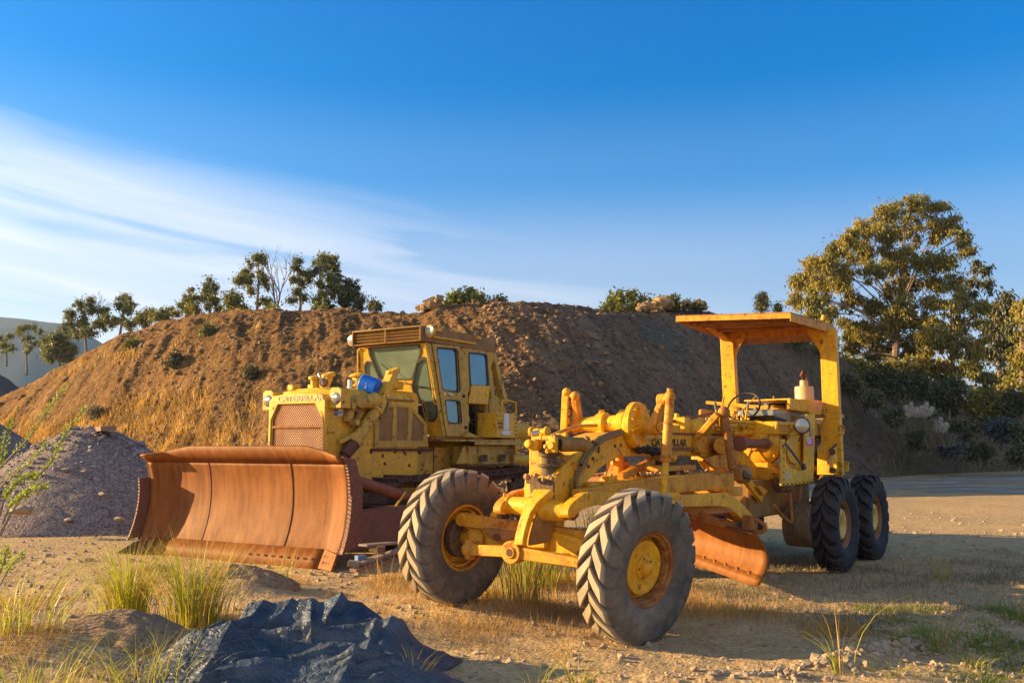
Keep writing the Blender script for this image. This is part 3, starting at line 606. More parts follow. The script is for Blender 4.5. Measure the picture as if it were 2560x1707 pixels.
# lift cylinders
for sg in (1, -1):
    off = Vector((0, (T1+.10 if sg > 0 else T0-.10), 0)); tt = off.y
    pB = Vector(D.t(c3(130, 1270), T1+.12)); pM = Vector(D.t(c3(345, 960), T1+.12)); pT = Vector(D.t(c3(525, 570), T1+.12))
    for p in (pB, pM, pT): p.y = tt+.02*sg
    d = (pM-pB).normalized(); lc = MB(); lc.cyl(pB+d*.12, pM+d*.12, .105, .10, 22); lc.cyl(pM+d*.06, pM+d*.16, .125, n=22); lc.cyl(pB+d*.1, pB+d*.2, .12, n=22)
    cyo = lc.build('lift_cylinder', YDd, dz, bevel=.008)
    MB().cyl(pB-d*.16, pB+d*.14, .09, .115).cyl(pB-d*.75, pB-d*.1, .045).build('rod_boot', RD, cyo)
    a = pM+d*.12; b = pT
    u = MB(); u.beam(a+Vector((.02, 0, .0)), b, .13, .17, (0, 1, 0)); u.ball(b+Vector((0, 0, .0)), .105, 14, (1.1, .8, .6)); u.box(b+Vector((.02, 0, .03)), (.2, .16, .08), Matrix.Rotation(R(-20), 3, 'Y')); u.build('yoke_arm', YD, cyo, bevel=.012)
    ar = MB(); ar.cyl(a+Vector((-.42, -.03*sg, .10)), a+Vector((-.02, 0, .16)), .11, .13); ar.ball(a+Vector((-.04, .0, .13)), .15, 16, (1, .8, 1)); ar.cyl(a+Vector((-.45, -.1*sg, .12)), a+Vector((-.45, .07*sg, .12)), .10); ar.box(a+Vector((-.58, -.05*sg, -.02)), (.12, .1, .4), Matrix.Rotation(R(15), 3, 'Y'))
    ar.cyl(a+Vector((-.52, -.1*sg, -.22)), a+Vector((-.52, .08*sg, -.22)), .05); ar.cyl(a+Vector((-.62, -.1*sg, .05)), a+Vector((-.62, .08*sg, .05)), .06); ar.build('trunnion', YDd, cyo, bevel=.008)
    MB().tube([a+Vector((.10, .05*sg, .28)), a+Vector((.20, .08*sg, .12)), a+Vector((.16, .08*sg, -.05)), a+Vector((.0, .08*sg, -.14))], .028, 8).build('hose', HOSE, cyo)
    if sg > 0:
        gq = [D.t(c2(1000, 960), T1+.02), D.t(c2(1090, 940), T1+.02), D.t(c2(1200, 1040), T1+.02), D.t(c2(1130, 1160), T1+.02), D.t(c2(1075, 1210), T1+.02), D.t(c2(1020, 1130), T1+.02)]
        MB().prism(gq, (0, .03, 0)).build('trunnion_mount', YDd, cyo, bevel=.006)
        MB().tube([D.t(c2(1060, 970), T1+.06), D.t(c2(1150, 1030), T1+.10), D.t(c2(1110, 1130), T1+.08)], .05, 10).cyl(D.t(c2(1100, 1130), T1+.05), D.t(c2(1090, 1135), T1+.16), .045).build('hydraulic_fitting', YB, cyo)
        MB().beam(D.t(c2(930, 1370), T1+.06), D.t(c2(1060, 1300), T1+.16), .05, .07).cyl(D.t(c2(1100, 1300), T1+.05), D.t(c2(1100, 1300), T1+.20), .06).build('cylinder_clamp', YDd, cyo, bevel=.006)
# ---- cab
CN = .95; CF = -.60
fp0 = (3.482, CN, 3.485); fdir = Vector((4.057-3.482, 0, 1.853-3.485)); fn = fdir.cross(Vector((0, 1, 0))).normalized()
if fn.x > 0: fn = -fn
def F3(X, Y, o=0.): return D.pl(c3(X, Y), Vector(fp0)+fn*o, fn)
wins = [rounded([F3(312, 340), F3(772, 305), F3(790, 370), F3(712, 612), F3(680, 624), F3(415, 622), F3(398, 590), F3(320, 400)], .04, 4),
        rounded([F3(270, 500), F3(295, 462), F3(335, 478), F3(402, 595), F3(402, 640), F3(280, 640)], .04, 4),
        rounded([F3(762, 475), F3(815, 435), F3(846, 450), F3(872, 620), F3(890, 740), F3(938, 860), F3(941, 960), F3(915, 1005), F3(862, 1003), F3(838, 900), F3(800, 832), F3(742, 795), F3(718, 720), F3(722, 640)], .05, 4)]
fo = [F3(226, 328), F3(838, 285), F3(1004, 1158), F3(870, 1160), F3(820, 850), F3(480, 790), F3(232, 660)]
cf = MB().plate(fo, wins, fn*-.035).build('cab_front', YD, dz, bevel=.004)
for w in wins:
    MB().plate(grow(w, .028), [grow(w, -.008)], fn*.014).build('window_seal', SEAL, cf)
    MB().plate([Vector(p)-fn*.018 for p in grow(w, .006)], [], fn*-.004).build('window_glass', GLASSF, cf)
MB().tube([F3(425, 485, .03), F3(500, 545, .04), F3(560, 600, .05)], .008, 6).build('wiper', BLK, cf)
MB().tube([F3(560, 630, .06), F3(600, 665, .08), F3(700, 672, .07), F3(760, 690, .05), F3(875, 705, .03)], .010, 6).build('wiper', BLK, cf)
def S3(X, Y, o=0.): return D.t(c3(X, Y), CN+o)
w1 = rounded([S3(930, 335), S3(1128, 352), S3(1150, 742), S3(986, 727)], .09, 5); w3 = rounded([S3(1010, 822), S3(1146, 832), S3(1162, 1036), S3(1036, 1030)], .07, 5)
w2 = rounded([S3(1240, 382), S3(1402, 402), S3(1422, 688), S3(1254, 682)], .07, 5)
so_ = [S3(838, 285), S3(1492, 372), S3(1450, 500), S3(1448, 742), S3(1232, 745), S3(1240, 860), S3(1238, 950), S3(1250, 1000), S3(1236, 1060), S3(1235, 1118), S3(1190, 1158), S3(1004, 1158)]
cs = MB().plate(so_, [w1, w2, w3], (0, -.035, 0)).build('cab_side', YDd, dz, bevel=.004)
door = MB().plate([S3(893, 292, .014), S3(1148, 325, .014), S3(1192, 1112, .014), S3(1150, 1156, .014), S3(1030, 1156, .014)], [[(p[0], CN, p[2]) for p in w1], [(p[0], CN, p[2]) for p in w3]], (0, .014, 0)).build('cab_door', YDd, dz, bevel=.003)
MB().box((S3(1048, 770)[0], CN+.05, S3(1048, 770)[2]), (.16, .02, .03), Matrix.Rotation(R(12), 3, 'Y')).cyl(S3(1020, 765), S3(1020, 765, .05), .025).build('door_handle', STEEL, door)
for w in (w1, w2, w3):
    o = .014 if w is not w2 else 0
    MB().plate([(p[0], CN+o, p[2]) for p in grow(w, .03)], [[(p[0], CN+o, p[2]) for p in grow(w, -.008)]], (0, .014, 0)).build('window_seal', SEAL, cs)
    MB().plate([(p[0], CN-.012, p[2]) for p in grow(w, .008)], [], (0, -.004, 0)).build('window_glass', GLASS, cs)
mb = MB()
for X0_, Y0_, X1_, Y1_ in ((893, 292, 1030, 1156), (1150, 325, 1192, 1110)): mb.beam(S3(X0_, Y0_, .006), S3(X1_, Y1_, .006), .012, .016, (0, 1, 0))
mb.build('door_gap', BLK, cs)
MB().tube([F3(828, 300, .04), F3(838, 320, .05), F3(900, 700, .05), F3(915, 850, .05), F3(935, 860, .02)], .014, 8).build('rain_rail', YD, cs)
MB().tube([F3(228, 342, .02), F3(205, 360, .02), F3(205, 560, .02), F3(222, 575, .02)], .018, 8).build('grab_rail', YD, cs)
mb = MB(); mb.plate([S3(1262, 682, .02), S3(1432, 690, .02), S3(1420, 860, .03), S3(1236, 850, .03)], [], (0, .012, 0)); mb.box(S3(1405, 768, .04), (.06, .03, .03)); mb.build('open_flap', YD, dz, bevel=.003)
MB().box(S3(1195, 785, .02), (.05, .03, .05)).cyl(S3(1215, 1075, 0), S3(1215, 1075, .04), .03).build('door_latch', BLK, cs)
# far wall, rear wall, floor and seat
mb = MB(); mb.prism([(p[0], CF, p[2]) for p in (S3(838, 285), S3(1492, 372), (5.6, 0, 2.2), (4.06, 0, 1.86))], (0, -.03, 0)); mb.span((3.9, CF, 1.80), (5.6, CN-.04, 1.86)); mb.build('cab_shell', YB, dz)
bwin = [(5.55, -.4, 2.75), (5.55, .72, 2.75), (5.55, .72, 3.38), (5.55, -.4, 3.38)]
MB().plate([(5.55, CF, 2.0), (5.55, CN-.04, 2.0), (5.55, CN-.04, 3.5), (5.55, CF, 3.5)], [rounded(bwin, .08)], (.03, 0, 0)).build('cab_rear_wall', YB, dz)
MB().box((4.95, .17, 2.35), (.5, .55, .14)).box((5.18, .17, 2.75), (.14, .55, .75), Matrix.Rotation(R(-8), 3, 'Y')).box((4.95, .17, 2.1), (.4, .4, .4)).build('driver_seat', simple('grey_vinyl', (.22, .23, .22), .5), dz, bevel=.04, seg=3)
MB().box((4.05, .17, 2.5), (.25, 1.2, .5)).build('dashboard', BLK, dz, bevel=.03)
# roof with louvred front visor
rz0, rz1, rx0, rx1 = 3.515, 3.785, 3.31, 5.70; ra, rb = CF-.03, CN+.02
rf = MB(); rf.span((rx0, ra, rz1-.018), (rx1, rb, rz1)); rf.span((rx0, rb-.02, rz0), (rx1, rb, rz1-.018)); rf.span((rx0, ra, rz0), (rx1, ra+.02, rz1-.018)); rf.span((rx1-.02, ra+.02, rz0), (rx1, rb-.02, rz1-.018))
rf.span((rx0+.17, ra+.02, rz0), (rx0+.19, rb-.02, rz1-.018)); rf.span((rx0+.01, ra+.02, rz0), (rx1-.02, rb-.02, rz0+.014))
roof = rf.build('cab_roof', YB, dz, bevel=.004)
lv = MB()
for i in range(4): lv.box((rx0+.07, TC+.05, rz0+.048+i*.056), (.095, rb-ra-.06, .010), Matrix.Rotation(R(38), 3, 'Y'))
lv.span((rx0+.0, TC+.03, rz0+.01), (rx0+.012, TC+.045, rz1-.02)); lv.build('visor_louvre', YB, roof)
mb = MB(); mb.tube([(rx0+.35, rb+.02, rz0+.10), (rx0+1.65, rb+.02, rz0+.10)], .022, 8); mb.box((rx0+.5, rb+.02, rz1-.04), (.12, .06, .05)); mb.box((rx0+1.75, rb+.02, rz1-.05), (.12, .06, .06)); mb.build('roof_bracket', YD, roof, bevel=.004)
for yy in (ra-.10, rb+.12):
    zc = rz0+.12 if yy < 0 else rz0+.17
    MB().lathe((rx0+.16, yy, zc), (-1, 0, 0), [(-.06, .0), (-.05, .05), (.0, .10), (.05, .112), (.065, .10), (.068, .09)], 26).cyl((rx0+.2, yy, zc), (rx0+.2, ra if yy < 0 else rb, zc), .015, n=8).build('work_lamp', YD, dz)
    MB().lathe((rx0+.098, yy, zc), (-1, 0, 0), [(-.01, .10), (.012, .09), (.022, .05), (.025, 0)], 26).build('work_lamp_lens', LENS, dz)
# rear roll-over strut, tank, battery box, platform, rails
for tt in (CF, CN-.12):
    p, q = Vector((5.66, tt+.06, 3.50)), Vector(D.t(c3(1592, 850), CN)); q.y = tt+.06
    MB().beam(p, q, .12, .14, (0, 1, 0)).prism([(5.56, tt, 3.12), (5.64, tt, 3.16), (5.74, tt, 2.72), (5.62, tt, 2.60)], (0, .10, 0)).build('roof_strut', YDd, dz, bevel=.008)
tk = [D.t(c3(1432, 742), .9), D.t(c3(1470, 752), .9), D.t(c3(1530, 800), .9), D.t(c3(1570, 850), .9), D.t(c3(1595, 905), .9)]
tk = [(p[0], CF, p[2]) for p in tk]; zz = 1.84
MB().prism(tk+[(tk[-1][0]+.15, CF, zz), (tk[0][0]-.05, CF, zz), (tk[0][0]-.05, CF, tk[0][2]-.1)], (0, CN-.06-CF, 0)).build('fuel_tank', YDd, dz, 50, bevel=.03, seg=3)
MB().prism([S3(1245, 870, -.35), S3(1460, 880, -.35), S3(1460, 1155, -.35), S3(1245, 1155, -.35)], (0, -.02, 0)).build('open_bay', DRK, dz)
mb = MB()
for pts in ([(1262, 880), (1300, 905), (1400, 925)], [(1320, 885), (1350, 930), (1390, 925)], [(1270, 900), (1320, 980), (1290, 1050), (1245, 1010)], [(1250, 1020), (1290, 1000), (1370, 950)]):
    mb.tube(spline([S3(a, b, -.15) for a, b in pts], 5), .010, 6)
mb.build('loose_wiring', BELT, dz)
MB().prism([S3(1200, 1120), S3(1300, 1165), S3(1180, 1168)], (0, .10, 0)).build('step_wedge', YDd, dz)
tb = 1.24
def B3(X, Y, o=0.): return D.t(c3(X, Y), tb+o)
x0b, x1b = B3(1500, 1000)[0], B3(1690, 1000)[0]; zt_, zb_ = B3(1600, 940)[2], B3(1600, 1172)[2]
MB().span((x0b, tb-.45, zb_), (x1b, tb, zt_)).build('battery_box', YD, dz, bevel=.006)
mb = MB()
for i in range(6): mb.cyl((x1b-.06, tb, zb_+.06+i*.078), (x1b-.06, tb+.014, zb_+.06+i*.078), .016, n=6)
mb.build('box_bolt', RD, dz)
bz = MB().prism([B3(1510, 953, .003), B3(1558, 955, .003), B3(1558, 1048, .003), B3(1510, 1046, .003)], (0, .003, 0)).build('decal', BLKST, dz)
lettering('PAPE', B3(1514, 1028, .010), (1, 0, 0), (0, 0, 1), .155, LETY, bz, wide=.34, bold=.03)
MB().prism([B3(1510, 1058, .003), B3(1558, 1060, .003), B3(1558, 1088, .003), B3(1510, 1086, .003)], (0, .003, 0)).build('decal', YB, dz)
s2 = MB().prism([B3(1570, 950, .003), B3(1590, 940, .003), B3(1614, 955, .003), B3(1614, 1095, .003), B3(1568, 1093, .003)], (0, .003, 0)).build('sticker', WHT, dz)
MB().prism([B3(1552, 1105, .003), B3(1630, 1107, .003), B3(1630, 1145, .003), B3(1552, 1143, .003)], (0, .003, 0)).build('sticker', WHT, dz)
pf = MB(); pa, pb = D.t(c3(870, 1168), 1.0), D.t(c3(1700, 1195), 1.28); pf.span((4.1, -.2, pa[2]-.07), (6.20, 1.30, pa[2]-.035)); pf.span((4.55, 1.26, pa[2]-.13), (6.20, 1.30, pa[2]-.035)); pf.build('platform', YDd, dz, bevel=.006)
mb = MB(); zp = pa[2]
mb.tube(spline([(5.55, 1.22, zt_), (5.55, 1.22, zt_+.20), (5.62, 1.22, zt_+.24), (6.0, 1.22, zt_+.22), (6.05, 1.22, zt_+.15), (6.05, 1.22, zt_)], 5), .02, 8); mb.build('hand_rail', YD, dz)
MB().tube(spline([(6.0, 1.30, zt_+.16), (6.35, 1.30, zt_+.16), (6.50, 1.30, zt_+.08), (6.48, 1.30, 2.1), (6.42, 1.30, 1.62), (6.36, 1.30, 1.56), (6.0, 1.30, 1.60)], 5), .018, 8).build('guard_rail', RP, dz)
# machinery between platform and track
mb = MB(); mb.box((4.7, .95, 1.52), (.30, .4, .34)); mb.box((5.4, .9, 1.5), (1.1, .5, .38)); mb.prism([(4.2, 1.1, 1.36), (4.45, 1.1, 1.72), (4.6, 1.1, 1.36)], (0, .03, 0)); mb.build('transmission_case', YDd, dz, bevel=.02)
mb = MB()
for x in (4.92, 5.55): mb.box((x, 1.22, 1.45), (.13, .10, .11)); mb.cyl((x-.03, 1.2, 1.5), (x-.03, 1.32, 1.5), .03, n=8)
mb.span((4.3, 1.0, 1.32), (5.95, 1.32, 1.35)); mb.build('valve_block', RS, dz, bevel=.006)
mb = MB()
for k in range(3): mb.tube(spline([(5.9+k*.05, 1.15, 1.75), (5.86+k*.04, 1.22, 1.6), (5.92+k*.03, 1.2, 1.4)], 5), .016, 6)
mb.build('hose', HOSE, dz)
for tt in (.85, -.5):
    mb = MB(); mb.cyl((6.15, tt+.15, 2.0), (6.75, tt+.15, 1.98), .17, n=24); mb.cyl((6.75, tt+.15, 1.98), (6.83, tt+.15, 1.98), .205, n=10); mb.cyl((6.1, tt+.2, 1.42), (6.85, tt+.2, 1.40), .10, n=20); mb.cyl((6.85, tt+.2, 1.40), (6.95, tt+.2, 1.40), .125, n=12); mb.span((6.3, tt+.12, 1.45), (6.5, tt+.2, 1.9))
    mb.build('rear_cylinder', YD, dz, bevel=.01)
mb = MB(); mb.prism([(6.1, .2, 1.2), (6.1, .2, 1.95), (6.3, .2, 1.95), (6.75, .2, 1.2)], (0, .6, 0)); mb.box((6.95, .1, 1.35), (.3, 1.0, .25)); mb.cyl((7.05, .9, 1.32), (7.05, 1.2, 1.32), .09); mb.cyl((6.98, 1.0, 1.25), (6.98, 1.18, 1.25), .06); mb.build('rear_hitch', YD, dz, bevel=.01)
# blue canister wedged beside the raised arm
bc = Vector(D.t(c3(330, 690), .72)); ax = Vector((D.t(c3(420, 735), .86)))-Vector(D.t(c3(285, 660), .70)); ax = Vector((.25, .9, -.32)).normalized()
bu = empty('blue_canister', D.world(bc), D.az); tag(bu, 'small bright blue plastic canister wedged on the bulldozer hood against the raised yellow arm', 'canister')
MB().lathe((0, 0, 0), ax, [(-.18, 0), (-.18, .135), (-.165, .15), (.12, .15), (.12, .145), (.13, .13), (.13, 0)], 32).build('shell', BLUEP, bu)
MB().lathe(ax*-.182, ax, [(-.012, 0), (-.012, .12), (0, .145), (.02, .152)], 32).build('lid', simple('light_blue_lid', (.03, .28, .75), .35, var=.08), bu)
MB().box((-.148, -.02, 0.), (.006, .09, .09), None).build('paper_label', BLUEP, bu)

# ================================================================ motor grader
gr = empty('motor_grader', (G.o[0], G.o[1], 0), G.az)
tag(gr, 'yellow motor grader with open canopy, long arched frame and large treaded tyres in the foreground', 'grader')
def tyre_mesh(rad, wid, o, d, nlug, lugw, lugh, sweep, wavy, seed=1):
    """o: outward side sign along local y; d: turning sense of the chevrons"""
    rr = random.Random(seed); mb = MB(False); rc = rad-lugh; hw = wid/2
    prof = [(-hw*.62, .318), (-hw*.80, .335), (-hw*.98, .40), (-hw*1.06, .47), (-hw*1.05, .53), (-hw*.97, rc-.045), (-hw*.86, rc-.012), (-hw*.5, rc-.002), (0, rc), (hw*.5, rc-.002), (hw*.86, rc-.012), (hw*.97, rc-.045), (hw*1.05, .53), (hw*1.06, .47), (hw*.98, .40), (hw*.80, .335), (hw*.62, .318)]
    mb.lathe((0, 0, 0), (0, 1, 0), prof, 84)
    for sg in (-1, 1):
        for i in range(nlug):
            th0 = 2*math.pi*(i+(.5 if sg > 0 else 0))/nlug; st = []
            for k in range(8):
                f = k/7; a = f*hw*1.06
                if f < .80: ri = rc-.01; ro = rad-rr.random()*.004
                else: ri = rc-.03-(f-.8)*.35; ro = rad-.012-(f-.8)*(.32)
                y = a if f < .86 else hw*(.93+.13*min(1, (f-.86)/.14))
                th = th0+d*sweep*(f if not wavy else f+.16*math.sin(f*math.pi*1.6)); w = lugw*(.75+.55*f)
                st.append((sg*y, ri, ro, th, w))
            # last ring runs a little down the side wall
            y, ri, ro, th, w = st[-1]; st.append((sg*hw*1.09, ri-.03, ro-.06, th+d*.015, w*.92)); st.append((sg*hw*1.075, ri-.06, ro-.12, th+d*.02, w*.6))
            vs = []
            for (y, ri, ro, th, w) in st:
                for r, q in ((ri, -1), (ri, 1), (ro, .8), (ro, -.8)):
                    a = th+q*w/2/rad; vs.append((r*math.sin(a), y, r*math.cos(a)))
            fs = [(3, 2, 1, 0), tuple(len(vs)-4+j for j in range(4))]
            for k in range(len(st)-1):
                for j in range(4): j2 = (j+1) % 4; fs.append((k*4+j, k*4+j2, k*4+4+j2, k*4+4+j))
            mb.add(vs, fs)
    return mb
def wheel(c, o, steer, lean, kind, seed):
    loc = (c[0], -c[1], c[2]); out = (0, -o, 0); mb = MB(False)
    if kind == 'front':
        # rim: outer flange, deep barrel, inset dished centre
        mb.lathe((0, 0, 0), out, [(.105, .335), (.125, .338), (.132, .330), (.125, .312), (.10, .305), (.095, .28), (.0, .27), (-.02, .262), (-.08, .27), (-.10, .305), (-.12, .312), (-.128, .33), (-.115, .338)], 56)
        w = mb.build('wheel', paint('rim_worn_paint', (.42, .20, .03), (.26, .10, .025), rust=.50, speck=.6, rough=.65) if 'RIMM' not in globals() else RIMM, gr, 40)
        globals()['RIMM'] = w.data.materials[0]
        dm_ = MB(False); dm_.lathe((0, 0, 0), out, [(.015, .268), (.02, .252), (.062, .235), (.066, .222), (.058, .20), (.056, .10), (.056, 0)], 48)
        disc = dm_.build('wheel_disc', YG if o > 0 else YO, w, 40)
        hb = MB(False); hb.lathe((0, 0, 0), out, [(.05, .105), (.068, .105), (.072, .098), (.072, .07), (.10, .062), (.125, .05), (.135, .03), (.137, 0)], 28); hb.lathe((.0, 0, 0), out, [(.056, .0), (.061, .001)], 6)
        hb.cyl((-.14, -o*.055, .01), (-.14, -o*.064, .01), .028, n=12); hb.build('hub', YG, w, 40)
        bt = MB(False).bolts((0, -o*.0, 0), out, .285, 10, .018, .035, .3).bolts((0, -o*.056, 0), out, .088, 5, .009, .022); bt.build('wheel_nut', RD, w)
        if o > 0: MB(False).lathe((0, 0, 0), out, [(.100, .300), (.108, .314), (.128, .322), (.138, .334), (.131, .342), (.118, .344)], 56).build('rim_flange', RP, w, 40)
        ib = MB(False); ib.lathe((0, 0, 0), out, [(.05, 0), (.0, .16), (-.04, .20), (-.11, .20), (-.125, .18), (-.13, .0)], 28); ib.build('brake_drum', RS, w)
        if o < 0:
            MB(False).lathe((0, 0, 0), out, [(-.095, .300), (-.085, .272), (-.03, .262), (-.012, .25), (-.008, .17)], 48).build('wheel_disc', YG, w, 40)
            MB(False).lathe((0, 0, 0), out, [(-.112, .334), (-.131, .332), (-.126, .308), (-.11, .303)], 48).build('rim_flange', YO, w, 40)
        ty = tyre_mesh(.676, .335, o, -1, 21, .135, .052, .36, False, seed).build('tyre', RUBF, w, 32)
    else:
        mb.lathe((0, 0, 0), out, [(.10, .335), (.125, .34), (.13, .33), (.122, .312), (.10, .305), (.09, .285), (-.02, .27), (-.08, .28), (-.12, .312), (-.128, .33)], 56)
        w = mb.build('wheel', RIMR, gr, 40)
        prof = [(.0, .275), (.03, .25), (.085, .215), (.105, .195), (.11, .165), (.10, .13), (.06, .10), (.01, .085), (-.02, .08), (-.025, 0)]
        dd = MB(False).lathe((0, 0, 0), out, prof, 48)
        for i in range(len(dd.V)):
            x, y, z = dd.V[i]; r = math.hypot(x, z)
            if .15 < r < .25: k = 1-.06*max(0, math.cos(8*math.atan2(x, z))); dd.V[i] = (x*k, y, z*k)
        disc = dd.build('wheel_disc', RIMC, w, 50)
        hs_ = MB(False)
        for i in range(8):
            a = 2*math.pi*(i+.5)/8; hs_.cyl((.225*math.sin(a), -o*.03, .225*math.cos(a)), (.225*math.sin(a), -o*.088, .225*math.cos(a)), .026, n=10)
        hs_.build('hand_hole', DRK, w)
        ty = tyre_mesh(.655, .35, o, -1, 18, .125, .045, .42, True, seed).build('tyre', RUBR, w, 32)
    w.location = loc; w.rotation_euler = (Matrix.Rotation(R(-steer), 3, 'Z')@Matrix.Rotation(R(lean), 3, 'X')@Matrix.Rotation(R(rnd.uniform(0, 360)), 3, 'Y')).to_euler()
    return w
RIMC = paint('cream_yellow_wheel', (.78, .52, .14), (.5, .32, .09), rust=.68, speck=.74, rough=.55)
RIMR = rusty('rim_rust', (.26, .12, .05), (.20, .085, .04), (.36, .18, .07), .6)
wheel((.0, 1.03, .63), 1, 10.5, 7.0, 'front', 1); wheel((0, -1.04, .775), -1, 5.5, 4.0, 'front', 2)
for x, z in ((5.86, .60), (7.62, .585)):
    for o in (1, -1): wheel((x, o*1.06, z), o, 0, 0, 'rear', int(x*3+o))
# ---- front axle and steering
mb = MB(); mb.beam((0, -.86, .80), (0, .05, .80), .16, .20, (0, 0, 1), .2, .26); mb.beam((0, .05, .80), (0, .86, .66), .2, .26, (0, 0, 1), .16, .20); mb.box((0.02, .0, .86), (.34, .30, .26)); mb.build('front_axle', YG, gr, bevel=.02)
mb = MB()
for o, z in ((1, .63), (-1, .775)):      # knuckles
    mb.cyl((0, o*.80, z), (0, o*1.0, z), .10, .07); mb.beam((0, o*.84, z-.17), (0, o*.84, z+.20), .10, .14, (1, 0, 0)); mb.cyl((-.02, o*.84, z-.22), (-.02, o*.84, z+.24), .055)
mb.build('steering_knuckle', YO, gr, bevel=.012)
A = lambda X, Y, s: G.s(c5(X, Y), s)
mb = MB(); mb.beam(A(600, 600, -.12), A(1010, 655, -.06), .09, .12); mb.beam(A(1010, 655, -.06), A(1520, 728, .0), .09, .115); mb.cyl(Vector(A(600, 595, -.12))+Vector((-.06, 0, 0)), Vector(A(600, 595, -.12))+Vector((.06, 0, 0)), .065); mb.build('lean_bar', YO, gr, bevel=.01)
a, b_, c_ = Vector(A(640, 822, -.34)), Vector(A(985, 840, -.36)), Vector(A(1500, 925, -.34))
mb = MB(); mb.beam(a, b_, .09, .10); mb.beam(b_+Vector((0, .03, 0)), c_, .10, .11, w2=.09, h2=.085); mb.cyl(b_+Vector((-.07, 0, 0)), b_+Vector((.06, 0, 0)), .105, n=24); mb.cyl(b_+Vector((-.085, 0, 0)), b_+Vector((.06, 0, 0)), .055); mb.ball(a, .075); mb.cyl(a+Vector((.0, 0, -.08)), a+Vector((0, 0, .09)), .04); mb.build('tie_rod', YO, gr, bevel=.008)
MB().cyl(b_+Vector((-.088, 0, 0)), b_+Vector((-.07, 0, 0)), .035).build('tie_rod_pin', RD, gr)
mb = MB(); p1, p2 = A(745, 655, -.16), A(985, 690, -.14)
mb.prism([A(740, 655, -.17), A(985, 692, -.15), A(985, 735, -.15), A(930, 760, -.15), A(850, 762, -.16), A(780, 735, -.17)], (.06, 0, 0)); mb.build('axle_plate', YR, gr, bevel=.008)
MB().cyl(A(850, 730, -.19), A(850, 730, -.14), .032).build('axle_pin', RD, gr)
mb = MB(); mb.prism([A(630, 640, -.1), A(700, 640, -.1), A(745, 720, -.12), A(735, 790, -.15), A(690, 800, -.2), (-.34, Vector(A(690, 800, -.3)).y, .73), A(640, 790, -.2)], (.07, 0, 0)); mb.build('steering_arm', YO, gr, bevel=.012)
rc_ = G.s(c5(870, 575), .02); mb = MB(); mb.cyl((rc_[0]-.06, rc_[1], rc_[2]), (rc_[0]+.04, rc_[1]+.03, rc_[2]), .085, n=28); rcap = mb.build('reflector_can', RS, gr); MB().cyl((rc_[0]-.066, rc_[1], rc_[2]), (rc_[0]-.058, rc_[1], rc_[2]), .066, n=28).build('round_reflector', YG, rcap)
# curved front yoke, cross tube and its ends
B = lambda X, Y, s: G.s(c11(X, Y), s)
yk = [B(620, 330, -.16), B(560, 420, -.22), B(500, 500, -.26), B(465, 600, -.29), B(420, 720, -.32), B(372, 880, -.35), B(345, 1000, -.37), B(335, 1100, -.38)]
yk = [Vector(p) for p in yk]; mb = MB(); ys = spline(yk, 4)
def strap(mb, path, wid, th, wdir=(0, 1, 0)):
    wdir = Vector(wdir); n = len(path); vs = []
    for i, p in enumerate(path):
        d = (path[min(i+1, n-1)]-path[max(i-1, 0)]).normalized(); nn = d.cross(wdir).normalized(); w = wid[i] if isinstance(wid, list) else wid
        for x, y in ((0, 0), (1, 0), (1, 1), (0, 1)): vs.append(p+wdir*w*x+nn*th*y)
    mb.add(vs, [(3, 2, 1, 0), tuple(4*n-4+j for j in range(4))]+[(4*i+j, 4*i+(j+1) % 4, 4*i+4+(j+1) % 4, 4*i+4+j) for i in range(n-1) for j in range(4)]); return mb
strap(mb, ys, [.20-.10*min(1, 2.2*i/len(ys)) for i in range(len(ys))], -.07); mb.build('front_yoke', YG, gr, bevel=.01)
sd2 = MB(); out_ = [p+Vector((.03, .085, 0)) for p in ys[8:]]; inn = [p+Vector((.26-.05*i/len(out_), .085, .02)) for i, p in enumerate(out_)]
sd2.prism(out_+inn[::-1], (0, .03, 0)); sd2.build('yoke_side_plate', YB, gr, bevel=.005)
ta, tb_ = Vector(B(130, 480, -.16)), Vector(B(1120, 605, -.16))
mb = MB(); d = (tb_-ta); mb.cyl(ta+d*.07, ta+d*.40, .075, .095, 24); mb.cyl(ta+d*.40, ta+d*.60, .095, .115, 24); mb.cyl(ta+d*.60, ta+d*.93, .115, .085, 24); mb.cyl(ta+d*.055, ta+d*.10, .088, n=24); mb.ball(ta, .072); mb.build('cross_tube', YG, gr, bevel=.006)
MB().ball(ta-d*.01, .066).cyl(ta+Vector((0, 0, .0)), ta+Vector((0, 0, .11)), .014, n=8).build('ball_end', YO, gr)
e = tb_; MB().cyl(e-d*.03, e+d*.05, .07, n=28).cyl(e+d*.03, e+d*.085, .05, n=28).build('ball_end', RP, gr)
# ---- main frame: gooseneck and long top beam, box section
g = lambda X, Y, t=.18: G.t(c4(X, Y), t)
top = [g(530, 985), g(600, 880), g(700, 760), g(800, 680), g(900, 600), g(1000, 545), g(1100, 515), g(1200, 508)]
zt2, zb2 = 1.825, 1.56; se = 4.35
bot = [g(1400, 742), g(1250, 744), g(1190, 747), g(1100, 785), g(1020, 835), g(950, 900), g(870, 980), g(800, 1045), g(720, 1130), g(640, 1212), g(522, 1208)]
outl = top+[(2.1, .18, zt2), (se, .18, zt2)]+[(se, .18, zb2-.02), (3.0, .18, zb2)]+bot
outl = [(p[0], .18, p[2]) for p in outl]
fr = MB().prism(outl, (0, -.34, 0)).build('main_frame', YG, gr, 30, bevel=.012)
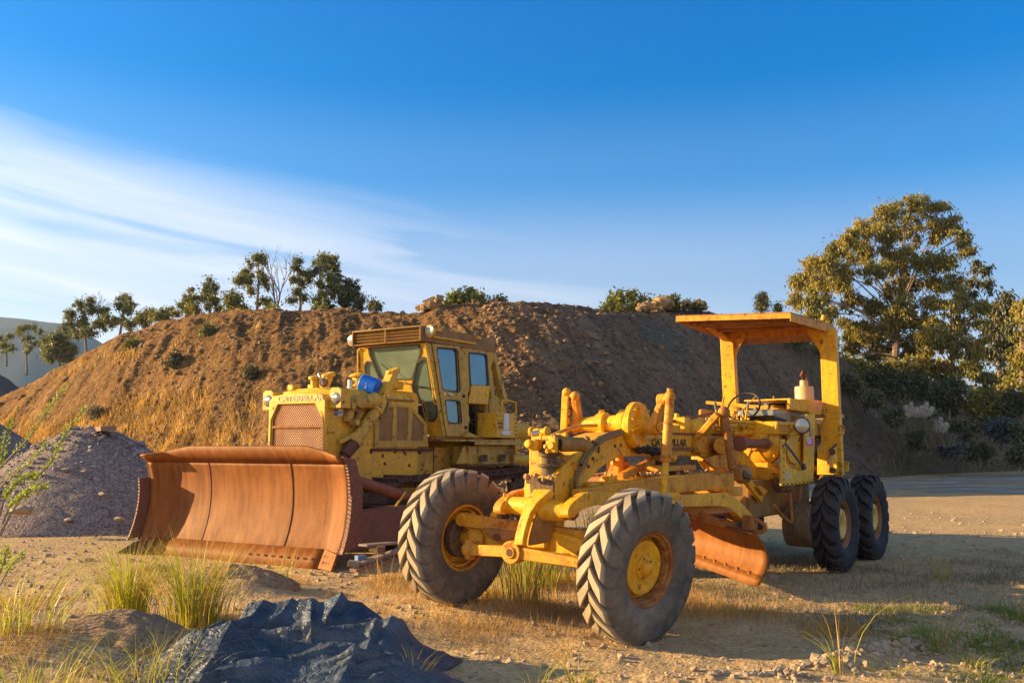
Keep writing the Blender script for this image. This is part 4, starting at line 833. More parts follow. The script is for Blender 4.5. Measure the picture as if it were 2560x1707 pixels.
# grimy nose casting and steering column
mb = MB(); z0 = g(525, 985)[2]; mb.box((.12, .0, z0-.02), (.34, .29, .06)); nose = [G.s(c4(X, Y), -.07) for X, Y in ((285, 960), (410, 955), (525, 990), (520, 1200), (300, 1190))]
mb.prism(nose, (.03, 0, 0)); mb.build('nose_casting', RS, gr, bevel=.008)
cc = G.s(c12(900, 1300), .08); cx, ct = cc[0], cc[1]
p1 = G.s(c12(615, 1140), -.05); mb = MB(); mb.lathe((cx, ct, 0), (0, 0, 1), [(z0-.02, 0), (z0-.02, .12), (z0+.03, .085), (z0+.12, .08), (z0+.125, .11), (z0+.15, .11), (z0+.155, .07), (z0+.22, .07), (z0+.225, .10), (p1[2]+.02, .10), (p1[2]+.02, 0)], 26); mb.build('steering_column', RS, gr)
mb = MB()
for i in range(46):
    a = rnd.uniform(0, 6.3); r = rnd.uniform(.05, .2); mb.ball((cx-.05+r*math.cos(a), ct+r*math.sin(a)-.05, z0+.01+rnd.uniform(0, .03)), rnd.uniform(.012, .035), 6)
tag(mb.build('caked_mud', simple('dry_mud', (.30, .17, .08), .95, var=.35, bd=.01), gr), kind='stuff')
# steering gear cluster on the nose
h = lambda X, Y, s=.0: G.s(c12(X, Y), s)
bx = MB(); p0, p1 = h(455, 860, -.05), h(615, 1140, -.05); bx.span((-.10, p0[1], p1[2]), (.18, p1[1]+.02, p0[2])); bx.cyl((-.13, (p0[1]+p1[1])/2-.02, (p0[2]+p1[2])/2+.01), (-.08, (p0[1]+p1[1])/2-.02, (p0[2]+p1[2])/2+.01), .045); bx.build('steering_box', YG, gr, bevel=.02)
p2 = h(850, 870, -.05); p3 = h(1050, 1150, -.05)
mb = MB(); mb.span((.0, p1[1]+.02, p1[2]+.01), (.18, p3[1]+.02, p0[2]-.01)); mb.build('gear_housing', BLK, gr, bevel=.02)
mb = MB(); yc, zc = (p2[1]+p3[1])/2, (p2[2]+p3[2])/2; mb.box((-.03, yc, zc), (.05, .11, .14)); mb.cyl((-.08, yc+.01, zc), (-.03, yc+.01, zc), .038); mb.cyl((-.085, yc-.05, zc-.01), (-.03, yc-.03, zc-.01), .02); mb.cyl((-.08, yc-.03, zc-.06), (-.03, yc-.02, zc-.04), .02)
for a, b2 in ((-.045, .055), (.045, .055), (.045, -.055), (-.045, -.055)): mb.cyl((-.065, yc+a, zc+b2), (-.05, yc+a, zc+b2), .009, n=6)
mb.build('gear_cover', YG, gr, bevel=.012)
mb = MB(); q0 = Vector((.04, yc+.05, zc+.01)); mb.cyl(q0, q0+Vector((.22, .15, 0)), .072, .066); mb.cyl(q0+Vector((.20, .137, 0)), q0+Vector((.24, .164, 0)), .08); mb.cyl((-.02, yc+.01, zc+.07), (.16, yc+.06, zc+.08), .03); mb.build('power_steering_motor', YB, gr, bevel=.01)
mb = MB(); r0 = h(560, 680, .15); mb.cyl((.15, r0[1]-.03, r0[2]), (.15, r0[1]+.14, r0[2]), .034); mb.cyl((.15, r0[1]-.05, r0[2]), (.15, r0[1]-.025, r0[2]), .052); mb.cyl((.15, r0[1]+.13, r0[2]), (.15, r0[1]+.155, r0[2]), .054); mb.cyl((.15, r0[1]+.06, r0[2]), (.15, r0[1]+.07, r0[2]), .042); mb.box((.15, r0[1]+.05, r0[2]-.07), (.1, .12, .1))
mb.box((.05, yc-.06, p0[2]+.015), (.14, .12, .04)); mb.cyl((.08, yc+.02, p0[2]), (.08, yc+.02, p0[2]+.06), .02); mb.cyl((.08, yc-.02, p0[2]+.035), (.08, yc+.10, p0[2]+.035), .022); mb.build('cross_shaft_bracket', YG, gr, bevel=.008)
MB().cyl(h(475, 740, .0), h(650, 705, .05), .03).build('polished_rod', STEEL, gr)
mb = MB(); r1 = h(500, 1180, .12); r2 = h(640, 1560, .12); mb.span((.06, r1[1], .95), (.24, r1[1]+.16, r1[2]+.03)); mb.build('front_post', YG, gr, bevel=.01)
mb = MB()      # pipes and hoses from the cluster and over the arch
for k in range(3):
    zz = .018*k; mb.tube(spline([(.15, .10+.02*k, 1.62-zz), (.40, .20, 1.50-zz*2), (.62, .12+.02*k, 1.60-zz), (.80, .05, 1.72-zz)], 6), .016, 6)
mb.tube(spline([(.1, -.12, 1.62), (.35, -.1, 1.78), (.8, -.08, 1.88), (1.2, -.08, 1.90)], 6), .02, 6); mb.build('hydraulic_hose', YO, gr)
mb = MB()
ho = [(1190, 488), (1080, 520), (980, 570), (900, 650), (840, 720), (790, 810), (755, 900), (740, 1000), (755, 1080), (790, 1110)]
for k, dx in ((0, 0), (1, 26), (2, 50)):
    mb.tube(spline([G.t(c4(X+dx*(1-.35*k), Y+8*k+dx*.35), .205+.012*k) for X, Y in ho], 5), .017, 8)
mb.tube(spline([g(700, 970, .2), g(690, 1030, .2), g(700, 1100, .2), g(640, 1210, .2)], 5), .010, 6); mb.build('frame_hose', HOSE, gr)
mb = MB()
for X, Y, dx in ((905, 620, 62), (775, 830, 30)):
    mb.tube([g(X, Y, .19), g(X+20, Y-8, .25), g(X+dx, Y+10, .23), g(X+dx, Y+90 if dx > 40 else Y+20, .19)], .010, 6)
for X, Y in ((1122, 645), (905, 768), (864, 845), (900, 600)): p = g(X, Y, .18); mb.cyl(p, (p[0], .192, p[2]), .016, n=8)
mb.build('hose_clip', RD, gr)
# ---- blade-lift cross shaft with its gear case, cranks and links
xs = 1.52; zs = 1.925
mb = MB(); mb.cyl((xs, -.47, zs), (xs, -.26, zs), .075, .095, 24); mb.cyl((xs, -.26, zs), (xs, .08, zs), .095, n=24); mb.cyl((xs, -.24, zs), (xs, -.12, zs), .12, n=24); mb.cyl((xs, -.16, zs), (xs, -.13, zs), .13, n=24); mb.cyl((xs, -.20, zs+.08), (xs, -.20, zs+.16), .035); mb.box((xs-.03, -.17, zs-.15), (.12, .10, .18)); mb.cyl((xs, .03, zs), (xs, .12, zs), .125, n=24)
mb.cyl((xs+.15, -.05, zs+.10), (xs+.15, .05, zs+.10), .06); mb.cyl((xs+.15, .08, zs+.10), (xs+.15, .12, zs+.10), .07); mb.build('cross_shaft', YG, gr, bevel=.006)
gc = (xs+.03, .22, zs-.02); rg = .255
gcz = MB().lathe(gc, (0, 1, 0), [(-.11, 0), (-.11, .14), (-.06, .20), (-.03, rg-.02), (-.03, rg), (.03, rg), (.03, rg-.012), (.055, rg-.02), (.06, rg-.05), (.045, rg-.10), (.05, .09), (.11, .075), (.13, .075), (.13, 0)], 48).bolts((gc[0], gc[1]+.055, gc[2]), (0, 1, 0), rg-.03, 12, .013, .022)
gcz.build('gear_case', YG, gr, 30)
mb = MB()
for a in (15, 105, 195, 285): mb.beam((gc[0], gc[1]+.07, gc[2]), (gc[0]+.2*math.cos(R(a)), gc[1]+.05, gc[2]+.2*math.sin(R(a))), .02, .05, (0, 1, 0))
mb.build('case_rib', YG, gr, bevel=.003)
ctop = Vector(G.t(c4(1600, 195), .52)); mb = MB(); c0 = Vector((gc[0]+.0, .40, gc[2]-.02)); mb.cyl((c0.x, .33, c0.z), (c0.x, .48, c0.z), .085); mb.cyl((c0.x, .48, c0.z), (c0.x, .52, c0.z), .055); mb.beam(c0+Vector((0, .02, 0)), ctop, .15, .085, (0, 1, 0), .085, .07); mb.cyl(ctop+Vector((0, -.06, 0)), ctop+Vector((0, .05, 0)), .068); mb.build('lift_crank', YO, gr, bevel=.015)
la = Vector(G.t(c4(1665, 165), .68)); lb = Vector(G.t(c4(1625, 800), .68)); lc_ = Vector(G.t(c4(1605, 1115), .68)); lcn = lb+(lc_-lb)*1.25
MB().cyl(la+Vector((0, 0, -.02)), lb, .046, .055, 20).ball(la, .06, 14, (1, 1, 1.1)).cyl(ctop, la, .032).cyl(lb+Vector((.0, -.0, .06)), lb+Vector((.14, .03, .04)), .03).ball(lb+Vector((.12, .03, .04)), .042).cyl(la+Vector((.0, .0, .03)), la+Vector((0, 0, .09)), .03).build('lift_link', YO, gr)
MB().cyl(lb, lcn, .034, n=18).build('lift_link_rod', YG, gr)
# far side crank and link
f0 = Vector((xs, -.50, zs-.0)); ft = Vector(G.s(c4(738, 155), xs-.16)); fl = Vector(G.s(c4(655, 140), xs-.16)); fbm = Vector(G.s(c4(632, 560), xs-.10))
mb = MB(); mb.beam(f0, ft, .13, .08, (0, 1, 0), .08, .07); mb.cyl(f0+Vector((0, -.06, 0)), f0+Vector((0, .06, 0)), .085); mb.ball(ft, .055); mb.cyl(ft, fl, .03); mb.ball(f0+Vector((-.04, -.03, -.05)), .06); mb.build('lift_crank', YO, gr, bevel=.012)
fb2 = fbm+(fbm-fl)*1.0
mb = MB(); mb.beam(fl+Vector((0, 0, .03)), fbm, .075, .085, (0, 1, 0)); mb.beam(fbm, fb2, .07, .08, (0, 1, 0)); mb.ball(fl+Vector((0, 0, .02)), .055, 10)
mb.build('lift_link', YG, gr, bevel=.008)
mb = MB(); dl = (fbm-fl)
for i in range(5): p = fl+dl*(.12+.2*i); MB().cyl(p+Vector((0, .03, 0)), p+Vector((0, .05, 0)), .014, n=6).build('link_bolt', RD, gr)
p, q = Vector(G.s(c4(1175, 740), 1.7)), Vector(G.s(c4(1165, 935), 1.7)); MB().cyl(p, q, .05).cyl(p+Vector((-.1, -.05, -.08)), p+Vector((.1, .05, -.09)), .03).box(q+Vector((0, -.06, .06)), (.1, .14, .2)).build('centre_link', YO, gr, bevel=.006)
# ---- top beam details: lettering plate, rail, gear train, shafts
pl_ = [G.t(c10(515, 455), .184), G.t(c10(990, 470), .184), G.t(c10(980, 612), .184), G.t(c10(520, 605), .184)]
pn = MB().prism(pl_, (0, .008, 0)).build('name_plate', YG, fr, bevel=.002)
a = Vector(G.t(c10(925, 565), .196)); b1 = Vector(G.t(c10(545, 553), .196)); hgt = .082; wtot = (a.x-b1.x)*11/9.3
lt = lettering('CATERPILLAR', (a.x-wtot, .196, 1.685), (1, 0, 0), (0, 0, 1), hgt, LETK, pn, wide=1., bold=.02)
wid = max(v.co.x for v in lt.data.vertices)-min(v.co.x for v in lt.data.vertices); x00 = min(v.co.x for v in lt.data.vertices)
for v in lt.data.vertices: v.co.x = x00+(v.co.x-x00)*wtot/wid
mb = MB(); mb.beam(G.t(c10(500, 630), .20), G.t(c10(1110, 640), .20), .04, .03); mb.span((2.0, .17, zt2-.005), (se, .20, zt2+.015)); mb.build('frame_rail', RP, gr)
mb = MB(); mb.span((3.05, .18, 1.60), (3.35, .26, 1.80)); mb.prism([(3.2, .18, 1.56), (3.2, .18, 1.80), (se, .18, 1.80), (se, .18, 1.35), (4.0, .18, 1.38)], (0, .06, 0)); mb.build('frame_reinforcement', YO, gr, bevel=.01)
p = G.t(c4(1350, 670), .2); mb = MB()
for i in range(26):
    q = G.t(c4(1330+i*9, 650+rnd.uniform(0, 40)+(i*1.2)), .2+rnd.uniform(0, .06)); mb.ball(q, rnd.uniform(.02, .045), 7)
mb.build('oily_grime', BLK, fr)
mb = MB()      # gear train housings on top of the beam
def gz_(X, Y, t=0.): return Vector(G.t(c10(X, Y), t))
mb.cyl(gz_(870, 400, .0)+Vector((0, .05, 0)), gz_(870, 400, 0)+Vector((.5, .05, 0)), .09, .13, 24)
q = gz_(900, 330, .05); mb.lathe((q.x+.1, .06, zt2+.05), (1, 0, 0), [(0, 0), (0, .10), (.06, .14), (.35, .16), (.42, .12), (.45, 0)], 24)
mb.box((q.x-.1, .02, zt2+.10), (.16, .24, .22)); mb.box((q.x-.45, .0, zt2+.06), (.4, .22, .1)); mb.cyl((q.x-.12, .0, zt2+.2), (q.x-.12, .0, zt2+.26), .03)
mb.span((q.x+.5, -.22, zt2+.01), (se+.9, .28, zt2+.16)); mb.span((q.x+.5, -.3, zt2+.16), (se+1.2, .30, zt2+.20)); mb.build('control_gearbox', YG, gr, bevel=.012)
mb = MB()
for i in range(22):
    x = q.x+.5+i*.085; mb.cyl((x, .28, zt2+.10), (x, .31, zt2+.10), .018, n=6)
    if i % 3 == 0: mb.cyl((x, .2, zt2+.20), (x, .2, zt2+.25), .02)
mb.build('case_bolt', YO, gr)
mb = MB(); rnd2 = random.Random(5)
for i in range(26):
    x = q.x+.2+rnd2.random()*1.1; y = rnd2.uniform(-.1, .33); z = zt2+.02+rnd2.random()*.12
    mb.tube(spline([(x, y, z), (x+rnd2.uniform(-.1, .1), y+.05, z+rnd2.uniform(0, .1)), (x+rnd2.uniform(-.15, .15), y+rnd2.uniform(-.05, .08), z+rnd2.uniform(-.03, .05))], 3), rnd2.uniform(.008, .022), 6)
mb.build('control_linkage', YO, gr)
MB().cyl(G.t(c10(600, 305), .0), G.t(c10(1340, 165), -.05), .022).cyl(G.t(c10(840, 262), .0), G.t(c10(980, 232), .0), .036).tube([G.t(c10(870, 250), .0), G.t(c10(890, 220), .0), G.t(c10(940, 215), .0)], .018).build('steering_shaft', RP, gr)
# ---- second cross shaft: brown tube, big domed case, crank and link
s2_, z2_ = 4.15, 1.70
mb = MB(); dc = Vector(G.t(c7(820, 1125), .46)); mb.cyl((dc.x-1.05, .46, dc.z), (dc.x-.1, .46, dc.z), .062, n=24); mb.cyl((dc.x-1.1, .46, dc.z), (dc.x-1.0, .46, dc.z), .10, n=24); mb.cyl((dc.x-.18, .46, dc.z), (dc.x-.08, .46, dc.z), .075, n=20); mb.build('side_shift_shaft', RP, gr)
x0 = dc.x; mb = MB(); mb.lathe((x0-.0, .28, dc.z), (-1, 0, 0), [(-.34, 0), (-.34, .22), (-.30, .29), (-.06, .30), (-.05, .325), (.0, .325), (.02, .30), (.06, .22), (.08, .10), (.13, .09), (.13, 0)], 44); mb.bolts((x0-.02, .28, dc.z), (-1, 0, 0), .31, 14, .012, .02)
for a in range(0, 360, 60): mb.beam((x0-.10, .28, dc.z), (x0-.03, .28+.27*math.cos(R(a)), dc.z+.27*math.sin(R(a))), .02, .05, (1, 0, 0))
mb.build('clutch_case', YG, gr, 30)
mb = MB(); mb.box((x0+.1, .33, dc.z-.38), (.36, .3, .24)); mb.cyl((x0+.0, .42, dc.z-.40), (x0+.35, .42, dc.z-.40), .11); mb.cyl((x0+.3, .45, dc.z-.35), (x0+.36, .45, dc.z-.35), .05); mb.build('gear_pump', YD, gr, bevel=.02)
mb = MB(); mb.cyl((x0+.1, .35, dc.z+.25), (x0+.75, .55, dc.z+.22), .05); mb.box((x0+.45, .50, dc.z+.21), (.62, .16, .05)); mb.tube(spline([(x0+.2, .4, dc.z+.12), (x0+.4, .56, dc.z+.15), (x0+.5, .60, dc.z+.0), (x0+.42, .6, dc.z-.1)], 5), .04, 10); mb.build('pipework', YG, gr, bevel=.01)
k0 = Vector(G.t(c7(470, 880), .70)); k1 = Vector(G.t(c7(535, 1300), .70)); k2 = Vector(G.t(c7(600, 1365), .60))
MB().cyl(k0, k1, .05, n=20).ball(k0, .072).ball(k1, .055).build('side_link', YR, gr)
MB().ball(k2+Vector((.02, .0, 0)), .12, 18).cyl(k2, k2+Vector((.10, .02, 0)), .115, n=22).box(k2+Vector((-.10, 0, 0)), (.16, .16, .14)).build('ball_joint', YR, gr, bevel=.01)
mb = MB(); mb.ball(k2+Vector((-.1, .1, .0)), .05, 8); mb.ball(k2+Vector((-.04, .12, -.03)), .04, 8); mb.build('caked_grease', simple('grease', (.12, .09, .04), .7), gr)
mb = MB(); mb.beam(k0+Vector((-.06, -.05, -.02)), k0+Vector((.0, -.35, -.3)), .09, .07, (0, 1, 0)); mb.beam(G.t(c10(1390, 210), .6), G.t(c10(1410, 440), .4), .06, .08, (0, 1, 0)); mb.cyl(G.t(c10(1390, 595), .30), G.t(c10(1390, 595), .42), .11); mb.build('link_bracket', YO, gr, bevel=.01)
mb = MB(); mb.prism([G.t(c10(1120, 780), .3), G.t(c10(1450, 640), .3), G.t(c10(1560, 720), .3), G.t(c10(1500, 800), .3), G.t(c10(1260, 900), .3)], (0, .05, 0)); mb.beam(G.t(c10(1250, 890), .3), G.t(c10(1580, 800), .3), .05, .06, (0, 1, 0)); mb.build('pivot_plate', YO, gr, bevel=.006)
# ---- draw bar, circle and moldboard
tdr = .62
q = lambda X, Y, t=tdr: Vector(G.t(c10(X, Y), t))
dbar = MB()
top_l = [B(1260, 285, .3), ]
n0, n1, n2 = Vector((.18, .30, 1.22)), q(620, 1010), q(1220, 945)
def box_arm(mb, pts, w, h):      # rectangular arm through points on its upper outer edge
    for a, b in zip(pts[:-1], pts[1:]): mb.beam(Vector(a)+Vector((0, -w/2, -h/2)), Vector(b)+Vector((0, -w/2, -h/2)), w, h)
n0 = Vector(G.t(c11(1280, 260), .34)); e2 = q(1560, 1040, .62)
for sg in (1, -1):
    S_ = lambda p: Vector((p[0], (p[1] if sg > 0 else -p[1]), p[2]))
    a0, a1, a2, a3 = n0, Vector(G.t(c10(220, 1050), .50)), Vector(G.t(c10(1225, 945), tdr)), Vector(G.t(c10(1480, 1000), tdr))
    for a, b, h0, h1 in ((a0, a1, .07, .17), (a1, a2, .17, .20), (a2, a3+Vector((0, 0, -.02)), .20, .18)):
        a, b = S_(a), S_(b); dbar.prism([a, b, b-Vector((0, 0, h1)), a-Vector((0, 0, h0))], (0, -.11*sg, 0))
dbar.span((2.9, -tdr, 1.20), (3.3, tdr, 1.36)); dbar.span((1.9, -.5, 1.22), (2.0, .5, 1.33)); dbar.build('draw_bar', YO, gr, bevel=.012)
tp_ = MB(); tp_.prism([(.5, -.25, 1.315), (.5, .25, 1.315), (1.1, .50, 1.325), (2.1, .52, 1.35), (2.1, -.52, 1.35), (1.1, -.50, 1.325)], (0, 0, -.03)); tp_.build('draw_bar_plate', YG, gr)
mb = MB(); u0 = G.t(c10(60, 1000), .15); u1 = G.t(c10(470, 800), .0); mb.beam(u0, u1, .07, .08); mb.beam(u1, (u1[0]+.7, -.3, u1[2]-.05), .07, .08); mb.prism([G.t(c10(430, 735), .0), G.t(c10(600, 735), .0), G.t(c10(640, 880), .0)], (0, .05, 0)); mb.box((2.3, .1, 1.43), (1.0, .5, .06))
mb.build('side_shift_arm', YO, gr, bevel=.008)
mb = MB(); w_ = G.t(c4(1010, 980), .1); mb.prism([G.t(c4(965, 1015), .1), G.t(c4(975, 950), .1), G.t(c4(1010, 938), .1), G.t(c4(1050, 950), .1), G.t(c4(1075, 985), .1), G.t(c4(1020, 1015), .1)], (0, .12, 0)); mb.build('draw_bar_lug', YG, gr, bevel=.015)
mb = MB()
for i in range(60): mb.ball((1.6+rnd.random()*2.2, rnd.uniform(-.35, .45), 1.35+rnd.random()*.03), rnd.uniform(.015, .04), 6)
tag(mb.build('loose_dirt', simple('dirt_clods', (.34, .22, .10), .95), gr), kind='stuff')
mb = MB(); th = q(850, 860, .2); mb.lathe((2.5, .1, 1.40), (0, 1, 0), [(-.2, 0), (-.2, .10), (-.1, .12), (.1, .12), (.2, .1), (.2, 0)], 20); mb.box((2.85, .1, 1.46), (.5, .3, .12)); mb.build('circle_motor', RS, gr, bevel=.02)
# curved near arm from the cross tube to the rear of the circle, and its twin
arm_t = [B(1010, 640, -.16), B(1040, 540, -.12), B(1200, 400, .0), B(1330, 320, .1), B(1480, 285, .18), B(1650, 290, .3)]
fup = [(1090, 645), (1092, 580), (1120, 510), (1175, 445), (1240, 392), (1340, 322), (1480, 284), (1650, 288), (1809, 325), (1809, 540), (1650, 490), (1500, 500), (1400, 530), (1300, 570), (1215, 635), (1195, 668), (1150, 692), (1110, 688)]
rup = [(690, 1245), (1000, 1235), (1300, 1212), (1450, 1215), (1560, 1270), (1680, 1380), (1770, 1480), (1830, 1568), (1650, 1568), (1580, 1480), (1480, 1405), (1350, 1382), (900, 1392), (820, 1392)]
for sg in (1, -1):
    mt_ = (lambda p: Vector(p)) if sg > 0 else (lambda p: Vector((p[0], .16-p[1], p[2])))
    fp_ = [mt_(G.t(c11(*p), .50)) for p in fup]; rp_ = [mt_(G.t(c10(*p), .80)) for p in rup]; off = Vector((0, -.09*sg, 0))
    am = MB().prism(fp_, off).prism(rp_, off); pa_, pb_ = (fp_[8]+fp_[9])/2+off/2, (rp_[0]+rp_[13])/2+off/2
    am.beam(pa_-(pb_-pa_).normalized()*.03, pb_+(pb_-pa_).normalized()*.1, .085, .17, (0, 0, 1)); am.build('scarifier_arm', (YG if sg > 0 else YO), gr, 40, bevel=.006)
MB().span((2.85, -.78, 1.10), (3.15, .78, 1.20)).build('arm_cross_bar', YO, gr, bevel=.01)
mb = MB(); cs_, ct_ = 2.75, .0      # circle ring
mb.lathe((cs_, ct_, .98), (0, 0, 1), [(-.05, .66), (-.05, .80), (.05, .80), (.05, .66)], 60, close=True); mb.build('circle_ring', YR, gr, bevel=.004)
mb = MB()
for i in range(60):
    a = 2*math.pi*i/60; mb.box((cs_+.65*math.cos(a), .65*math.sin(a), .98), (.03, .03, .07), Matrix.Rotation(a, 3, 'Z'))
mb.build('ring_tooth', RD, gr)
# moldboard: curved, angled, right end lower
e0 = Vector(G.t(c6(700, 560), -.9)); TR_ = Vector(G.s(c6(1560, 715), 3.0)); BR_ = Vector(G.s(c6(1605, 1085), 2.95))
TRs = Vector(G.s(c6(1535, 712), 2.65)); ML = Vector(G.s(c6(1020, 570), 3.35))
dirm = (TRs-ML); dirm.z = 0; L0 = dirm.length
mb = MB(); A0 = TRs+Vector((0, 0, 0)); Lt = 3.1; ax = Vector((TRs.x-ML.x, TRs.y-ML.y, 0)).normalized(); slope = (TRs.z-ML.z)/L0
BRl = Vector(G.s(c6(1600, 1095), 2.6)); H0 = TRs.z-BRl.z
fw = Vector((ax.y, -ax.x, 0)); fw = fw if fw.x < 0 else -fw      # blade faces forward
vs = []; nl, npf = 30, 12
for i in range(nl+1):
    x = -Lt*(1-i/nl); c = TRs+ax*x+Vector((0, 0, slope*x))
    for j in range(npf+1):
        f = j/npf; zz = -H0*f; dep = -.15*math.sin(math.pi*(f*.92+.06))+.05*f+.02*(1-f)
        if i == nl: zz *= .98
        vs.append(c+fw*dep+Vector((0, 0, zz))+ax*(.0+(.02*math.sin(math.pi*f*.9)+.07*f)*(i/nl)**3))
m1 = npf+1
mb.add(vs, [(i*m1+j, i*m1+j+1, (i+1)*m1+j+1, (i+1)*m1+j) for i in range(nl) for j in range(npf)])
md = mb.build('moldboard', RBG, gr, 50); smd = md.modifiers.new('thickness', 'SOLIDIFY'); smd.thickness = .03; smd.offset = 0
mb = MB()
for i in range(9):
    k = nl-2-i*2; p = vs[k*m1+npf-2]; MB().cyl(Vector(p)+fw*.02, Vector(p)+fw*.035, .02, n=10).build('plow_bolt', RP, md)
edg = MB(); ev = []
for i in range(nl+1):
    a, b = vs[i*m1+npf-2], vs[i*m1+npf]; ev += [Vector(a)+fw*.012, Vector(b)+fw*.012+Vector((0, 0, -.02))]
edg.add(ev, [(2*i, 2*i+1, 2*i+3, 2*i+2) for i in range(nl)]); eo = edg.build('cutting_edge', RBG, md); x_ = eo.modifiers.new('thickness', 'SOLIDIFY'); x_.thickness = .02; x_.offset = 0
mb = MB(); 
mb.tube(spline([G.s(c6(1310, 640), 3.1), G.s(c6(1400, 590), 3.1), G.s(c6(1480, 580), 3.1), G.s(c6(1570, 615), 3.1), G.s(c6(1608, 655), 3.1), G.s(c6(1580, 690), 3.1), G.s(c6(1500, 690), 3.1)], 5), .028, 8)
mb.beam(G.s(c6(1000, 540), 2.6), G.s(c6(1380, 650), 3.1), .10, .10); mb.beam(G.s(c6(1290, 640), 3.05), G.s(c6(1430, 690), 3.05), .12, .06); mb.box(Vector(G.s(c6(1490, 630), 3.1)), (.16, .14, .14)); mb.build('blade_pivot', YR, gr, bevel=.01)
for o in (-.5, .5): pass
mb = MB(); p = TRs+ax*-.6+fw*-.20; mb.beam(p+Vector((0, 0, .10)), p+Vector((0, 0, -.5)), .12, .1); mb.beam(p+Vector((0, 0, .08)), (cs_+.4, .55, .98), .1, .12); p = TRs+ax*-2.2+fw*-.20; mb.beam(p+Vector((0, 0, .25)), p+Vector((0, 0, -.4)), .12, .1); mb.beam(p+Vector((0, 0, .2)), (cs_-.3, -.5, .98), .1, .12); mb.build('blade_beam', YR, gr, bevel=.01)
# ---- rear frame, side panel and machinery
dp = lambda X, Y, t=.32: Vector(G.t(c10(X, Y), t))
mb = MB(); mb.prism([dp(1540, 640), dp(1650, 640), dp(1900, 930), dp(2060, 1110), dp(1960, 1180), dp(1680, 900), dp(1620, 800), dp(1540, 800)], (0, -.6, 0)); mb.build('rear_frame_plate', YG, gr, bevel=.01)
mb = MB(); p, q_ = dp(1690, 1030, .5), dp(1890, 1290, .5); mb.beam(p, q_, .06, .11); mb.build('frame_strut', YG, gr, bevel=.006)
mb = MB(); mb.prism([dp(1815, 1120, .55), dp(1880, 1120, .55), dp(1960, 1190, .55), dp(1905, 1245, .55)], (0, .03, 0)); mb.build('step_bracket', YO, gr, bevel=.004)
TS = .78
sp = lambda X, Y, t=TS: G.t(c8(X, Y), t)
sb = [sp(1125, 830), sp(1165, 820), sp(1165, 905), sp(1180, 1205), sp(1385, 1210), sp(1425, 1190), sp(1430, 800), sp(1455, 500), sp(1560, 490), sp(1538, 1398), sp(1120, 1432)]
MB().prism(sb, (0, -.03, 0)).build('side_panel', YD, gr, bevel=.004)
ip = [sp(1165, 900, .70), sp(1230, 790, .70), sp(1420, 770, .70), sp(1425, 1215, .70), sp(1180, 1210, .70)]
MB().prism(ip, (0, -.02, 0)).build('inner_panel', YG, gr)
MB().tube(spline([sp(1205, 930, .72), sp(1205, 1060, .72), sp(1240, 1120, .72), sp(1320, 1135, .72)], 5), .018, 8).build('formed_rib', YG, gr)
MB().prism([sp(1230, 740, .66), sp(1430, 730, .66), sp(1400, 900, .66), sp(1240, 900, .66)], (0, -.05, 0)).build('side_cowl', YG, gr, bevel=.01)
mb = MB(); strap(mb, [Vector(sp(a, b, .84)) for a, b in ((1165, 890), (1260, 1010), (1370, 1160), (1440, 1215))], .05, .012, (.5, 0, .6)); mb.build('seat_belt', BELT, gr)
MB().box(Vector(sp(1405, 1185, .84)), (.10, .03, .09)).build('belt_buckle', BLK, gr)
mb = MB()
for i in range(8): p = sp(1145+i*52, 1410-i*4, TS+.004); mb.cyl(p, (p[0], p[1]+.01, p[2]), .012, n=6)
for i in range(6): p = sp(1145, 900+i*90, TS+.004); mb.cyl(p, (p[0], p[1]+.01, p[2]), .010, n=6)
mb.build('panel_bolt', RD, gr)
tagp = MB().prism([sp(1443, 805, TS+.004), sp(1532, 808, TS+.004), sp(1530, 912, TS+.004), sp(1440, 908, TS+.004)], (0, .004, 0)).build('number_tag', PINK, gr)
lettering('PF3655', sp(1447, 880, TS+.012), (1, 0, 0), (0, 0, 1), .085, WHT, tagp, wide=.62, bold=.02)
MB().prism([sp(1488, 690, TS+.004), sp(1525, 690, TS+.004), sp(1523, 790, TS+.004), sp(1486, 788, TS+.004)], (0, .004, 0)).build('sticker', DBLUE, gr)
MB().prism([sp(1500, 720, TS+.009), sp(1514, 720, TS+.009), sp(1513, 765, TS+.009), sp(1499, 764, TS+.009)], (0, .002, 0)).build('sticker_print', YD, gr)
a = sp(1168, 1345, TS+.006); lettering('Q JARA', a, (1, 0, 0), (0, 0, 1), .065, LETW, gr, 'painted_writing', .8)
a = sp(1180, 1275, TS+.006); lettering('JN-25', a, (1, 0, 0), (0, 0, 1), .04, LETW, gr, 'painted_writing', .9)
lp = Vector(sp(1382, 645, .86))
MB().lathe(lp, Vector((-.75, .62, .05)), [(-.14, 0), (-.13, .05), (-.06, .10), (.0, .115), (.012, .118), (.018, .105)], 30).cyl(lp+Vector((.05, 0, -.08)), lp+Vector((.04, -.05, -.22)), .02).build('work_lamp', RD, gr)
MB().lathe(lp, Vector((-.75, .62, .05)), [(.0, .107), (.014, .10), (.03, .06), (.036, 0)], 30).build('work_lamp_lens', LENS, gr)
MB().tube(spline([sp(1050, 690, .7), sp(1050, 650, .7), sp(1075, 632, .7), sp(1180, 632, .7), sp(1215, 650, .7), sp(1225, 720, .7), sp(1260, 690, .7)], 5), .018, 8).build('hand_rail', YG, gr)
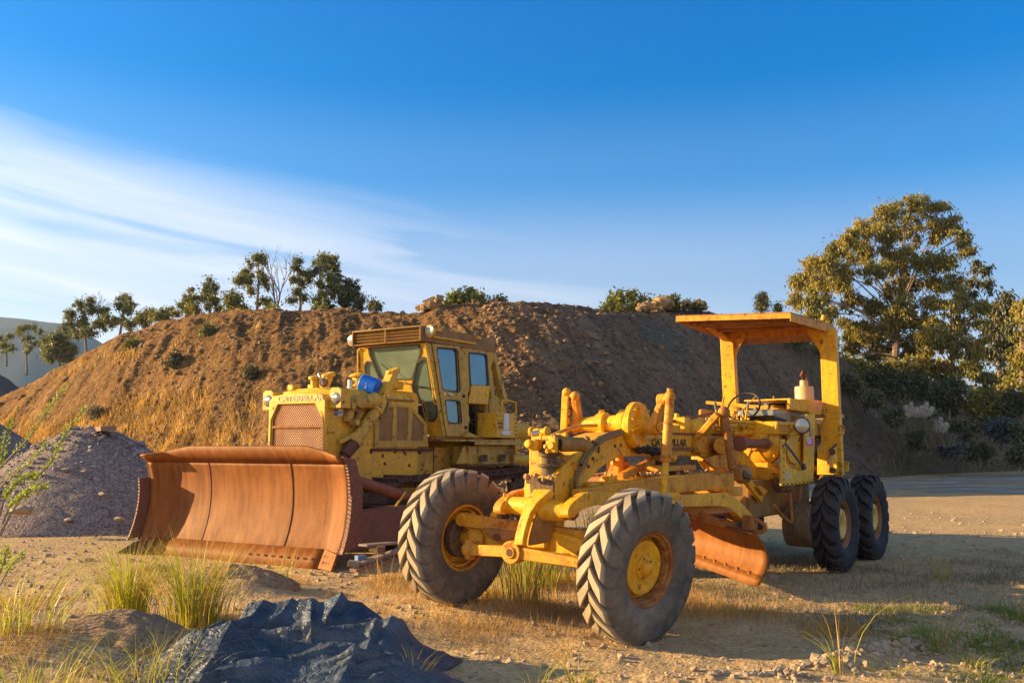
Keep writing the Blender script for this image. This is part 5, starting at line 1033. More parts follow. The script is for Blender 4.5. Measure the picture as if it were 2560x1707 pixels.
# under deck: transmission, tandem case, exhaust pipes, engine bay
mb = MB(); mb.box((4.9, .0, .98), (1.3, .9, .5)); mb.prism([(4.0, .4, .95), (4.4, .4, .72), (5.4, .4, .72), (5.4, .4, 1.0), (4.3, .4, 1.05)], (0, -.8, 0)); mb.box((6.2, 0, 1.0), (2.0, .6, .5)); mb.build('transmission', YB, gr, bevel=.03)  # brown colour darkened to paint in the shade below the deck
for o in (1, -1): MB().prism([(5.72, o*.85, .36), (5.62, o*.85, .6), (5.72, o*.85, .9), (6.6, o*.85, .98), (7.9, o*.85, .9), (8.1, o*.85, .6), (7.9, o*.85, .38)], (0, -.13*o, 0)).build('tandem_case', RS, gr, bevel=.03)
MB().cyl((5.42, .55, .60), (5.42, .92, .60), .30, n=30).build('drive_drum', RS, gr, bevel=.02)
MB().box((4.2, .0, .68), (1.4, .8, .28)).build('belly_guard', BLK, gr, bevel=.03)  # black colour stands in for the shaded cavity under the deck
t2 = .7; w2_ = lambda X, Y, t=t2: Vector(G.t(crop(1850, 1100, .2551)(X, Y), t))
MB().tube([w2_(475, 440), w2_(500, 640), w2_(510, 800)], .022, 8).tube([w2_(598, 440), w2_(580, 640), w2_(565, 800)], .022, 8).tube([w2_(340, 640), w2_(400, 730), w2_(480, 800), w2_(590, 800)], .025, 8).build('linkage_rod', YR, gr)
mb = MB(); mb.ball((4.9, .62, 1.15), .10, 12); mb.cyl((4.85, .6, 1.15), (5.0, .72, 1.15), .09); mb.build('fuel_filter', RS, gr)
# dash, levers, steering wheel, seat, engine covers
mb = MB(); mb.span((4.9, -.5, 1.84), (7.2, .62, 2.02)); mb.build('deck', YG, gr, bevel=.01)
mb = MB(); sw = Vector(G.t(c8(625, 400), .05)); rw = .24; axw = Vector((.62, .28, .62)); 
axw = Vector((-.80, -.05, .52)).normalized(); a_ = axw.orthogonal().normalized(); b2_ = axw.cross(a_)
rp = [sw+(a_*math.cos(2*math.pi*i/40)+b2_*math.sin(2*math.pi*i/40))*rw*1.0 for i in range(41)]
swo = MB().tube(rp, .014, 8, False).build('steering_wheel', BLK, gr)
mb = MB()
for k in (0, 1, 2): mb.cyl(sw-axw*.03, rp[(7+k*13) % 40], .009, n=6)
mb.cyl(sw-axw*.05, sw+axw*.01, .035); mb.cyl(sw-axw*.05, sw-axw*.03+Vector((-.25, 0, -.42)), .02); mb.build('wheel_spoke', YO, swo)
GRIP = simple('worn_grip', (.16, .14, .12), .5); mb = MB()
for (x1, y1, x2, y2, yl) in ((290, 640, 250, 340, 0), (300, 600, 365, 275, 1), (630, 665, 685, 340, 0), (735, 670, 785, 430, 2), (860, 640, 970, 365, 0), (625, 640, 612, 440, 0), (470, 650, 480, 480, 1), (520, 655, 510, 480, 1), (145, 620, 140, 545, 0)):
    p, q_ = Vector(sp(x1, y1, .15)), Vector(sp(x2, y2, .15)); lv_ = MB().cyl(p+(p-q_).normalized()*.06, q_, .018, .013, 8).build('control_lever', YG, gr); knob = MB()
    if yl == 2: knob.ball(q_, .034, 12)
    elif yl == 0: knob.cyl(p.lerp(q_, .72), q_, .022, .018, 8)
    if yl != 1: knob.build('lever_grip', GRIP, lv_)
mb.box(Vector(sp(495, 475, .15)), (.16, .06, .04)); mb.box(Vector(sp(235, 575, .15)), (.30, .08, .06)); mb.box(Vector(sp(230, 650, .15)), (.2, .1, .12)); mb.build('control_bracket', YG, gr)
mb = MB(); mb.prism([sp(60, 640, -.3), sp(70, 440, -.3), sp(90, 430, -.3), sp(270, 455, -.3), sp(270, 640, -.3)], (0, -.04, 0)); mb.build('dash_panel', YO, gr, bevel=.005)
x = Vector(sp(540, 440, .1)).x; sb_ = [sp(535, 445, -.05), sp(700, 440, -.05), sp(960, 445, -.05), sp(1050, 480, -.05), sp(1105, 560, -.05), sp(1112, 690, -.05), sp(760, 680, -.05), sp(650, 600, -.05), sp(535, 545, -.05)]
MB().prism(rounded(sb_, .06), (0, .55, 0)).build('operator_seat', GREYS, gr, bevel=.03, seg=3)
MB().prism(rounded([sp(1060, 475, .0), sp(1105, 500, 0), sp(1122, 560, 0), sp(1125, 695, 0), sp(1060, 695, 0)], .03), (0, .46, 0)).build('seat_edge', BLK, gr, bevel=.02)
MB().prism([sp(530, 520, -.0), sp(740, 580, -.0), sp(690, 650, 0), sp(590, 640, 0)], (0, .52, 0)).build('seat_painted_shade', BLK, gr, bevel=.01)  # black slab painted in as the shade below the seat
cb0, cb1, cb2 = Vector(G.s(c8(145, 345), 6.0)), Vector(G.s(c8(1250, 445), 6.1)), Vector(G.s(c8(1830, 500), 6.2))
mb = MB(); mb.beam(cb0, cb1, .12, .05, h2=.06); mb.beam(cb1, (7.1, .86, cb2.z+.0), .12, .05); mb.prism([G.s(c8(795, 380), 6.05), G.s(c8(1240, 420), 6.05), G.s(c8(1240, 455), 6.05), G.s(c8(795, 420), 6.05)], (.2, 0, 0)); mb.build('cross_bar', YG, gr, bevel=.006)
hp = [G.t(c8(1232, 290), .62), G.t(c8(1665, 328), .62), G.t(c8(1632, 482), .62), G.t(c8(1245, 440), .62), G.t(c8(1222, 430), .62)]
mb = MB(); mb.prism(hp, (0, -.04, 0)); mb.prism([hp[0], hp[1], (hp[1][0]+.1, -.1, hp[1][2]), (hp[0][0]+.1, -.1, hp[0][2])], (0, 0, -.02)); mb.build('engine_cover', YG, gr, bevel=.006)
mz = Vector(G.t(c8(1418, 300), .35)); zt_m = Vector(G.t(c8(1418, 150), .35)).z
mb = MB(); mb.lathe((mz.x, .35, 0), (0, 0, 1), [(mz.z-.15, 0), (mz.z-.15, .145), (zt_m-.0, .145), (zt_m+.015, .135), (zt_m+.02, .065), (zt_m+.11, .062), (zt_m+.115, .05), (zt_m+.115, 0)], 32); mf = mb.build('exhaust_muffler', CREAM, gr)
mb = MB(); mb.box((mz.x+.02, .37, zt_m+.14), (.10, .09, .03)); mb.cyl((mz.x-.05, .33, zt_m+.22), (mz.x-.02, .37, zt_m+.20), .05, n=16); mb.cyl((mz.x-.04, .34, zt_m+.12), (mz.x-.04, .34, zt_m+.2), .012, n=6); mb.build('rain_flap', RD, mf)
tk = Vector(G.t(c8(1018, 385), -.1)); mb = MB(); mb.lathe((tk.x, -.1, tk.z), (0, 0, 1), [(-.3, 0), (-.3, .20), (-.0, .20), (.01, .19)], 30); tnk = mb.build('tank', YDd, gr)
MB().lathe((tk.x, -.1, tk.z), (0, 0, 1), [(.0, .205), (.03, .205), (.055, .17), (.06, 0)], 30).build('tank_lid', DBLUE, tnk); MB().cyl((tk.x, -.1, tk.z+.05), (tk.x, -.1, tk.z+.15), .012, n=6).build('lid_stud', YO, tnk)
mb = MB(); mb.prism([sp(1235, 510, .5), sp(1450, 525, .5), sp(1440, 720, .5), sp(1235, 710, .5)], (0, -.03, 0)); mb.span((5.9, -.45, 1.9), (8.3, .35, 2.12)); mb.span((8.3, -.5, 1.1), (8.36, .5, 2.15)); mb.build('engine_hood', YO, gr, bevel=.008)
mb = MB(); mb.span((6.5, -.3, 1.1), (8.2, .4, 1.85)); mb.build('engine_block', BLK, gr, bevel=.03)
mb = MB()
for i in range(16):
    x = 6.6+rnd.random()*.9; z = 1.2+rnd.random()*.7; mb.cyl((x, .42, z), (x+rnd.uniform(-.15, .25), .55+rnd.random()*.12, z+rnd.uniform(-.2, .2)), rnd.uniform(.015, .05), n=8)
mb.beam((6.75, .66, .95), (7.05, .66, 1.75), .12, .05, (0, 1, 0)); mb.beam((6.35, .66, .9), (6.9, .66, 1.4), .1, .05, (0, 1, 0)); mb.build('engine_parts', YB, gr)
# ---- canopy
mb = MB(); zc = 3.57
FR_, FL_, RR_ = Vector(G.t(c7(992, 92), .82)), Vector(G.t(c7(92, 122), -.90)), Vector(G.t(c7(1337, 198), .86)); RL_ = Vector((RR_.x-.25, -.92, RR_.z-.0))
cor = [FL_, FR_, RR_, RL_]
can = MB().prism(cor, (0, 0, -.022)).build('canopy_roof', YR, gr, bevel=.004)  # darker paint puts the underside's shade into the colour
mb = MB()
for i, (a, b, dd) in enumerate(((FL_, FR_, .09), (FR_, RR_, .13), (RR_, RL_, .13), (RL_, FL_, .10))):
    n_ = ((a+b)/2-(FL_+RR_)/2); n_.z = 0; n_ = n_.normalized()*-.012
    mb.prism([a+Vector((0, 0, -.02)), b+Vector((0, 0, -.02)), b+Vector((0, 0, -dd)), a+Vector((0, 0, -dd))], n_)
mb.build('canopy_rim', YO, can, bevel=.003)
mb = MB(); i1, i2 = FL_.lerp(RL_, .16), FR_.lerp(RR_, .16); mb.prism([i1+Vector((0, .1, -.02)), i2+Vector((0, -.08, -.02)), i2+Vector((0, -.08, -.13)), i1+Vector((0, .1, -.13))], (.02, 0, 0))
for f in (.45, .7): mb.beam(FL_.lerp(RL_, f)+Vector((0, .1, -.05)), FR_.lerp(RR_, f)+Vector((0, -.1, -.05)), .05, .06)
mb.build('canopy_bearer', YR, can, bevel=.004)  # bearers darkened in colour for the shade under the roof
mb = MB()
for i in range(9): p = i1.lerp(i2, .12+.09*i)+Vector((-.004, 0, -.045)); mb.box(p, (.004, .07, .012))
mb.build('rim_slot', BLK, can)
pr_t = .84
for nm, tt, topc, botc in (('r', .84, (1290, 235), (1318, 880)), ('l', -.80, (498, 262), (528, 840))):
    p = Vector(G.t(c7(*topc), tt)); q_ = Vector(G.t(c7(*botc), tt)); dq = (q_-p).normalized(); q2 = p+dq*((p.z-1.25)/-dq.z) if nm == 'r' else p+dq*((p.z-1.9)/-dq.z)
    mb = MB(); mb.beam(p, q2, .17 if nm == 'r' else .15, .20, (0, 1, 0)) if False else mb.beam(p, q2, .12, .24 if nm == 'r' else .22, (0, 1, 0), .12, .26 if nm == 'r' else .24)
    mb.build('canopy_post', YG, gr, bevel=.008)
    MB().beam(p+Vector((.15, .0, 0)), q2+Vector((.16, 0, 0)), .15, .03, (0, 1, 0)).build('post_flange', YO, gr, bevel=.004)
    sgn = -1 if nm == 'r' else 1
    g_ = MB(); g_.prism([p+Vector((.0, sgn*.05, .02)), p+Vector((.0, sgn*.32, .02)), p+Vector((.0, sgn*.30, -.06)), p+Vector((.0, sgn*.17, -.28)), p+Vector((0, sgn*.05, -.62))], (.03, 0, 0)); g_.build('post_gusset', YG, gr, bevel=.004)
    if nm == 'l': MB().beam(p+Vector((.05, .03, -.58)), p+Vector((.40, .06, -.02)), .05, .03, (0, 1, 0)).beam(p+Vector((-.95, 0, .06)), p+Vector((-.05, 0, -.10)), .05, .12, (0, 1, 0)).build('post_brace', YO, gr, bevel=.004)
MB().beam(Vector((6.9, -.80, 3.42)), Vector((7.15, .84, 3.42)), .10, .16).build('post_header', YR, gr, bevel=.008)  # header darkened in colour for the roof's shade
MB().cyl(G.t(c7(1250, 160), .8), G.t(c7(1250, 118), .8), .04, .03).build('roof_hook', YO, can)
# rear bulkhead, light box, rail
X_ = lambda X, Y, t=.92: Vector(G.t(c7(X, Y), t))
MB().prism([X_(1362, 960), X_(1398, 958), X_(1392, 1370), X_(1335, 1370), X_(1335, 1150), X_(1362, 1120)], (0, -.25, 0)).build('rear_bulkhead', YD, gr, bevel=.008)
MB().prism([X_(1300, 1160, .95), X_(1335, 1150, .95), X_(1330, 1360, .95), X_(1300, 1350, .95)], (0, -.04, 0)).build('post_foot', YO, gr, bevel=.006)
mb = MB(); mb.beam(X_(1300, 1180, .97), X_(1352, 1130, .97), .02, .03); 
for Y in (1190, 1335): mb.cyl(X_(1320, Y, .9), X_(1320, Y, 1.0), .045)
mb.build('mount_bolt', RD, gr)
MB().tube(spline([X_(1372, 985, .96), X_(1400, 985, 1.0), X_(1410, 1010, 1.0), X_(1405, 1045, 1.0), X_(1370, 1052, .96)], 5), .016, 8).build('grab_handle', YO, gr)
lb_ = MB(); o_ = [X_(1355, 1265, .98), X_(1452, 1270, .98), X_(1450, 1342, .98), X_(1355, 1340, .98)]; lb_.plate(o_, [grow(o_, -.035)], (0, -.14, 0)); lb_.prism([p+Vector((0, -.12, 0)) for p in o_], (0, -.02, 0)); lb_.build('tail_light_guard', YD, gr, bevel=.004)
MB().ball(X_(1400, 1305, .93), .06, 14, (1.2, .5, 1)).build('tail_light', RS, gr)

# ================================================================ terrain
def fbm(x, y, z, o=4, l=2.1):
    s, a = 0., 1.
    for i in range(o): s += a*noise.noise(Vector((x, y, z))); x *= l; y *= l; z = z*l+3.1; a *= .5
    return s
def gs(x, y, cx, cy, r, h, ry=None, rot=0.):
    dx, dy = x-cx, y-cy
    if rot: c, s = math.cos(rot), math.sin(rot); dx, dy = dx*c+dy*s, -dx*s+dy*c
    return h*math.exp(-(dx*dx/(r*r)+dy*dy/((ry or r)**2)))
def gz(x, y):
    z = 0.
    z += gs(x, y, -.6, 9.35, 1.0, .11) + gs(x, y, 1.3, 8.0, 1.2, -.03) + gs(x, y, 5.2, 13.5, 2.6, -.07)
    z += .22*min(1., max(0., (y-20)/25.))
    if y < 16:
        z += gs(x, y, -3.1, 10.15, .62, .20, .38) + gs(x, y, -4.1, 10.9, .55, .17, .35) + gs(x, y, -3.2, 6.9, .9, .20, .6) + gs(x, y, -4.3, 7.0, 1.0, .18, .8) + gs(x, y, -3.2, 9.2, 1.3, .08) + gs(x, y, -5.2, 9., 1.0, .10)
        z += gs(x, y, 1.6, 6.5, 1.7, .07, .20, -.0-.30) + gs(x, y, 2.9, 7.45, 1.1, .09, .16, .62) + gs(x, y, 4.4, 8.9, 1.2, .07, .2, .7)
        z += gs(x, y, 3.6, 6.9, 1.5, -.05, .35, .8) + gs(x, y, 3.9, 5.9, 1.2, .08, .5, .4) + gs(x, y, 5.6, 8.2, 1.5, .06, .6)
        k = 1. if y < 12 else (16-y)/4
        z += k*(.030*fbm(x*.9, y*.9, 1.)+.011*fbm(x*4.3, y*4.3, 5., 3))
        if abs(y-6.8) < 2.6: z += .012*abs(noise.noise(Vector((x*9, y*9, 2))))*k
    if y > 10: z += .03*fbm(x*.35, y*.35, 8., 3)*min(1, (y-10)/8)
    return z
AZ = sorted(set([round(-math.pi+i*math.pi/60, 4) for i in range(120) if abs(-math.pi+i*math.pi/60) > .75]+[round(-.75+i*1.5/520, 4) for i in range(521)]))
RR = [.5, 1.5, 2.5, 3.5]+list(np.exp(np.linspace(math.log(4.2), math.log(60), 300)))+[75, 100, 150, 250, 500, 900]
V = [(r*math.sin(a), r*math.cos(a), gz(r*math.sin(a), r*math.cos(a)) if abs(a) < .8 and r < 120 else (.22 if r > 45 else 0.)) for r in RR for a in AZ]
na = len(AZ); F = [(i*na+j, i*na+(j+1) % na, (i+1)*na+(j+1) % na, (i+1)*na+j) for i in range(len(RR)-1) for j in range(na)]
tag(npmesh('ground', V, F, GROUND, smooth=True), kind='structure')
# greyish dried puddle crust on the road beyond the grader
m_, t_, b_ = mk('pale_dry_crust'); nn_ = tex(t_, 'ShaderNodeTexNoise', 2., i_Detail=8.); L(t_, mix(t_, nn_.outputs[0], (.38, .31, .235), (.29, .24, .19)), b_.inputs['Base Color']); b_.inputs['Roughness'].default_value = .9; bump(t_, b_, nn_.outputs[0], .03)
mpp = N(t_, 'ShaderNodeMapping'); mpp.inputs['Scale'].default_value = (.35, 1., 1.); L(t_, N(t_, 'ShaderNodeTexCoord').outputs['Object'], mpp.inputs[0]); n9 = tex(t_, 'ShaderNodeTexNoise', .55, mpp.outputs[0], i_Detail=9., i_Roughness=.65)
tr_ = N(t_, 'ShaderNodeBsdfTransparent'); ms_ = N(t_, 'ShaderNodeMixShader'); L(t_, cramp(t_, n9.outputs[0], [(.44, 0), (.56, 1)]), ms_.inputs[0]); L(t_, tr_.outputs[0], ms_.inputs[1]); L(t_, b_.outputs[0], ms_.inputs[2]); L(t_, ms_.outputs[0], t_.nodes['Material Output'].inputs[0])
V, F = [], []
for i in range(61):
    x = -1+i*.55
    y0 = 31+1.2*fbm(x*.3, 0, 4.); y1 = 37+.45*x+1.5*fbm(x*.25, 3, 9.)
    for j in range(9): y = y0+(y1-y0)*j/8; V.append((x+5, y, gz(x+5, y)+.015))
F = [(i*9+j, (i+1)*9+j, (i+1)*9+j+1, i*9+j+1) for i in range(60) for j in range(8)]
tag(npmesh('dry_road', V, F, m_, smooth=True), kind='structure')
# ---- the spoil hill: crest line, foot line and everything between
def lerp_t(tab, x):
    if x <= tab[0][0]: return tab[0][1]
    for (a, u_), (b, v_) in zip(tab, tab[1:]):
        if x <= b: f = (x-a)/(b-a); f = f*f*(3-2*f)*.5+f*.5; return u_+(v_-u_)*f
    return tab[-1][1]
CREST = [(-500, 1130), (-250, 1085), (-60, 1020), (0, 993), (65, 962), (152, 915), (218, 877), (305, 834), (414, 803), (490, 787), (588, 776), (675, 772), (762, 778), (849, 771), (947, 782), (1045, 783), (1100, 766), (1153, 760), (1230, 757), (1306, 756), (1371, 759), (1448, 766), (1497, 778), (1567, 784), (1633, 779), (1698, 777), (1763, 778), (1850, 800), (1937, 834), (2014, 862), (2090, 895), (2180, 930), (2300, 975), (2450, 1015), (2600, 1045), (2900, 1080)]
FOOT = [(-500, 50), (0, 40), (300, 34), (700, 28), (1100, 24.5), (1400, 24.5), (1700, 29), (2000, 36), (2150, 41), (2300, 46), (2450, 50), (2600, 55), (2900, 62)]
TOPR = [(-500, 56), (0, 48), (300, 44.5), (700, 41), (1100, 38.5), (1300, 38), (1500, 39.5), (1700, 44), (2000, 54), (2300, 62), (2600, 70), (2900, 76)]
def pxaz(px): return math.atan((px-CX)/FPX/math.cos(PITCH)*1.0)
def hillz(px, k):      # k 0 foot .. 1 crest .. 2 back
    rb, rc = lerp_t(FOOT, px), lerp_t(TOPR, px)
    cy_ = lerp_t(CREST, px); v = W3(px, cy_, 1.); 
    return rb, rc, cy_
NP_, NK = 760, 210
V = []; TONE = []; CLAY = []
pxs = [-480+3350*i/(NP_-1) for i in range(NP_)]
ks = [i/150 for i in range(151)]+[1+.02*i for i in range(1, 60)]
for px in pxs:
    rb, rc, cy_ = hillz(px, 0); r1 = ray(px, cy_); tanel = r1[2]/math.hypot(r1[0], r1[1]); hx, hy = r1[0]/math.hypot(r1[0], r1[1]), r1[1]/math.hypot(r1[0], r1[1])
    rc2 = rc/hy; rb2 = rb/hy; zc = EYE+tanel*rc2
    for k in ks:
        r = rb2+(rc2-rb2)*min(k, 1) if k <= 1 else rc2+(k-1)*22
        x, y = r*hx, r*hy
        if k <= 1: f = k+.05*math.sin(k*math.pi*2)*-1; e = 1-(1-min(1, (1-k)/.05))**2*.0; z = -.25+(zc+.25)*(f*.97+.03*k)
        else: z = zc-(k-1)*1.6-(k-1)**2*1.5
        env = min(1, k/.06)*min(1., max(.12, abs(1-k)/.10 if k < 1 else .5))
        # gullies running down the slope, plus lumps
        u_ = math.atan2(x, y)*34; left = max(0, min(1, (1350-px)/500.))
        ph = (px-(1-min(k, 1))*(-260+700*max(0, min(1, (px-300)/1300))))*.021; rill = fbm(ph, k*1.6, 2., 4)*.42+abs(noise.noise(Vector((ph*2.6, k*2.2, 7.))))*.40
        TONE.append(.5+.38*fbm(ph*1.1, k*3.2, 5., 5)+.30*fbm(ph*4., k*14., 3., 4)); CLAY.append(max(0., min(.8, 1.6*math.exp(-((px-1590-(1-k)*260)/48)**2-((k-.74)/.16)**2)+.5*noise.noise(Vector((ph*3, k*6, 4.)))-.25)) if 1400 < px < 1900 else 0.)
        lump = fbm(x*.55, y*.55, z*.55, 5)*.38+abs(fbm(x*1.7, y*1.7, 3., 3))*.14*(.4+left*.8)
        big = noise.noise(Vector((px*.0035, k*1.5, 11.)))*.9
        dz_ = env*(rill*.40+lump*.70+big*.55+.10*abs(fbm(x*3.6, y*3.6, 7., 2)))
        cr = 0
        if abs(1-k) < .12: cr = .10*fbm(x*1.3, y*1.3, 5., 4)+.06*abs(fbm(x*3, y*3, 1, 2))
        V.append((x-hx*dz_*.5, y-hy*dz_*.5, z+dz_*.55+cr))
nk = len(ks); HV = np.array(V).reshape(NP_, nk, 3)
F = [(i*nk+j, (i+1)*nk+j, (i+1)*nk+j+1, i*nk+j+1) for i in range(NP_-1) for j in range(nk-1)]
hl = npmesh('hill', V, F, HILL, smooth=True); tag(hl, kind='structure')
for nm_, dat in (('tone', TONE), ('clay', CLAY)): hl.data.attributes.new(nm_, 'FLOAT', 'POINT').data.foreach_set('value', np.array(dat, dtype=np.float32))
def hill_pt(px, k):
    i = (px+480)/3350*(NP_-1); j = k*150 if k <= 1 else 150+(k-1)/.02
    i0, j0 = int(max(0, min(NP_-2, i))), int(max(0, min(nk-2, j))); a, b = i-i0, j-j0
    return Vector(HV[i0, j0]*(1-a)*(1-b)+HV[i0+1, j0]*a*(1-b)+HV[i0, j0+1]*(1-a)*b+HV[i0+1, j0+1]*a*b)
# far ridges
def farridge(name, pts, Y, depth, mat, seed):
    V, F = [], []; n = 160
    for i in range(n+1):
        px = pts[0][0]+(pts[-1][0]-pts[0][0])*i/n; c = W3(px, lerp_t(pts, px), Y); zc = c.z+Y*.0016*fbm(px*.02, seed, 1., 4)
        for j in range(7):
            f = j/6; V.append((c.x*(1-.18*(1-f)), Y-depth*(1-f), -5+(zc+5)*f**.8+Y*.002*fbm(px*.012, j*.6, seed, 3)*(1 if 0 < j < 6 else 0)))
        V.append((c.x*1.1, Y+depth, -5))
    F = [(i*8+j, (i+1)*8+j, (i+1)*8+j+1, i*8+j+1) for i in range(n) for j in range(7)]
    tag(npmesh(name, V, F, mat, smooth=True), kind='structure')
farridge('far_hill', [(-3400, 1110), (-2400, 960), (-1500, 850), (-900, 800), (-400, 770), (0, 792), (60, 797), (110, 805), (150, 808), (200, 830), (300, 880), (700, 960), (1100, 990), (1500, 1080)], 850, 240, FARH, 2.)
farridge('far_hill', [(1200, 1060), (1600, 960), (1800, 900), (1950, 880), (2100, 900), (2400, 960), (2700, 1000), (3300, 1080)], 600, 160, FARH, 5.)
# ---- gravel and dirt heaps
def heap(name, label, cat, cx, cy, h, rx, ry, mat, seed, flat=.0, nz=.10, group=None, skew=0, pw=1.15):
    V, F = [], []; na_, nr = 150, 60
    for i in range(nr+1):
        f = i/nr
        for j in range(na_):
            a = 2*math.pi*j/na_; w = 1+.08*fbm(math.cos(a)*1.2, math.sin(a)*1.2, seed, 3); x, y = cx+rx*f*w*math.cos(a)+skew*(1-f), cy+ry*f*w*math.sin(a)
            g_ = max(0, f-flat)/(1-flat); z = h*(1-g_**pw) + nz*(1-f*.6)*fbm(x*1.1, y*1.1, seed, 5)*min(1, (1-f)*8)+.02*noise.noise(Vector((x*9, y*9, seed)))
            V.append((x-cx, y-cy, z if f < 1 else -.05))
    F = [(i*na_+j, i*na_+(j+1) % na_, (i+1)*na_+(j+1) % na_, (i+1)*na_+j) for i in range(nr) for j in range(na_)]
    o = npmesh(name, V, F, mat, smooth=True); o.location = (cx, cy, gz(cx, cy)-.02 if cy < 40 else 0); return tag(o, label, cat, group)
heap('gravel_pile', 'large cone of purple grey gravel left of the rusty blade', 'gravel pile', -9.55, 20.6, 2.05, 3.55, 3.6, GRAVEL, 3., .12, .06)
heap('gravel_pile', 'smooth purple grey gravel bank at the left edge, behind the gravel cone', 'gravel pile', -20.2, 28.5, 3.9, 6.9, 6., GRAVEL, 9., .12, .1)
heap('gravel_pile', 'low grey brown heap between the gravel cone and the gravel bank at the left edge', 'gravel pile', -12.9, 21.6, 1.0, 2.7, 2.3, MOUND, 5., .1, .07)
heap('dirt_mound', 'dark grey dirt mound in the distance at the left edge, below the far trees', 'dirt mound', -42, 68, 8.2, 11.5, 12, MOUND, 6., .1, .3)
heap('dirt_heap', 'small brown dirt heap against the left end of the rusty blade', 'dirt heap', -4.35, 11.25, .24, .55, .45, DIRT, 2., .0, .10, pw=1.3)
heap('dirt_heap', 'small grey gravel heap in front of the middle of the rusty blade', 'dirt heap', -3.2, 10.45, .26, .80, .6, DIRT, 8., .0, .07, pw=1.4)
heap('dirt_heap', 'low crumbly earth hump among the grass left of the blue tarp', 'dirt heap', -3.1, 7.25, .20, .75, .5, DIRT, 12., .1, .10, pw=1.4)
# ---- stones and clods
ico = bmesh.new(); bmesh.ops.create_icosphere(ico, subdivisions=1, radius=1); IV = np.array([v.co[:] for v in ico.verts]); IF = np.array([[v.index for v in f.verts] for f in ico.faces]); ico.free()
def stones(name, pts, sizes, mat, seed, label=None, cat=None, kind='stuff', rough=.35):
    rs = np.random.RandomState(seed); n = len(pts); V = np.zeros((n, len(IV), 3)); k = len(IV)
    for i in range(n):
        q, _ = np.linalg.qr(rs.randn(3, 3)); v = IV*(1+rs.uniform(-rough, rough, (k, 1)))*rs.uniform(.55, 1.2, 3); V[i] = (v@q)*sizes[i]*np.array([1, 1, .8])+pts[i]
    F = (IF[None]+(np.arange(n)*k)[:, None, None]).reshape(-1, 3); o = npmesh(name, V.reshape(-1, 3), F, mat); return tag(o, label, cat, kind=kind)
rs = np.random.RandomState(4)
P, Sz = [], []
for i in range(9000):
    y = 5.2*math.exp(rs.rand()*1.5); x = rs.uniform(-.62, .66)*y; s = .006*math.exp(rs.rand()**3*1.9); P.append((x, y, gz(x, y)+s*.2)); Sz.append(s*(1 if y < 12 else 1.6))
for i in range(420):
    a = rs.rand(); x, y = 1.3+a*2.6+rs.randn()*.10, 6.55+a*1.35+rs.randn()*.09; s = rs.uniform(.012, .045); P.append((x, y, gz(x, y)+s*.2)); Sz.append(s)
for i in range(900):
    x, y = rs.uniform(3.0, 6), rs.uniform(5.6, 9.5); s = rs.uniform(.01, .035); P.append((x, y, gz(x, y)+s*.2)); Sz.append(s)
stones('gravel_stones', P, Sz, STONE, 1, 'loose pale stones and crumbs scattered over the sandy ground', 'stones')
P, Sz = [], []
for i in range(2600):
    a = rs.uniform(0, 2*math.pi); f = math.sqrt(rs.rand())*.98; x, y = -9.55+3.5*f*math.cos(a), 20.6+3.5*f*math.sin(a)
    if y > 20.8: continue
    g_ = max(0, f-.12)/.88; P.append((x, y, 2.05*(1-g_**1.15)+.03)); Sz.append(.018*math.exp(rs.rand()**4*1.7))
stones('gravel_stones', P, Sz, simple('mauve_stone', (.27, .22, .22), .85, var=.45, sc=6.), 2, 'loose stones lying on the purple grey gravel cone', 'stones')
P, Sz = [], []
for i in range(9000):
    px = rs.uniform(300, 2100); k = rs.rand()*1.02; p = hill_pt(px, k)
    P.append(tuple(p+Vector((0, 0, .02)))); Sz.append(.024*math.exp(rs.rand()**6*1.8))
for i in range(700):      # crumbly spill running down the middle of the slope
    k = rs.rand(); px = 1160+90*k+rs.randn()*35+90*(1-k); p = hill_pt(px, k); P.append(tuple(p+Vector((0, 0, .03)))); Sz.append(.03+.10*rs.rand()**2.5)
stones('soil_clods', P, Sz, simple('soil_clod', (.22, .135, .07), .95, var=.5, sc=2., bd=.02), 3, 'clods and broken soil scattered over the hillside', 'soil clods', rough=.5)
for px, k, s, lb in ((1058, .98, .36, 'round brown clod on the crest, left of the olive bush'), (1084, .98, .46, 'big brown clod with a twig on the crest beside the rounder one'), (1614, .99, .42, 'pale knobbly soil lump on the crest right of the round bush'), (1660, 1.0, .55, 'tall pale clod standing on the crest by the small saplings'), (1712, 1.0, .40, 'dark jagged clod on the crest left of the canopy'), (1745, 1.0, .48, 'darkest clod on the crest just beside the canopy edge')):
    p = hill_pt(px, k); st_ = stones('soil_boulder', [(0, 0, 0)]+[(rs.uniform(-.8, .8)*s, rs.uniform(-.4, .4)*s, rs.uniform(-.2, .5)*s) for _ in range(7)], [s]+[s*.45]*7, simple('clod', (.30, .19, .09), .95, var=.4, sc=3., bd=.05), int(px), lb, 'clod', None, .3); st_.location = p+Vector((0, 0, s*.5))

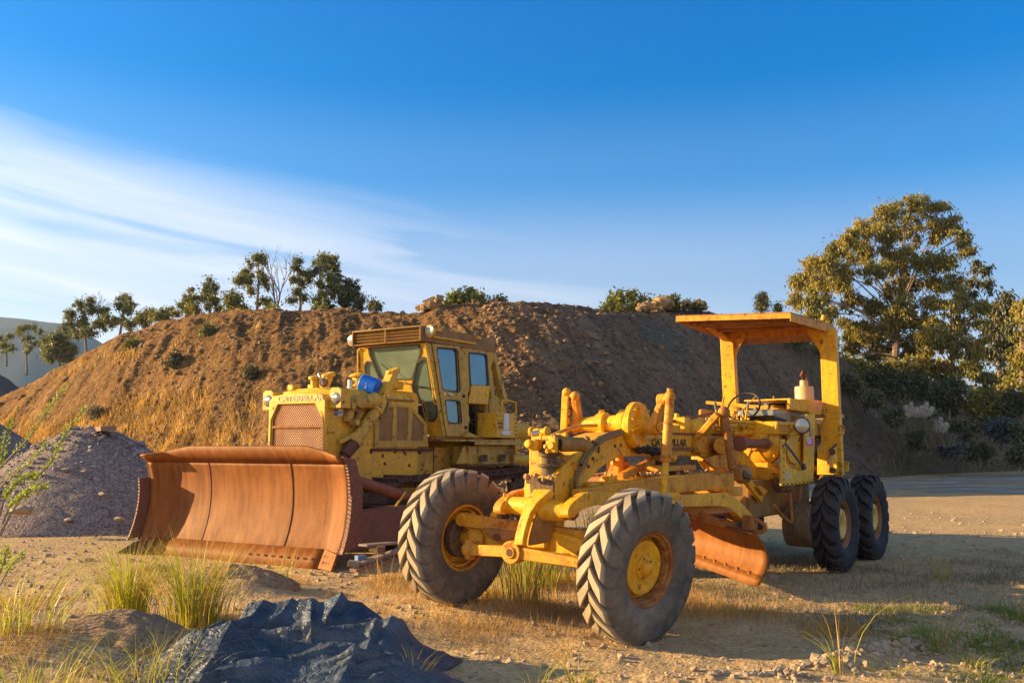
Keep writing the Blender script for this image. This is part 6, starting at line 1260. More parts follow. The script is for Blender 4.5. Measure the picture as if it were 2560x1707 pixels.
# ================================================================ plants
def leafquads(c, d, L_, W_, seed=0, droop=None):
    """c centres (n,3), d directions (n,3): diamond leaves"""
    rs = np.random.RandomState(seed); n = len(c); d = d/np.linalg.norm(d, axis=1)[:, None]; r = rs.randn(n, 3); s = np.cross(d, r); s /= np.linalg.norm(s, axis=1)[:, None]
    L_ = (L_*rs.uniform(.7, 1.25, n))[:, None]; W_ = (W_*rs.uniform(.7, 1.25, n))[:, None]
    V = np.stack([c, c+d*L_*.45+s*W_*.5, c+d*L_, c+d*L_*.45-s*W_*.5], 1); return V.reshape(-1, 3), np.arange(n*4).reshape(n, 4)
def tree(name, label, cat, base, top, blobs, mat, bark=None, trunk_r=.18, dens=1., leaf=(.30, .10), seed=1, group=None, hang=.75, sub=.50, lean=0, crownn='crown', depth=1., fork=.45):
    """base: world point. blobs: (centre offset vector, radius). Limbs run from the trunk to every clump; leaves hang round the twigs"""
    rs = np.random.RandomState(seed); r2 = random.Random(seed); root = empty(name, base); tag(root, label, cat, group)
    mb = MB(False); T = Vector(top); fk = T*fork; tw = lambda f: T*f+Vector((math.sin(f*5+seed)*.03, math.cos(f*4+seed)*.03, 0))*T.length*(f)
    tr = [tw(i/8) for i in range(9)]; mb.tube(tr, [trunk_r*(1-.8*i/8) for i in range(9)], 8)
    subs = []
    for bi, (c, r) in enumerate(blobs):
        c = Vector(c); m = max(4, int((r/sub)**2.0*4.6*dens)+2); f = max(.12, min(.9, fork*.6+.35*(c.z/max(.1, T.z))-.12)); s0 = tw(f)
        mid = s0.lerp(c, .5)+Vector((r2.uniform(-.1, .1), r2.uniform(-.1, .1), .12))*(c-s0).length; path = spline([s0, mid, c], 4); rad = trunk_r*.42*min(1, r/1.6)
        mb.tube(path, [max(.012, rad*(1-.75*i/(len(path)-1))) for i in range(len(path))], 6)
        for k in range(m):
            v = Vector(rs.randn(3)); v = v.normalized()*r*(rs.rand()**.45)*(.95 if rs.rand() < .8 else 1.35); v.y *= depth; p = c+v; subs.append((p, r2.uniform(.40, 1.1)*sub))
            if k % 2 == 0 or m < 8: mb.tube([path[-3].lerp(path[-1], r2.random()), c.lerp(p, .55)+Vector((0, 0, .05*r)), p], [.022, .014, .006], 4, False)
    mb.build('trunk', bark or BARK, root)
    cs, ds = [], []
    for p, r in subs:
        n = int(105*dens*(r/.6)**1.4*(.30/leaf[0])**1.2); q = rs.randn(n, 3); q = q/np.linalg.norm(q, axis=1)[:, None]*np.minimum(1.5, np.abs(rs.randn(n, 1))*.62)*r*np.array([1, 1, .9]); cs.append(q+np.array(p))
        d = rs.randn(n, 3)*(1-hang*.7)+q/r*.4; d[:, 2] -= hang*1.3; ds.append(d)
    V, F = leafquads(np.concatenate(cs), np.concatenate(ds), leaf[0], leaf[1], seed); npmesh(crownn, V, F, mat, root)
    return root
def blobpx(base, Y, lst, jit=.12, seed=0):
    r2 = random.Random(seed); o = []
    for px, py, rp in lst:
        yy = Y+r2.uniform(-jit, jit)*8; p = W3(px*1.0884, py*1.0884, yy); o.append((p-base, rp*1.0884/FPX*Y))
    return o
def mktree(label, cat, name, Y, bx, by, tx, ty, lst, **kw):
    b = W3(bx*1.0884, by*1.0884, Y); b.z -= .4; t = W3(tx*1.0884, ty*1.0884, Y)-b; kw.setdefault('group', None)
    return tree(name, label, cat, b, t, blobpx(b, Y, lst, kw.pop('jit', .12), kw.get('seed', 1)), **kw)
# the large eucalyptus, right
mktree('largest eucalyptus with open spreading crown, behind the canopy on the right', 'tree', 'eucalyptus_tree', 60, 2052, 900, 2075, 520,
  [(2095, 470, 24), (2130, 475, 24), (2050, 480, 20), (2020, 488, 24), (2165, 475, 14), (2185, 510, 22), (2205, 545, 24), (2222, 572, 14), (2150, 530, 30), (2085, 525, 36), (2030, 535, 34), (1985, 520, 24), (1950, 548, 26), (1920, 575, 26), (1975, 580, 34), (1890, 600, 26), (1865, 610, 22), (1845, 650, 28), (1830, 690, 20), (1885, 655, 34), (1935, 635, 34), (1870, 700, 30), (1900, 720, 24), (2010, 620, 30), (2060, 590, 38), (2120, 600, 34), (2165, 600, 26), (2190, 640, 20), (2150, 650, 26), (2090, 650, 24), (1960, 690, 24), (2010, 700, 28), (2040, 740, 36), (1990, 760, 34), (2100, 740, 34), (2140, 700, 24), (1945, 745, 26), (1960, 790, 30), (2020, 800, 38), (2090, 800, 36), (1850, 730, 16), (2130, 770, 24), (2070, 700, 30), (2062, 850, 34), (1985, 850, 30), (2120, 850, 32), (1940, 840, 24), (2050, 660, 24), (1870, 760, 24), (1900, 800, 28), (1925, 845, 28), (1985, 885, 30), (1880, 690, 24)],
  mat=EUC, trunk_r=.30, dens=1.5, leaf=(.25, .085), seed=11, sub=.50, hang=.85, fork=.5, jit=.3)
mktree('thin dark bough of eucalyptus reaching right beyond the largest crown', 'tree', 'eucalyptus_tree', 62, 2160, 800, 2240, 640, [(2205, 665, 12), (2230, 645, 20), (2255, 620, 18), (2270, 650, 16), (2230, 675, 12), (2245, 605, 10)], mat=EUCD, trunk_r=.14, leaf=(.32, .11), seed=12, sub=.5, hang=.9)
mktree('broad eucalyptus right of the largest one, with a lit left crown', 'tree', 'eucalyptus_tree', 58, 2180, 960, 2190, 700, [(2170, 700, 28), (2210, 690, 26), (2150, 740, 30), (2200, 740, 32), (2240, 720, 26), (2150, 790, 30), (2200, 800, 34), (2250, 780, 30), (2160, 840, 30), (2215, 860, 34), (2120, 830, 24), (2250, 700, 20), (2180, 770, 34), (2230, 820, 34), (2160, 880, 34), (2260, 860, 30), (2130, 770, 26)], mat=EUC, trunk_r=.26, leaf=(.27, .095), seed=13, sub=.50, hang=.85)
mktree('dark eucalyptus near the right edge behind the broad one', 'tree', 'eucalyptus_tree', 66, 2290, 940, 2300, 690, [(2305, 680, 20), (2320, 705, 22), (2285, 710, 24), (2290, 750, 30), (2325, 760, 30), (2270, 800, 30), (2320, 820, 32), (2290, 860, 34), (2310, 790, 34), (2280, 900, 34), (2330, 720, 24), (2270, 740, 26)], mat=EUCD, trunk_r=.22, leaf=(.36, .13), seed=14, sub=.65, hang=.85)
mktree('eucalyptus cut off by the right edge of the picture', 'tree', 'eucalyptus_tree', 54, 2350, 950, 2350, 700, [(2345, 710, 22), (2365, 740, 28), (2340, 780, 26), (2350, 830, 30), (2330, 880, 30), (2375, 800, 36), (2400, 740, 36), (2420, 820, 40), (2345, 860, 34), (2360, 700, 26), (2345, 910, 30)], mat=EUC, trunk_r=.26, leaf=(.27, .095), seed=15, sub=.50, hang=.85)
k_ = 0
BU = [(1960, 850, 40, 56, 'dark leafy bush under the left side of the largest eucalyptus', EUC), (2030, 870, 44, 55, 'dark bush at the trunk of the largest eucalyptus', EUCD), (2100, 880, 44, 54, 'dense dark bush between the largest and the broad eucalyptus', EUCD), (2180, 910, 46, 52, 'brown green bush below the broad eucalyptus', BUSH), (2260, 930, 48, 52, 'wide dark bush low on the right bank', EUC), (2330, 930, 44, 51, 'dark bush against the right edge above the blue grey one', EUCD), (2300, 985, 36, 48, 'blue grey bush at the foot of the right bank', BUSHB), (2210, 985, 34, 48, 'brown scrub bush beside the pampas plumes', BUSH), (2345, 1000, 30, 47, 'pale scrub bush at the foot of the bank on the right edge', BUSH), (2120, 960, 26, 47, 'low scrub behind the pampas plumes', BUSH), (1900, 800, 20, 52, 'small green bush on the crest left of the canopy post', BUSHG), (1840, 775, 12, 50, 'small yellow green bush glimpsed under the canopy', BUSHG), (2250, 1035, 20, 45, 'low grassy bush at the far edge of the road', BUSH), (2180, 1025, 18, 45, 'low bluish scrub where the slope meets the road', BUSHB), (1955, 880, 24, 50, 'grey green scrub at the upper edge of the bare slope', BUSH), (2010, 920, 24, 48, 'grey green scrub halfway down beside the bare slope', BUSH), (2060, 955, 20, 46, 'grass green scrub left of the pampas plumes', BUSH), (2110, 1010, 20, 45, 'dull green scrub below the pampas plumes', BUSH), (2340, 1045, 20, 44, 'low dry bush at the road edge by the right border', BUSH)]
for (x, y, r, Y, lb, mt) in BU:
    k_ += 1; l = [(x+math.cos(a)*r*.55, y+math.sin(a)*r*.35, r*.55) for a in (0, 1.3, 2.6, 3.8, 5.1)]+[(x, y-r*.3, r*.5)]
    mktree(lb, 'bush', 'bush', Y, x, y+r*.9, x, y-r*.3, l, mat=mt, trunk_r=.07, leaf=(.26, .11), seed=40+k_, sub=.5, hang=.35, bark=BARKG, dens=.8, jit=.1)
# ridge trees, left of the cab
RT_ = [
 ('small tree at the far left edge beyond the dark mound', 70, 15, 830, 15, 765, [(5, 775, 12), (20, 770, 10), (10, 795, 14), (28, 800, 10)], EUCL),
 ('small spreading tree beyond the dark mound, second from the left edge', 68, 62, 850, 62, 755, [(55, 752, 12), (75, 752, 12), (95, 765, 10), (45, 765, 10), (65, 775, 14), (85, 785, 10), (62, 800, 12)], EUCL),
 ('rounded tree low on the left end of the hill, beside the dark mound', 58, 140, 850, 135, 770, [(130, 770, 16), (150, 765, 14), (115, 785, 16), (140, 795, 20), (165, 800, 16), (120, 815, 18), (110, 800, 12), (150, 820, 16)], EUCL),
 ('wide tree with slanting pale limbs above the left end of the hill', 54, 200, 800, 190, 700, [(205, 690, 12), (185, 705, 14), (165, 720, 14), (215, 712, 14), (235, 715, 12), (160, 740, 12), (190, 740, 18), (225, 740, 16), (245, 735, 12), (205, 765, 16), (175, 765, 12)], EUCL),
 ('tree with a small round top above the middle of the left slope', 54, 275, 775, 282, 685, [(282, 685, 14), (295, 698, 12), (272, 700, 10), (288, 712, 12), (300, 710, 7), (262, 735, 12), (280, 740, 12)], EUCL),
 ('low bushy tree on the ridge, fourth clump from the left', 52, 330, 745, 332, 715, [(325, 725, 12), (340, 718, 12), (350, 725, 9), (315, 735, 12), (335, 738, 12), (300, 745, 12)], EUCL),
 ('low tree on the ridge between the bushy clump and the conical pair', 50, 385, 735, 385, 712, [(372, 718, 11), (390, 712, 10), (405, 716, 9), (362, 726, 9), (385, 728, 11)], EUCL),
 ('conical tree, left one of a pair on the ridge', 48, 435, 725, 437, 662, [(437, 665, 9), (430, 680, 12), (445, 685, 12), (422, 698, 13), (445, 705, 13), (430, 715, 12), (457, 712, 10)], EUCL),
 ('thinner conical tree, right one of a pair on the ridge', 48, 483, 722, 483, 645, [(482, 650, 11), (474, 662, 9), (492, 664, 9), (470, 680, 10), (490, 685, 11), (502, 700, 10), (480, 705, 9)], EUCL),
 ('bushy low tree at the foot of the tall slender one', 46, 535, 725, 535, 675, [(530, 680, 12), (548, 685, 12), (520, 695, 13), (540, 702, 14), (525, 712, 12), (558, 705, 10)], EUCL),
 ('tall slender tree with tufted top, left of the bare tree', 47, 592, 725, 590, 585, [(590, 592, 12), (600, 602, 9), (580, 604, 9), (563, 625, 12), (555, 645, 14), (575, 640, 11), (600, 628, 9), (608, 648, 12), (575, 665, 10), (602, 690, 10), (615, 695, 8)], EUCL),
 ('tall narrow tree just right of the bare tree', 46, 690, 722, 686, 595, [(687, 597, 7), (683, 612, 9), (690, 625, 8), (678, 640, 10), (695, 650, 9), (680, 665, 11), (698, 680, 9), (675, 690, 9), (705, 640, 9), (705, 625, 8)], EUCL),
 ('tallest leafy tree of the group right of the bare tree', 46, 735, 722, 738, 590, [(738, 592, 8), (752, 594, 9), (765, 598, 10), (728, 600, 8), (745, 610, 12), (768, 615, 12), (725, 620, 12), (755, 635, 14), (775, 640, 14), (735, 650, 11), (765, 665, 15), (745, 680, 12), (780, 660, 10), (755, 700, 10), (725, 690, 9)], EUCL),
 ('rounded dark tree at the right end of the ridge group', 46, 802, 725, 802, 645, [(800, 650, 12), (815, 658, 12), (790, 665, 13), (810, 680, 16), (825, 690, 12), (795, 700, 13), (822, 705, 12), (785, 685, 9)], EUCD),
 ('tiny grey tree alone on the ridge left of the cab', 44, 860, 722, 861, 693, [(860, 697, 7), (868, 702, 6), (853, 703, 6), (862, 708, 7)], EUCD)]
for i, (lb, Y, bx, by, tx, ty, l, mt) in enumerate(RT_):
    mktree(lb, 'tree', 'ridge_tree', Y, bx, by, tx, ty, l, mat=mt, trunk_r=.10, leaf=(.17, .065), seed=70+i, sub=.31, hang=.55, bark=BARKG, dens=1.35 if Y < 60 else 1.0, group='trees along the ridge', fork=.55)
for lb, Y, x, y, r in (('bright green bush on the crest below the bare tree', 43, 625, 712, 10), ('yellow green bush on the crest under the tallest leafy tree', 43, 735, 708, 9)):
    mktree(lb, 'bush', 'bush', Y, x, y+8, x, y, [(x-6, y, r*.7), (x+6, y, r*.7), (x, y-3, r*.7)], mat=BUSHG, trunk_r=.05, leaf=(.2, .1), seed=int(x), sub=.35, hang=.2, dens=.8)
for i, (px, k, s_, lb) in enumerate(((440, .62, .5, 'grey green scrub bush in the middle of the left hill slope'), (520, .78, .45, 'yellowish scrub bush high on the left hill slope'), (250, .45, .5, 'small scrub bush low on the far left slope'), (640, .55, .4, 'small dark scrub bush on the slope above the radiator'), (330, .80, .4, 'green scrub bush near the ridge above the gold grass'))):
    b = hill_pt(px, k); r2 = random.Random(i); tree('bush', lb, 'bush', b-Vector((0, 0, .1)), (0, 0, s_*1.2), [(Vector((r2.uniform(-.3, .3)*s_, r2.uniform(-.2, .2)*s_, s_*r2.uniform(.3, .9))), s_*.55) for _ in range(6)], mat=(BUSH, BUSHG, DRYS)[i % 3], trunk_r=.03, leaf=(.15, .05), seed=130+i, sub=.3, hang=.0, bark=BARKG, dens=.8)
mktree('wide olive green bush on the crest right of the two clods', 'bush', 'bush', 44, 1065, 712, 1065, 675, [(1030, 692, 14), (1048, 680, 16), (1070, 676, 17), (1092, 680, 16), (1110, 690, 13), (1060, 695, 16), (1090, 697, 14), (1025, 700, 10), (1120, 698, 8)], mat=BUSHG, trunk_r=.08, leaf=(.22, .10), seed=101, sub=.42, hang=.2, dens=1.1)
mktree('small dark bush on the crest right of the wide olive one', 'bush', 'bush', 44, 1142, 706, 1142, 690, [(1136, 693, 8), (1148, 692, 8), (1154, 697, 6), (1142, 698, 8)], mat=BUSH, trunk_r=.05, leaf=(.2, .1), seed=102, sub=.35, hang=.2)
mktree('rounded bush pair on the crest between cab and canopy', 'bush', 'bush', 46, 1440, 735, 1440, 690, [(1412, 690, 16), (1430, 684, 14), (1455, 682, 12), (1470, 694, 16), (1490, 705, 15), (1400, 703, 14), (1425, 708, 18), (1455, 712, 18), (1482, 718, 14), (1390, 712, 10)], mat=BUSHG, trunk_r=.10, leaf=(.22, .10), seed=103, sub=.42, hang=.25, dens=1.2)
mktree('small knobbly sapling on the crest right of the round bush pair', 'sapling', 'sapling', 44, 1547, 720, 1548, 680, [(1548, 682, 6), (1540, 692, 6), (1555, 695, 6), (1545, 703, 8), (1553, 706, 7)], mat=EUCD, trunk_r=.05, leaf=(.16, .09), seed=104, sub=.3, hang=.1)
for i, (x, y, lb) in enumerate(((1516, 706, 'tiny shrub on the crest left of the knobbly sapling'), (1583, 700, 'tiny twig sapling left of the canopy'), (1602, 702, 'tiny round sapling beside the canopy corner'))):
    mktree(lb, 'sapling', 'sapling', 44, x, y+14, x, y-2, [(x, y, 5), (x-4, y+3, 4), (x+4, y+3, 4)], mat=EUCD, trunk_r=.03, leaf=(.14, .08), seed=110+i, sub=.26, hang=.1)
mktree('young pine tree rising above the canopy roof', 'tree', 'pine_tree', 46, 1750, 725, 1750, 672, [(1750, 679, 5), (1744, 690, 6), (1757, 688, 6), (1748, 700, 8), (1758, 702, 7), (1740, 704, 6), (1750, 712, 7)], mat=EUCD, trunk_r=.06, leaf=(.2, .05), seed=120, sub=.3, hang=-.2, dens=1.1)
mktree('tiny pine top just above the canopy roof, right of the taller pine', 'tree', 'pine_tree', 46, 1788, 722, 1788, 700, [(1788, 704, 4), (1785, 710, 5), (1792, 710, 5)], mat=EUCD, trunk_r=.04, leaf=(.16, .05), seed=121, sub=.25, hang=-.2)
# bare tree
def bare(label, Y, bx, by, h, seed, spread=.42, group=None):
    r2 = random.Random(seed); b = W3(bx*1.0884, by*1.0884, Y); b.z -= .3; root = empty('bare_tree', b); tag(root, label, 'tree', group); mb = MB(False)
    def br(p, d, l, r, n):
        pts = [p]; 
        for i in range(4): d = (d+Vector((r2.uniform(-.16, .16), r2.uniform(-.16, .16), .06))).normalized(); pts.append(pts[-1]+d*l/4)
        mb.tube(pts, [r*(1-.5*i/4) for i in range(5)], 5, False)
        if n:
            for i in range(3 if n > 1 else 4):
                q = pts[r2.choice((2, 3, 4))]; a = r2.uniform(0, 6.28); br(q, (d+Vector((math.cos(a), math.sin(a), 0))*spread*r2.uniform(.7, 1.5)).normalized(), l*r2.uniform(.5, .75), r*.5, n-1)
    br(Vector((0, 0, 0)), Vector((.0, 0, 1)), h*.5, .07, 4); br(Vector((0, 0, .2)), Vector((.35, 0, 1)).normalized(), h*.5, .05, 3); br(Vector((0, 0, .2)), Vector((-.12, 0, 1)).normalized(), h*.62, .05, 3)
    mb.build('branches', simple('bare_grey_bark', (.16, .11, .09), .9), root)
bare('leafless tree with fine upswept twigs on the ridge between the two tall groups', 46, 632, 722, 3.0, 5)
bare('small leafless tree behind the wide tree on the left slope', 56, 228, 742, 1.6, 9)
# ---- grass: curved tapering blades
def blades(roots, hts, lean, wid, seed, curve=1., seg=5, dirs=None):
    rs = np.random.RandomState(seed); n = len(roots); a = rs.uniform(0, 2*np.pi, n); out = np.stack([np.cos(a), np.sin(a), np.zeros(n)], 1)
    if dirs is not None: out = out*.5+dirs; out /= np.linalg.norm(out, axis=1)[:, None]+1e-6
    ln = (lean*rs.uniform(.3, 1.5, n))[:, None]; h = (hts*rs.uniform(.55, 1.15, n))[:, None]; side = np.stack([-out[:, 1], out[:, 0], np.zeros(n)], 1); tw = rs.uniform(0, np.pi, n)[:, None]
    side = side*np.cos(tw)+np.array([0, 0, 0])+out*np.sin(tw); V = np.zeros((n, seg+1, 2, 3))
    for k in range(seg+1):
        f = k/seg; c = roots+np.array([0, 0, 1.])*h*(f-.35*curve*ln*f**3)+out*h*ln*(f**2.0); w = wid*(1-f**1.6)*.5+.0004; V[:, k, 0] = c-side*w; V[:, k, 1] = c+side*w
    b = (np.arange(n)*(seg+1)*2)[:, None, None]; q = np.array([[2*k, 2*k+1, 2*k+3, 2*k+2] for k in range(seg)])[None]
    return V.reshape(-1, 3), (b+q).reshape(-1, 4)
def tuft(label, px, py, n, h, lean, mat, r=.10, wid=.007, seed=1, group='tall grass clumps', Y=None, name='grass_clump', dry=0):
    # base on the ground under image point
    if Y is None:
        rr = ray(px, py); k = EYE/-rr[2]
        for _ in range(3): k = (EYE-gz(rr[0]*k, rr[1]*k))/-rr[2]
        x, y = rr[0]*k, rr[1]*k
    else: x, y = px, Y
    rs = np.random.RandomState(seed); q = rs.randn(n, 2)*r; roots = np.stack([q[:, 0], q[:, 1], np.zeros(n)], 1)
    d = np.stack([q[:, 0], q[:, 1], np.zeros(n)], 1)/r*.8
    V, F = blades(roots, h*1.3, lean, wid*.85, seed, dirs=d); o = npmesh(name, V, F, [mat, DRY]); o.data.polygons.foreach_set('material_index', np.repeat((np.random.RandomState(seed).rand(n) < .22).astype(np.int32), 5)); o.location = (x, y, gz(x, y)-.01); return tag(o, label, 'grass', group)
O = 1.0884
TF = [('taller bright green grass clump of the two left of the blue tarp', 290, 1420, 520, .62, .42, GRN, .09),
 ('bright green grass clump touching the top left of the blue tarp', 448, 1432, 560, .66, .42, GRN, .11),
 ('long loose grass clump in the bottom left corner', 60, 1560, 300, .42, .75, GRN, .22),
 ('long grass clump in front of the left edge of the blue tarp', 345, 1570, 200, .38, .75, GRN, .16),
 ('sparse grass clump at the left border below the leafy shoots', 12, 1500, 160, .62, .8, GRN, .16),
 ('small yellow green grass clump by the bottom edge, in front of the tarp middle', 800, 1585, 110, .22, .5, GRN, .05),
 ('small grass sprig at the bottom edge in front of the right part of the tarp', 945, 1580, 70, .26, .5, GRN, .04),
 ('arching grass sprig on the sand at the bottom centre', 1335, 1585, 60, .30, .9, GRN, .05),
 ('wispy bent grass stems on the sand left of the bottom centre sprig', 1235, 1590, 14, .34, 1.1, GRN, .04),
 ('tall green grass clump between the two front wheels of the grader', 1222, 1345, 420, .60, .22, GRN, .22),
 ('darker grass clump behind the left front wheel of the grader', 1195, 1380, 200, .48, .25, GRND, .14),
 ('green rushes seen through the grader frame above the front axle', 1372, 1235, 220, .50, .15, GRND, .15),
 ('thin grass stems in front of the rusty blade', 640, 1345, 60, .42, .5, GRN, .10),
 ('yellow grass wisps beside the right end of the rusty blade', 885, 1355, 60, .40, .55, DRY, .12),
 ('dark green grass clump on the shaded ground at the lower right', 2150, 1490, 170, .34, .8, GRND, .10),
 ('arching single grass plant beside the lower right dirt bank', 1930, 1545, 22, .55, .95, GRN, .03),
 ('small spiky grass plant beyond the lower right bank', 2165, 1330, 60, .40, .6, GRN, .05),
 ('green grass clump at the lower right border', 2320, 1420, 110, .30, .8, GRND, .12),
 ('low green weed clump right of the dark green grass clump', 2255, 1480, 110, .16, 1., GRND, .12),
 ('bright yellow green weed on the lit dirt at the bottom right', 2225, 1528, 90, .12, .9, GRN, .07),
 ('low bright weed patch right of the arching plant at the bottom right', 2060, 1545, 70, .10, 1., GRN, .10),
 ('small green plant standing by the tip of the grader blade', 1740, 1352, 26, .16, .5, GRN, .03)]
for i, (lb, px, py, n, h, ln, mt, r) in enumerate(TF):
    tuft(lb, px*O, py*O, int(n*.62)+4, h, ln*1.15, mt, r*1.1, .009 if h > .4 else .006, 200+i)
def scatter(n, reg, h, lean, wid, mat, seed, name, label, cat, dens=None):
    rs = np.random.RandomState(seed); P = []
    while len(P) < n:
        x, y = rs.uniform(reg[0], reg[1]), rs.uniform(reg[2], reg[3])
        if dens and rs.rand() > dens(x, y): continue
        P.append((x, y, gz(x, y)-.005))
    V, F = blades(np.array(P), h, lean, wid, seed, seg=3); return tag(npmesh(name, V, F, mat), label, cat, kind='stuff')
cl_ = lambda x, y, s=1.1: max(0, noise.noise(Vector((x*s, y*s, 4.)))*2.2+.12)
scatter(9000, (-1.5, 3.2, 8.2, 12.5), .13, .5, .005, DRY, 301, 'dry_grass', 'short dry grass under and between the wheels of the grader', 'dry grass', lambda x, y: min(1, cl_(x, y, .9)+.35*math.exp(-((x-.6)**2+(y-9.3)**2)/1.5)))
scatter(9000, (-6.5, .5, 7.0, 12.), .09, .6, .004, DRY, 302, 'dry_grass', 'short dry grass on the ground before the rusty blade', 'dry grass', cl_)
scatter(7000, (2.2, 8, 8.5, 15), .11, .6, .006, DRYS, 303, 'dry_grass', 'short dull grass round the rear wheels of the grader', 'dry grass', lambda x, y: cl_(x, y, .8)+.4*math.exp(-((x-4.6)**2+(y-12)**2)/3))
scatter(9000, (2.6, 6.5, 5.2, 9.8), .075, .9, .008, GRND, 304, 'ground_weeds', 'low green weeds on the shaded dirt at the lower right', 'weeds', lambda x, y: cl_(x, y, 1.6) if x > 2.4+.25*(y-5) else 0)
scatter(6000, (-5.5, -1.9, 5.6, 8.6), .10, .8, .004, DRY, 305, 'dry_grass', 'dry straw between the green grass clumps at the lower left', 'dry grass', cl_)
# dry grass on the hillside
rs = np.random.RandomState(8); P, H = [], []
while len(P) < 30000:
    px, k = rs.uniform(-300, 1050), rs.rand()*.93
    d = .12+1.25*noise.noise(Vector((px*.008, k*4.2, 1.)))+.75*noise.noise(Vector((px*.035, k*12, 2.)))+.20-.75*max(0, k-.42)*2-.0016*max(0, px-430)
    if px < 560 and k < .5: d += .35
    if rs.rand() > (d-.08)*2.4: continue
    p = hill_pt(px, k); P.append((p.x, p.y, p.z-.03)); H.append(.16+.34*rs.rand())
V, F = blades(np.array(P), np.array(H), .45, .030, 9, seg=3); tag(npmesh('hill_grass', V, F, DRY), 'golden dry grass covering the left slope of the hill', 'dry grass', kind='stuff')
P, H = [], []
while len(P) < 14000:
    px, k = rs.uniform(1820, 2700), rs.rand()*1.1
    edge_ = 1930+(1-min(1, k))*250
    if px < edge_ and rs.rand() > .03: continue
    if rs.rand() > .5+noise.noise(Vector((px*.01, k*5, 1.))): continue
    p = hill_pt(px, k); P.append((p.x, p.y, p.z-.03)); H.append(.35+.4*rs.rand())
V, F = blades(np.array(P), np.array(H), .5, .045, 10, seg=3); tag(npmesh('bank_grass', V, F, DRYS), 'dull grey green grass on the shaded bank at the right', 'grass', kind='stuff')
# pampas grass
for i, (px, py, n, lb) in enumerate(((2108, 965, 6, 'pampas grass with six pale plumes on the right bank'), (2158, 1000, 3, 'pampas grass with three pale plumes lower on the right bank'))):
    b = W3(px*O, py*O, 42.); root = empty('pampas_grass', b-Vector((0, 0, .5))); tag(root, lb, 'pampas grass', 'pampas grass clumps'); rs2 = np.random.RandomState(i+3)
    V, F = blades(rs2.randn(600, 3)*np.array([.28, .28, .0]), .85, .7, .025, 20+i); npmesh('leaves', V, F, DRYS, root)
    for j in range(n):
        a = (j-(n-1)/2)*.20; a *= .8; c = Vector((a, 0, .62+.1*math.sin(j*3.))); tip = Vector((a*1.5+.10, 0, 1.12+.15*math.sin(j*2.)))
        q = rs2.rand(260, 1); cc = np.array(c)[None]*(1-q)+np.array(tip)[None]*q; d = rs2.randn(260, 3)*.45+np.array((tip-c).normalized()); V, F = leafquads(cc+rs2.randn(260, 3)*.05*np.sin(q*3.1)**.6, d, .15, .035, j); npmesh('plume', V, F, PLUME, root)
# leafy shoots, near left
def shoot(label, pts, Y, seed, k=60, l=.019):
    r2 = random.Random(seed); P = [W3(*crop(0, 900, .3188)(a, b), Y) for a, b in pts]; root = empty('leafy_shoot', P[0]); tag(root, label, 'shrub', 'leafy shoots at the left edge')
    path = [p-P[0] for p in spline(P, 6)]; MB(False).tube(path, [.0045*(1-.7*i/len(path))+.001 for i in range(len(path))], 5).build('stem', BARKG, root)
    cs, ds = [], []
    for i in range(k):
        f = (.22+.78*(i/k)); j = f*(len(path)-1); j0 = min(len(path)-2, int(j)); p = path[j0].lerp(path[j0+1], j-j0); d = (path[j0+1]-path[j0]).normalized()
        for _ in range(3):
            s = Vector((r2.uniform(-1, 1), r2.uniform(-1, 1), r2.uniform(-.6, 1))); cs.append(p+s*.012); ds.append(s.normalized()+d*.8)
    V, F = leafquads(np.array([tuple(c) for c in cs]), np.array([tuple(d) for d in ds]), l, l*.42, seed); npmesh('leaves', V, F, SHOOT, root)
shoot('longest leafy shoot at the left edge, reaching highest toward the hill', [(-60, 900), (100, 740), (230, 600), (330, 450), (420, 330), (520, 190)], 5.0, 1, 60)
shoot('leafy shoot rising in front of the gravel cone with a dense tip', [(0, 1380), (90, 1200), (260, 960), (400, 800), (470, 650), (560, 520), (665, 375)], 4.8, 2, 80)
shoot('short upright leafy shoot at the very left border', [(-40, 900), (0, 800), (30, 680), (75, 465)], 4.9, 3, 50)
shoot('leafy side shoot slanting right across the foot of the gravel cone', [(-40, 1060), (60, 930), (200, 830), (290, 740), (370, 630)], 5.2, 4, 55)
shoot('dense leafy branch low before the gravel cone', [(20, 1280), (80, 1150), (160, 1080), (260, 1020), (370, 990)], 4.7, 5, 90)
shoot('leafy branch low at the left edge under the dense one', [(0, 1220), (40, 1080), (110, 980), (200, 920), (300, 900)], 4.9, 6, 90)
shoot('small leafy shoot near the ground at the left border', [(-20, 1700), (20, 1620), (40, 1540), (50, 1465)], 4.6, 7, 40)
shoot('small leafy shoot near the ground, second from the left border', [(0, 1760), (60, 1650), (110, 1580), (190, 1520)], 4.5, 8, 40)
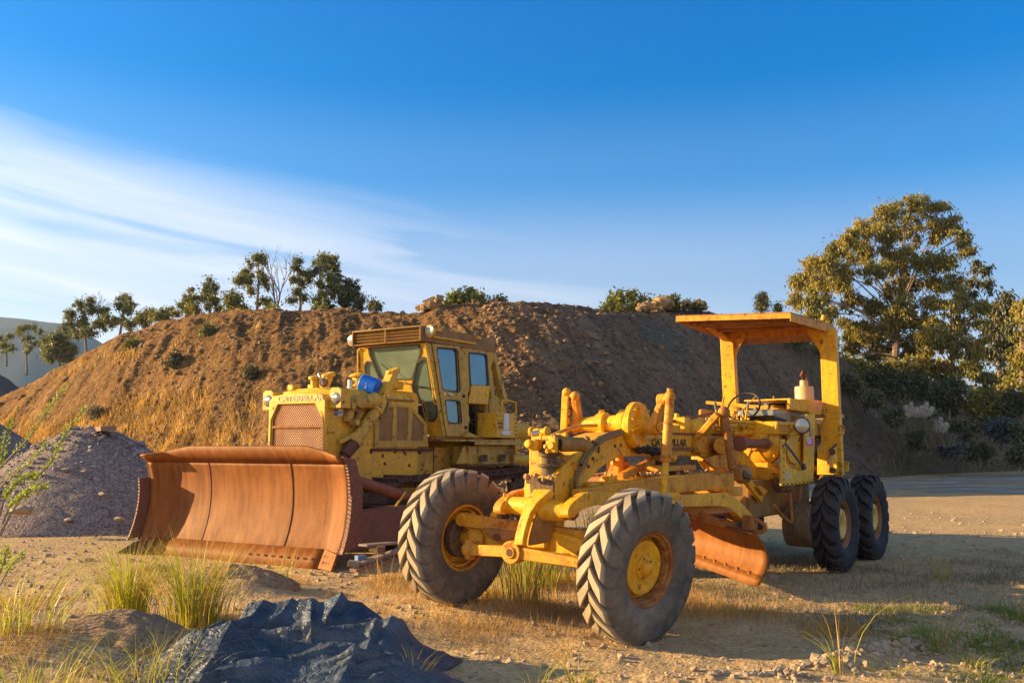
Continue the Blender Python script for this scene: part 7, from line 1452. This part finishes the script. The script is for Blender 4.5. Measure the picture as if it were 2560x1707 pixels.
# ---- blue tarp: overlapping lips and pleats over a low heap
def sm_(a, b, x): t = max(0., min(1., (x-a)/(b-a))); return t*t*(3-2*t)
def nz_(x, y, s): return noise.noise(Vector((x, y, s)))
def tarp(x, y):
    cx, cy = -1.42, 6.68; u_ = (x-cx)/1.12; v_ = (y-cy)/1.30; a = math.atan2(v_, u_); rr = math.hypot(u_, v_)*(1+.08*math.sin(a*3+.6)+.06*math.sin(a*7+1.)+.05*math.sin(a*12)+.06*nz_(a*5, 0, 3))
    e = 1-rr
    if e < 0: return None
    k5 = sm_(0, .30, e); wx, wy = x+.06*nz_(x*1.3, y*1.3, 3), y+.06*nz_(x*1.3, y*1.3, 8)
    z = .035*min(1, e*10)+.11*sm_(0, .55, e)
    # one long back ridge falling to the right, a hollow behind a second lower one
    r1 = 7.22-.10*(wx+1.7)**2; r2 = 6.72+.10*(wx+1.6); r3 = 6.22+.06*(wx+1.6)
    for rc_, w1, w2, h, x0, x1 in ((r1, .16, .50, .27, -2.35, -.80), (r2, .10, .40, .16, -2.6, -.55), (r3, .08, .36, .10, -2.6, -.5)):
        d = wy-rc_; f = max(0, 1-(d/w1 if d > 0 else -d/w2)); z += 1.22*h*f**1.15*sm_(x0-.25, x0+.35, wx)*(1-sm_(x1-.45, x1+.10, wx))*k5
    # taut straight pleats, most of them running from the upper right to the lower left
    for i in range(34):
        th = PL[i][0]; d = (wx-PL[i][1])*math.sin(th)-(wy-PL[i][2])*math.cos(th); l_ = (wx-PL[i][1])*math.cos(th)+(wy-PL[i][2])*math.sin(th)
        if abs(l_) < PL[i][3] and -PL[i][4] < d < PL[i][4]*.35:
            f = 1+d/PL[i][4] if d < 0 else 1-d/(PL[i][4]*.35); z += PL[i][5]*f*(1-(l_/PL[i][3])**2)*k5
    right = sm_(-1.2, -.8, x)
    p = nz_(wx*2.6-wy*1.6, wy*3.6, 4.); z += .038*right*(1-min(1, abs(p)*2.2))*k5
    return max(.008+.014*abs(nz_(x*7, y*7, 2.)), z)
rt_ = random.Random(33); PL = []
for i in range(34): PL.append((rt_.uniform(-.15, .55) if i % 2 else rt_.uniform(.75, 1.9), rt_.uniform(-2.5, -.7), rt_.uniform(5.6, 7.5), rt_.uniform(.25, .75), rt_.uniform(.06, .18), rt_.uniform(.025, .075)))
V = []; nx, ny = 330, 330; TX0, TX1, TY0, TY1 = -3.0, -.1, 5.0, 8.2
idx = {}
for i in range(nx):
    for j in range(ny):
        x, y = TX0+(TX1-TX0)*i/(nx-1), TY0+(TY1-TY0)*j/(ny-1); z = tarp(x, y)
        if z is not None: idx[(i, j)] = len(V); V.append((x+1.75, y-6.75, z+gz(x, y)))
F = [(idx[(i, j)], idx[(i+1, j)], idx[(i+1, j+1)], idx[(i, j+1)]) for i in range(nx-1) for j in range(ny-1) if (i, j) in idx and (i+1, j) in idx and (i+1, j+1) in idx and (i, j+1) in idx]
to = npmesh('tarpaulin', V, F, TARP, smooth=True); to.location = (-1.75, 6.75, 0); tag(to, 'crumpled dusty blue plastic tarpaulin heaped on the ground in the foreground', 'tarpaulin')
# ---- boards and scrap by the right end of the blade
def board(label, a, b, w, h, mat=WOOD, name='board', cat='board'):
    a, b = Vector(a), Vector(b); o = MB(False).beam(a-a, b-a, w, h).build(name, mat, bevel=.004); o.location = a; return tag(o, label, cat, 'boards beside the blade')
cB = lambda X, Y, d: W3(*c9(X, Y), d)
board('long pale board, uppermost of those beside the rusty blade', cB(230, 1140, 11.9), cB(760, 1100, 12.6), .16, .03)
board('pale board slanting up under the uppermost one beside the rusty blade', cB(150, 1370, 11.6), cB(760, 1170, 12.3), .14, .035)
board('brown board lying lowest on the ground beside the rusty blade', cB(110, 1450, 11.4), cB(600, 1320, 12.0), .12, .04, simple('brown_board', (.20, .11, .07), .8))
board('short block of wood propping the boards beside the rusty blade', cB(120, 1400, 11.5), cB(130, 1330, 11.5), .14, .14, WOOD, 'wood_block', 'wood block')
board('short upright wood block between the boards beside the rusty blade', cB(450, 1240, 11.9), cB(455, 1150, 11.9), .12, .10, simple('red_brown_block', (.17, .08, .05), .8), 'wood_block', 'wood block')
board('blue painted pipe stub under the boards beside the rusty blade', cB(150, 1300, 11.7), cB(245, 1290, 11.8), .07, .07, simple('blue_paint', (.10, .20, .42), .5), 'pipe_stub', 'pipe')
# rocks on the gravel cone and ground
for i, (px, py, Y, s, lb) in enumerate(((48, 1275, 16.8, .20, 'white slab of rock at the left foot of the gravel cone'), (165, 1173, 18.6, .11, 'pale rock high on the left side of the gravel cone'), (210, 1178, 18.6, .09, 'reddish rock beside the pale one on the gravel cone'), (172, 1298, 17.4, .09, 'pale rock low on the gravel cone'), (297, 1296, 17.4, .10, 'grey rock low on the gravel cone toward the blade'), (258, 1235, 18., .12, 'flat brown rock in the middle of the gravel cone'), (2060, 1530, 7.6, .05, 'small rounded stone on the sand beside the shaded bank'), (1950, 1515, 0, .04, 'small pale stone on the lit sand right of the near wheel'), (330*O, 1590*O, 0, .04, 'pale stone at the bottom edge'), (1700, 1420, 0, .035, 'small stone behind the near front wheel'))):
    if Y == 0:
        rr = ray(px, min(py, 1700)); k = EYE/-rr[2]; p = Vector((rr[0]*k, rr[1]*k, gz(rr[0]*k, rr[1]*k)))
    else: p = W3(px, py, Y)
    o = stones('rock', [(0, 0, 0)], [s], STONE, 500+i, lb, 'rock', None, .25); o.location = p; o.scale = (1.2, 1, .6)
board('flat rusty slab lying on the gravel cone crest', W3(245, 1072, 20.0), W3(285, 1070, 20.2), .5, .10, simple('slab', (.24, .14, .09), .9), 'slab', 'slab')

# ---- air: thin even haze round the whole scene
hb = MB(False).box((0, 440, 66), (2000, 1160, 136)).build('haze', None); hm = bpy.data.materials.new('haze'); hm.use_nodes = True; t = hm.node_tree; t.nodes.clear()
pv = N(t, 'ShaderNodeVolumePrincipled', i_Density=.00026); pv.inputs['Color'].default_value = (.42, .66, 1, 1); pv.inputs['Anisotropy'].default_value = .6; ho = N(t, 'ShaderNodeOutputMaterial'); L(t, pv.outputs[0], ho.inputs['Volume'])
hb.data.materials.append(hm); tag(hb, 'thin bluish haze over the distant hills', 'haze', kind='stuff')
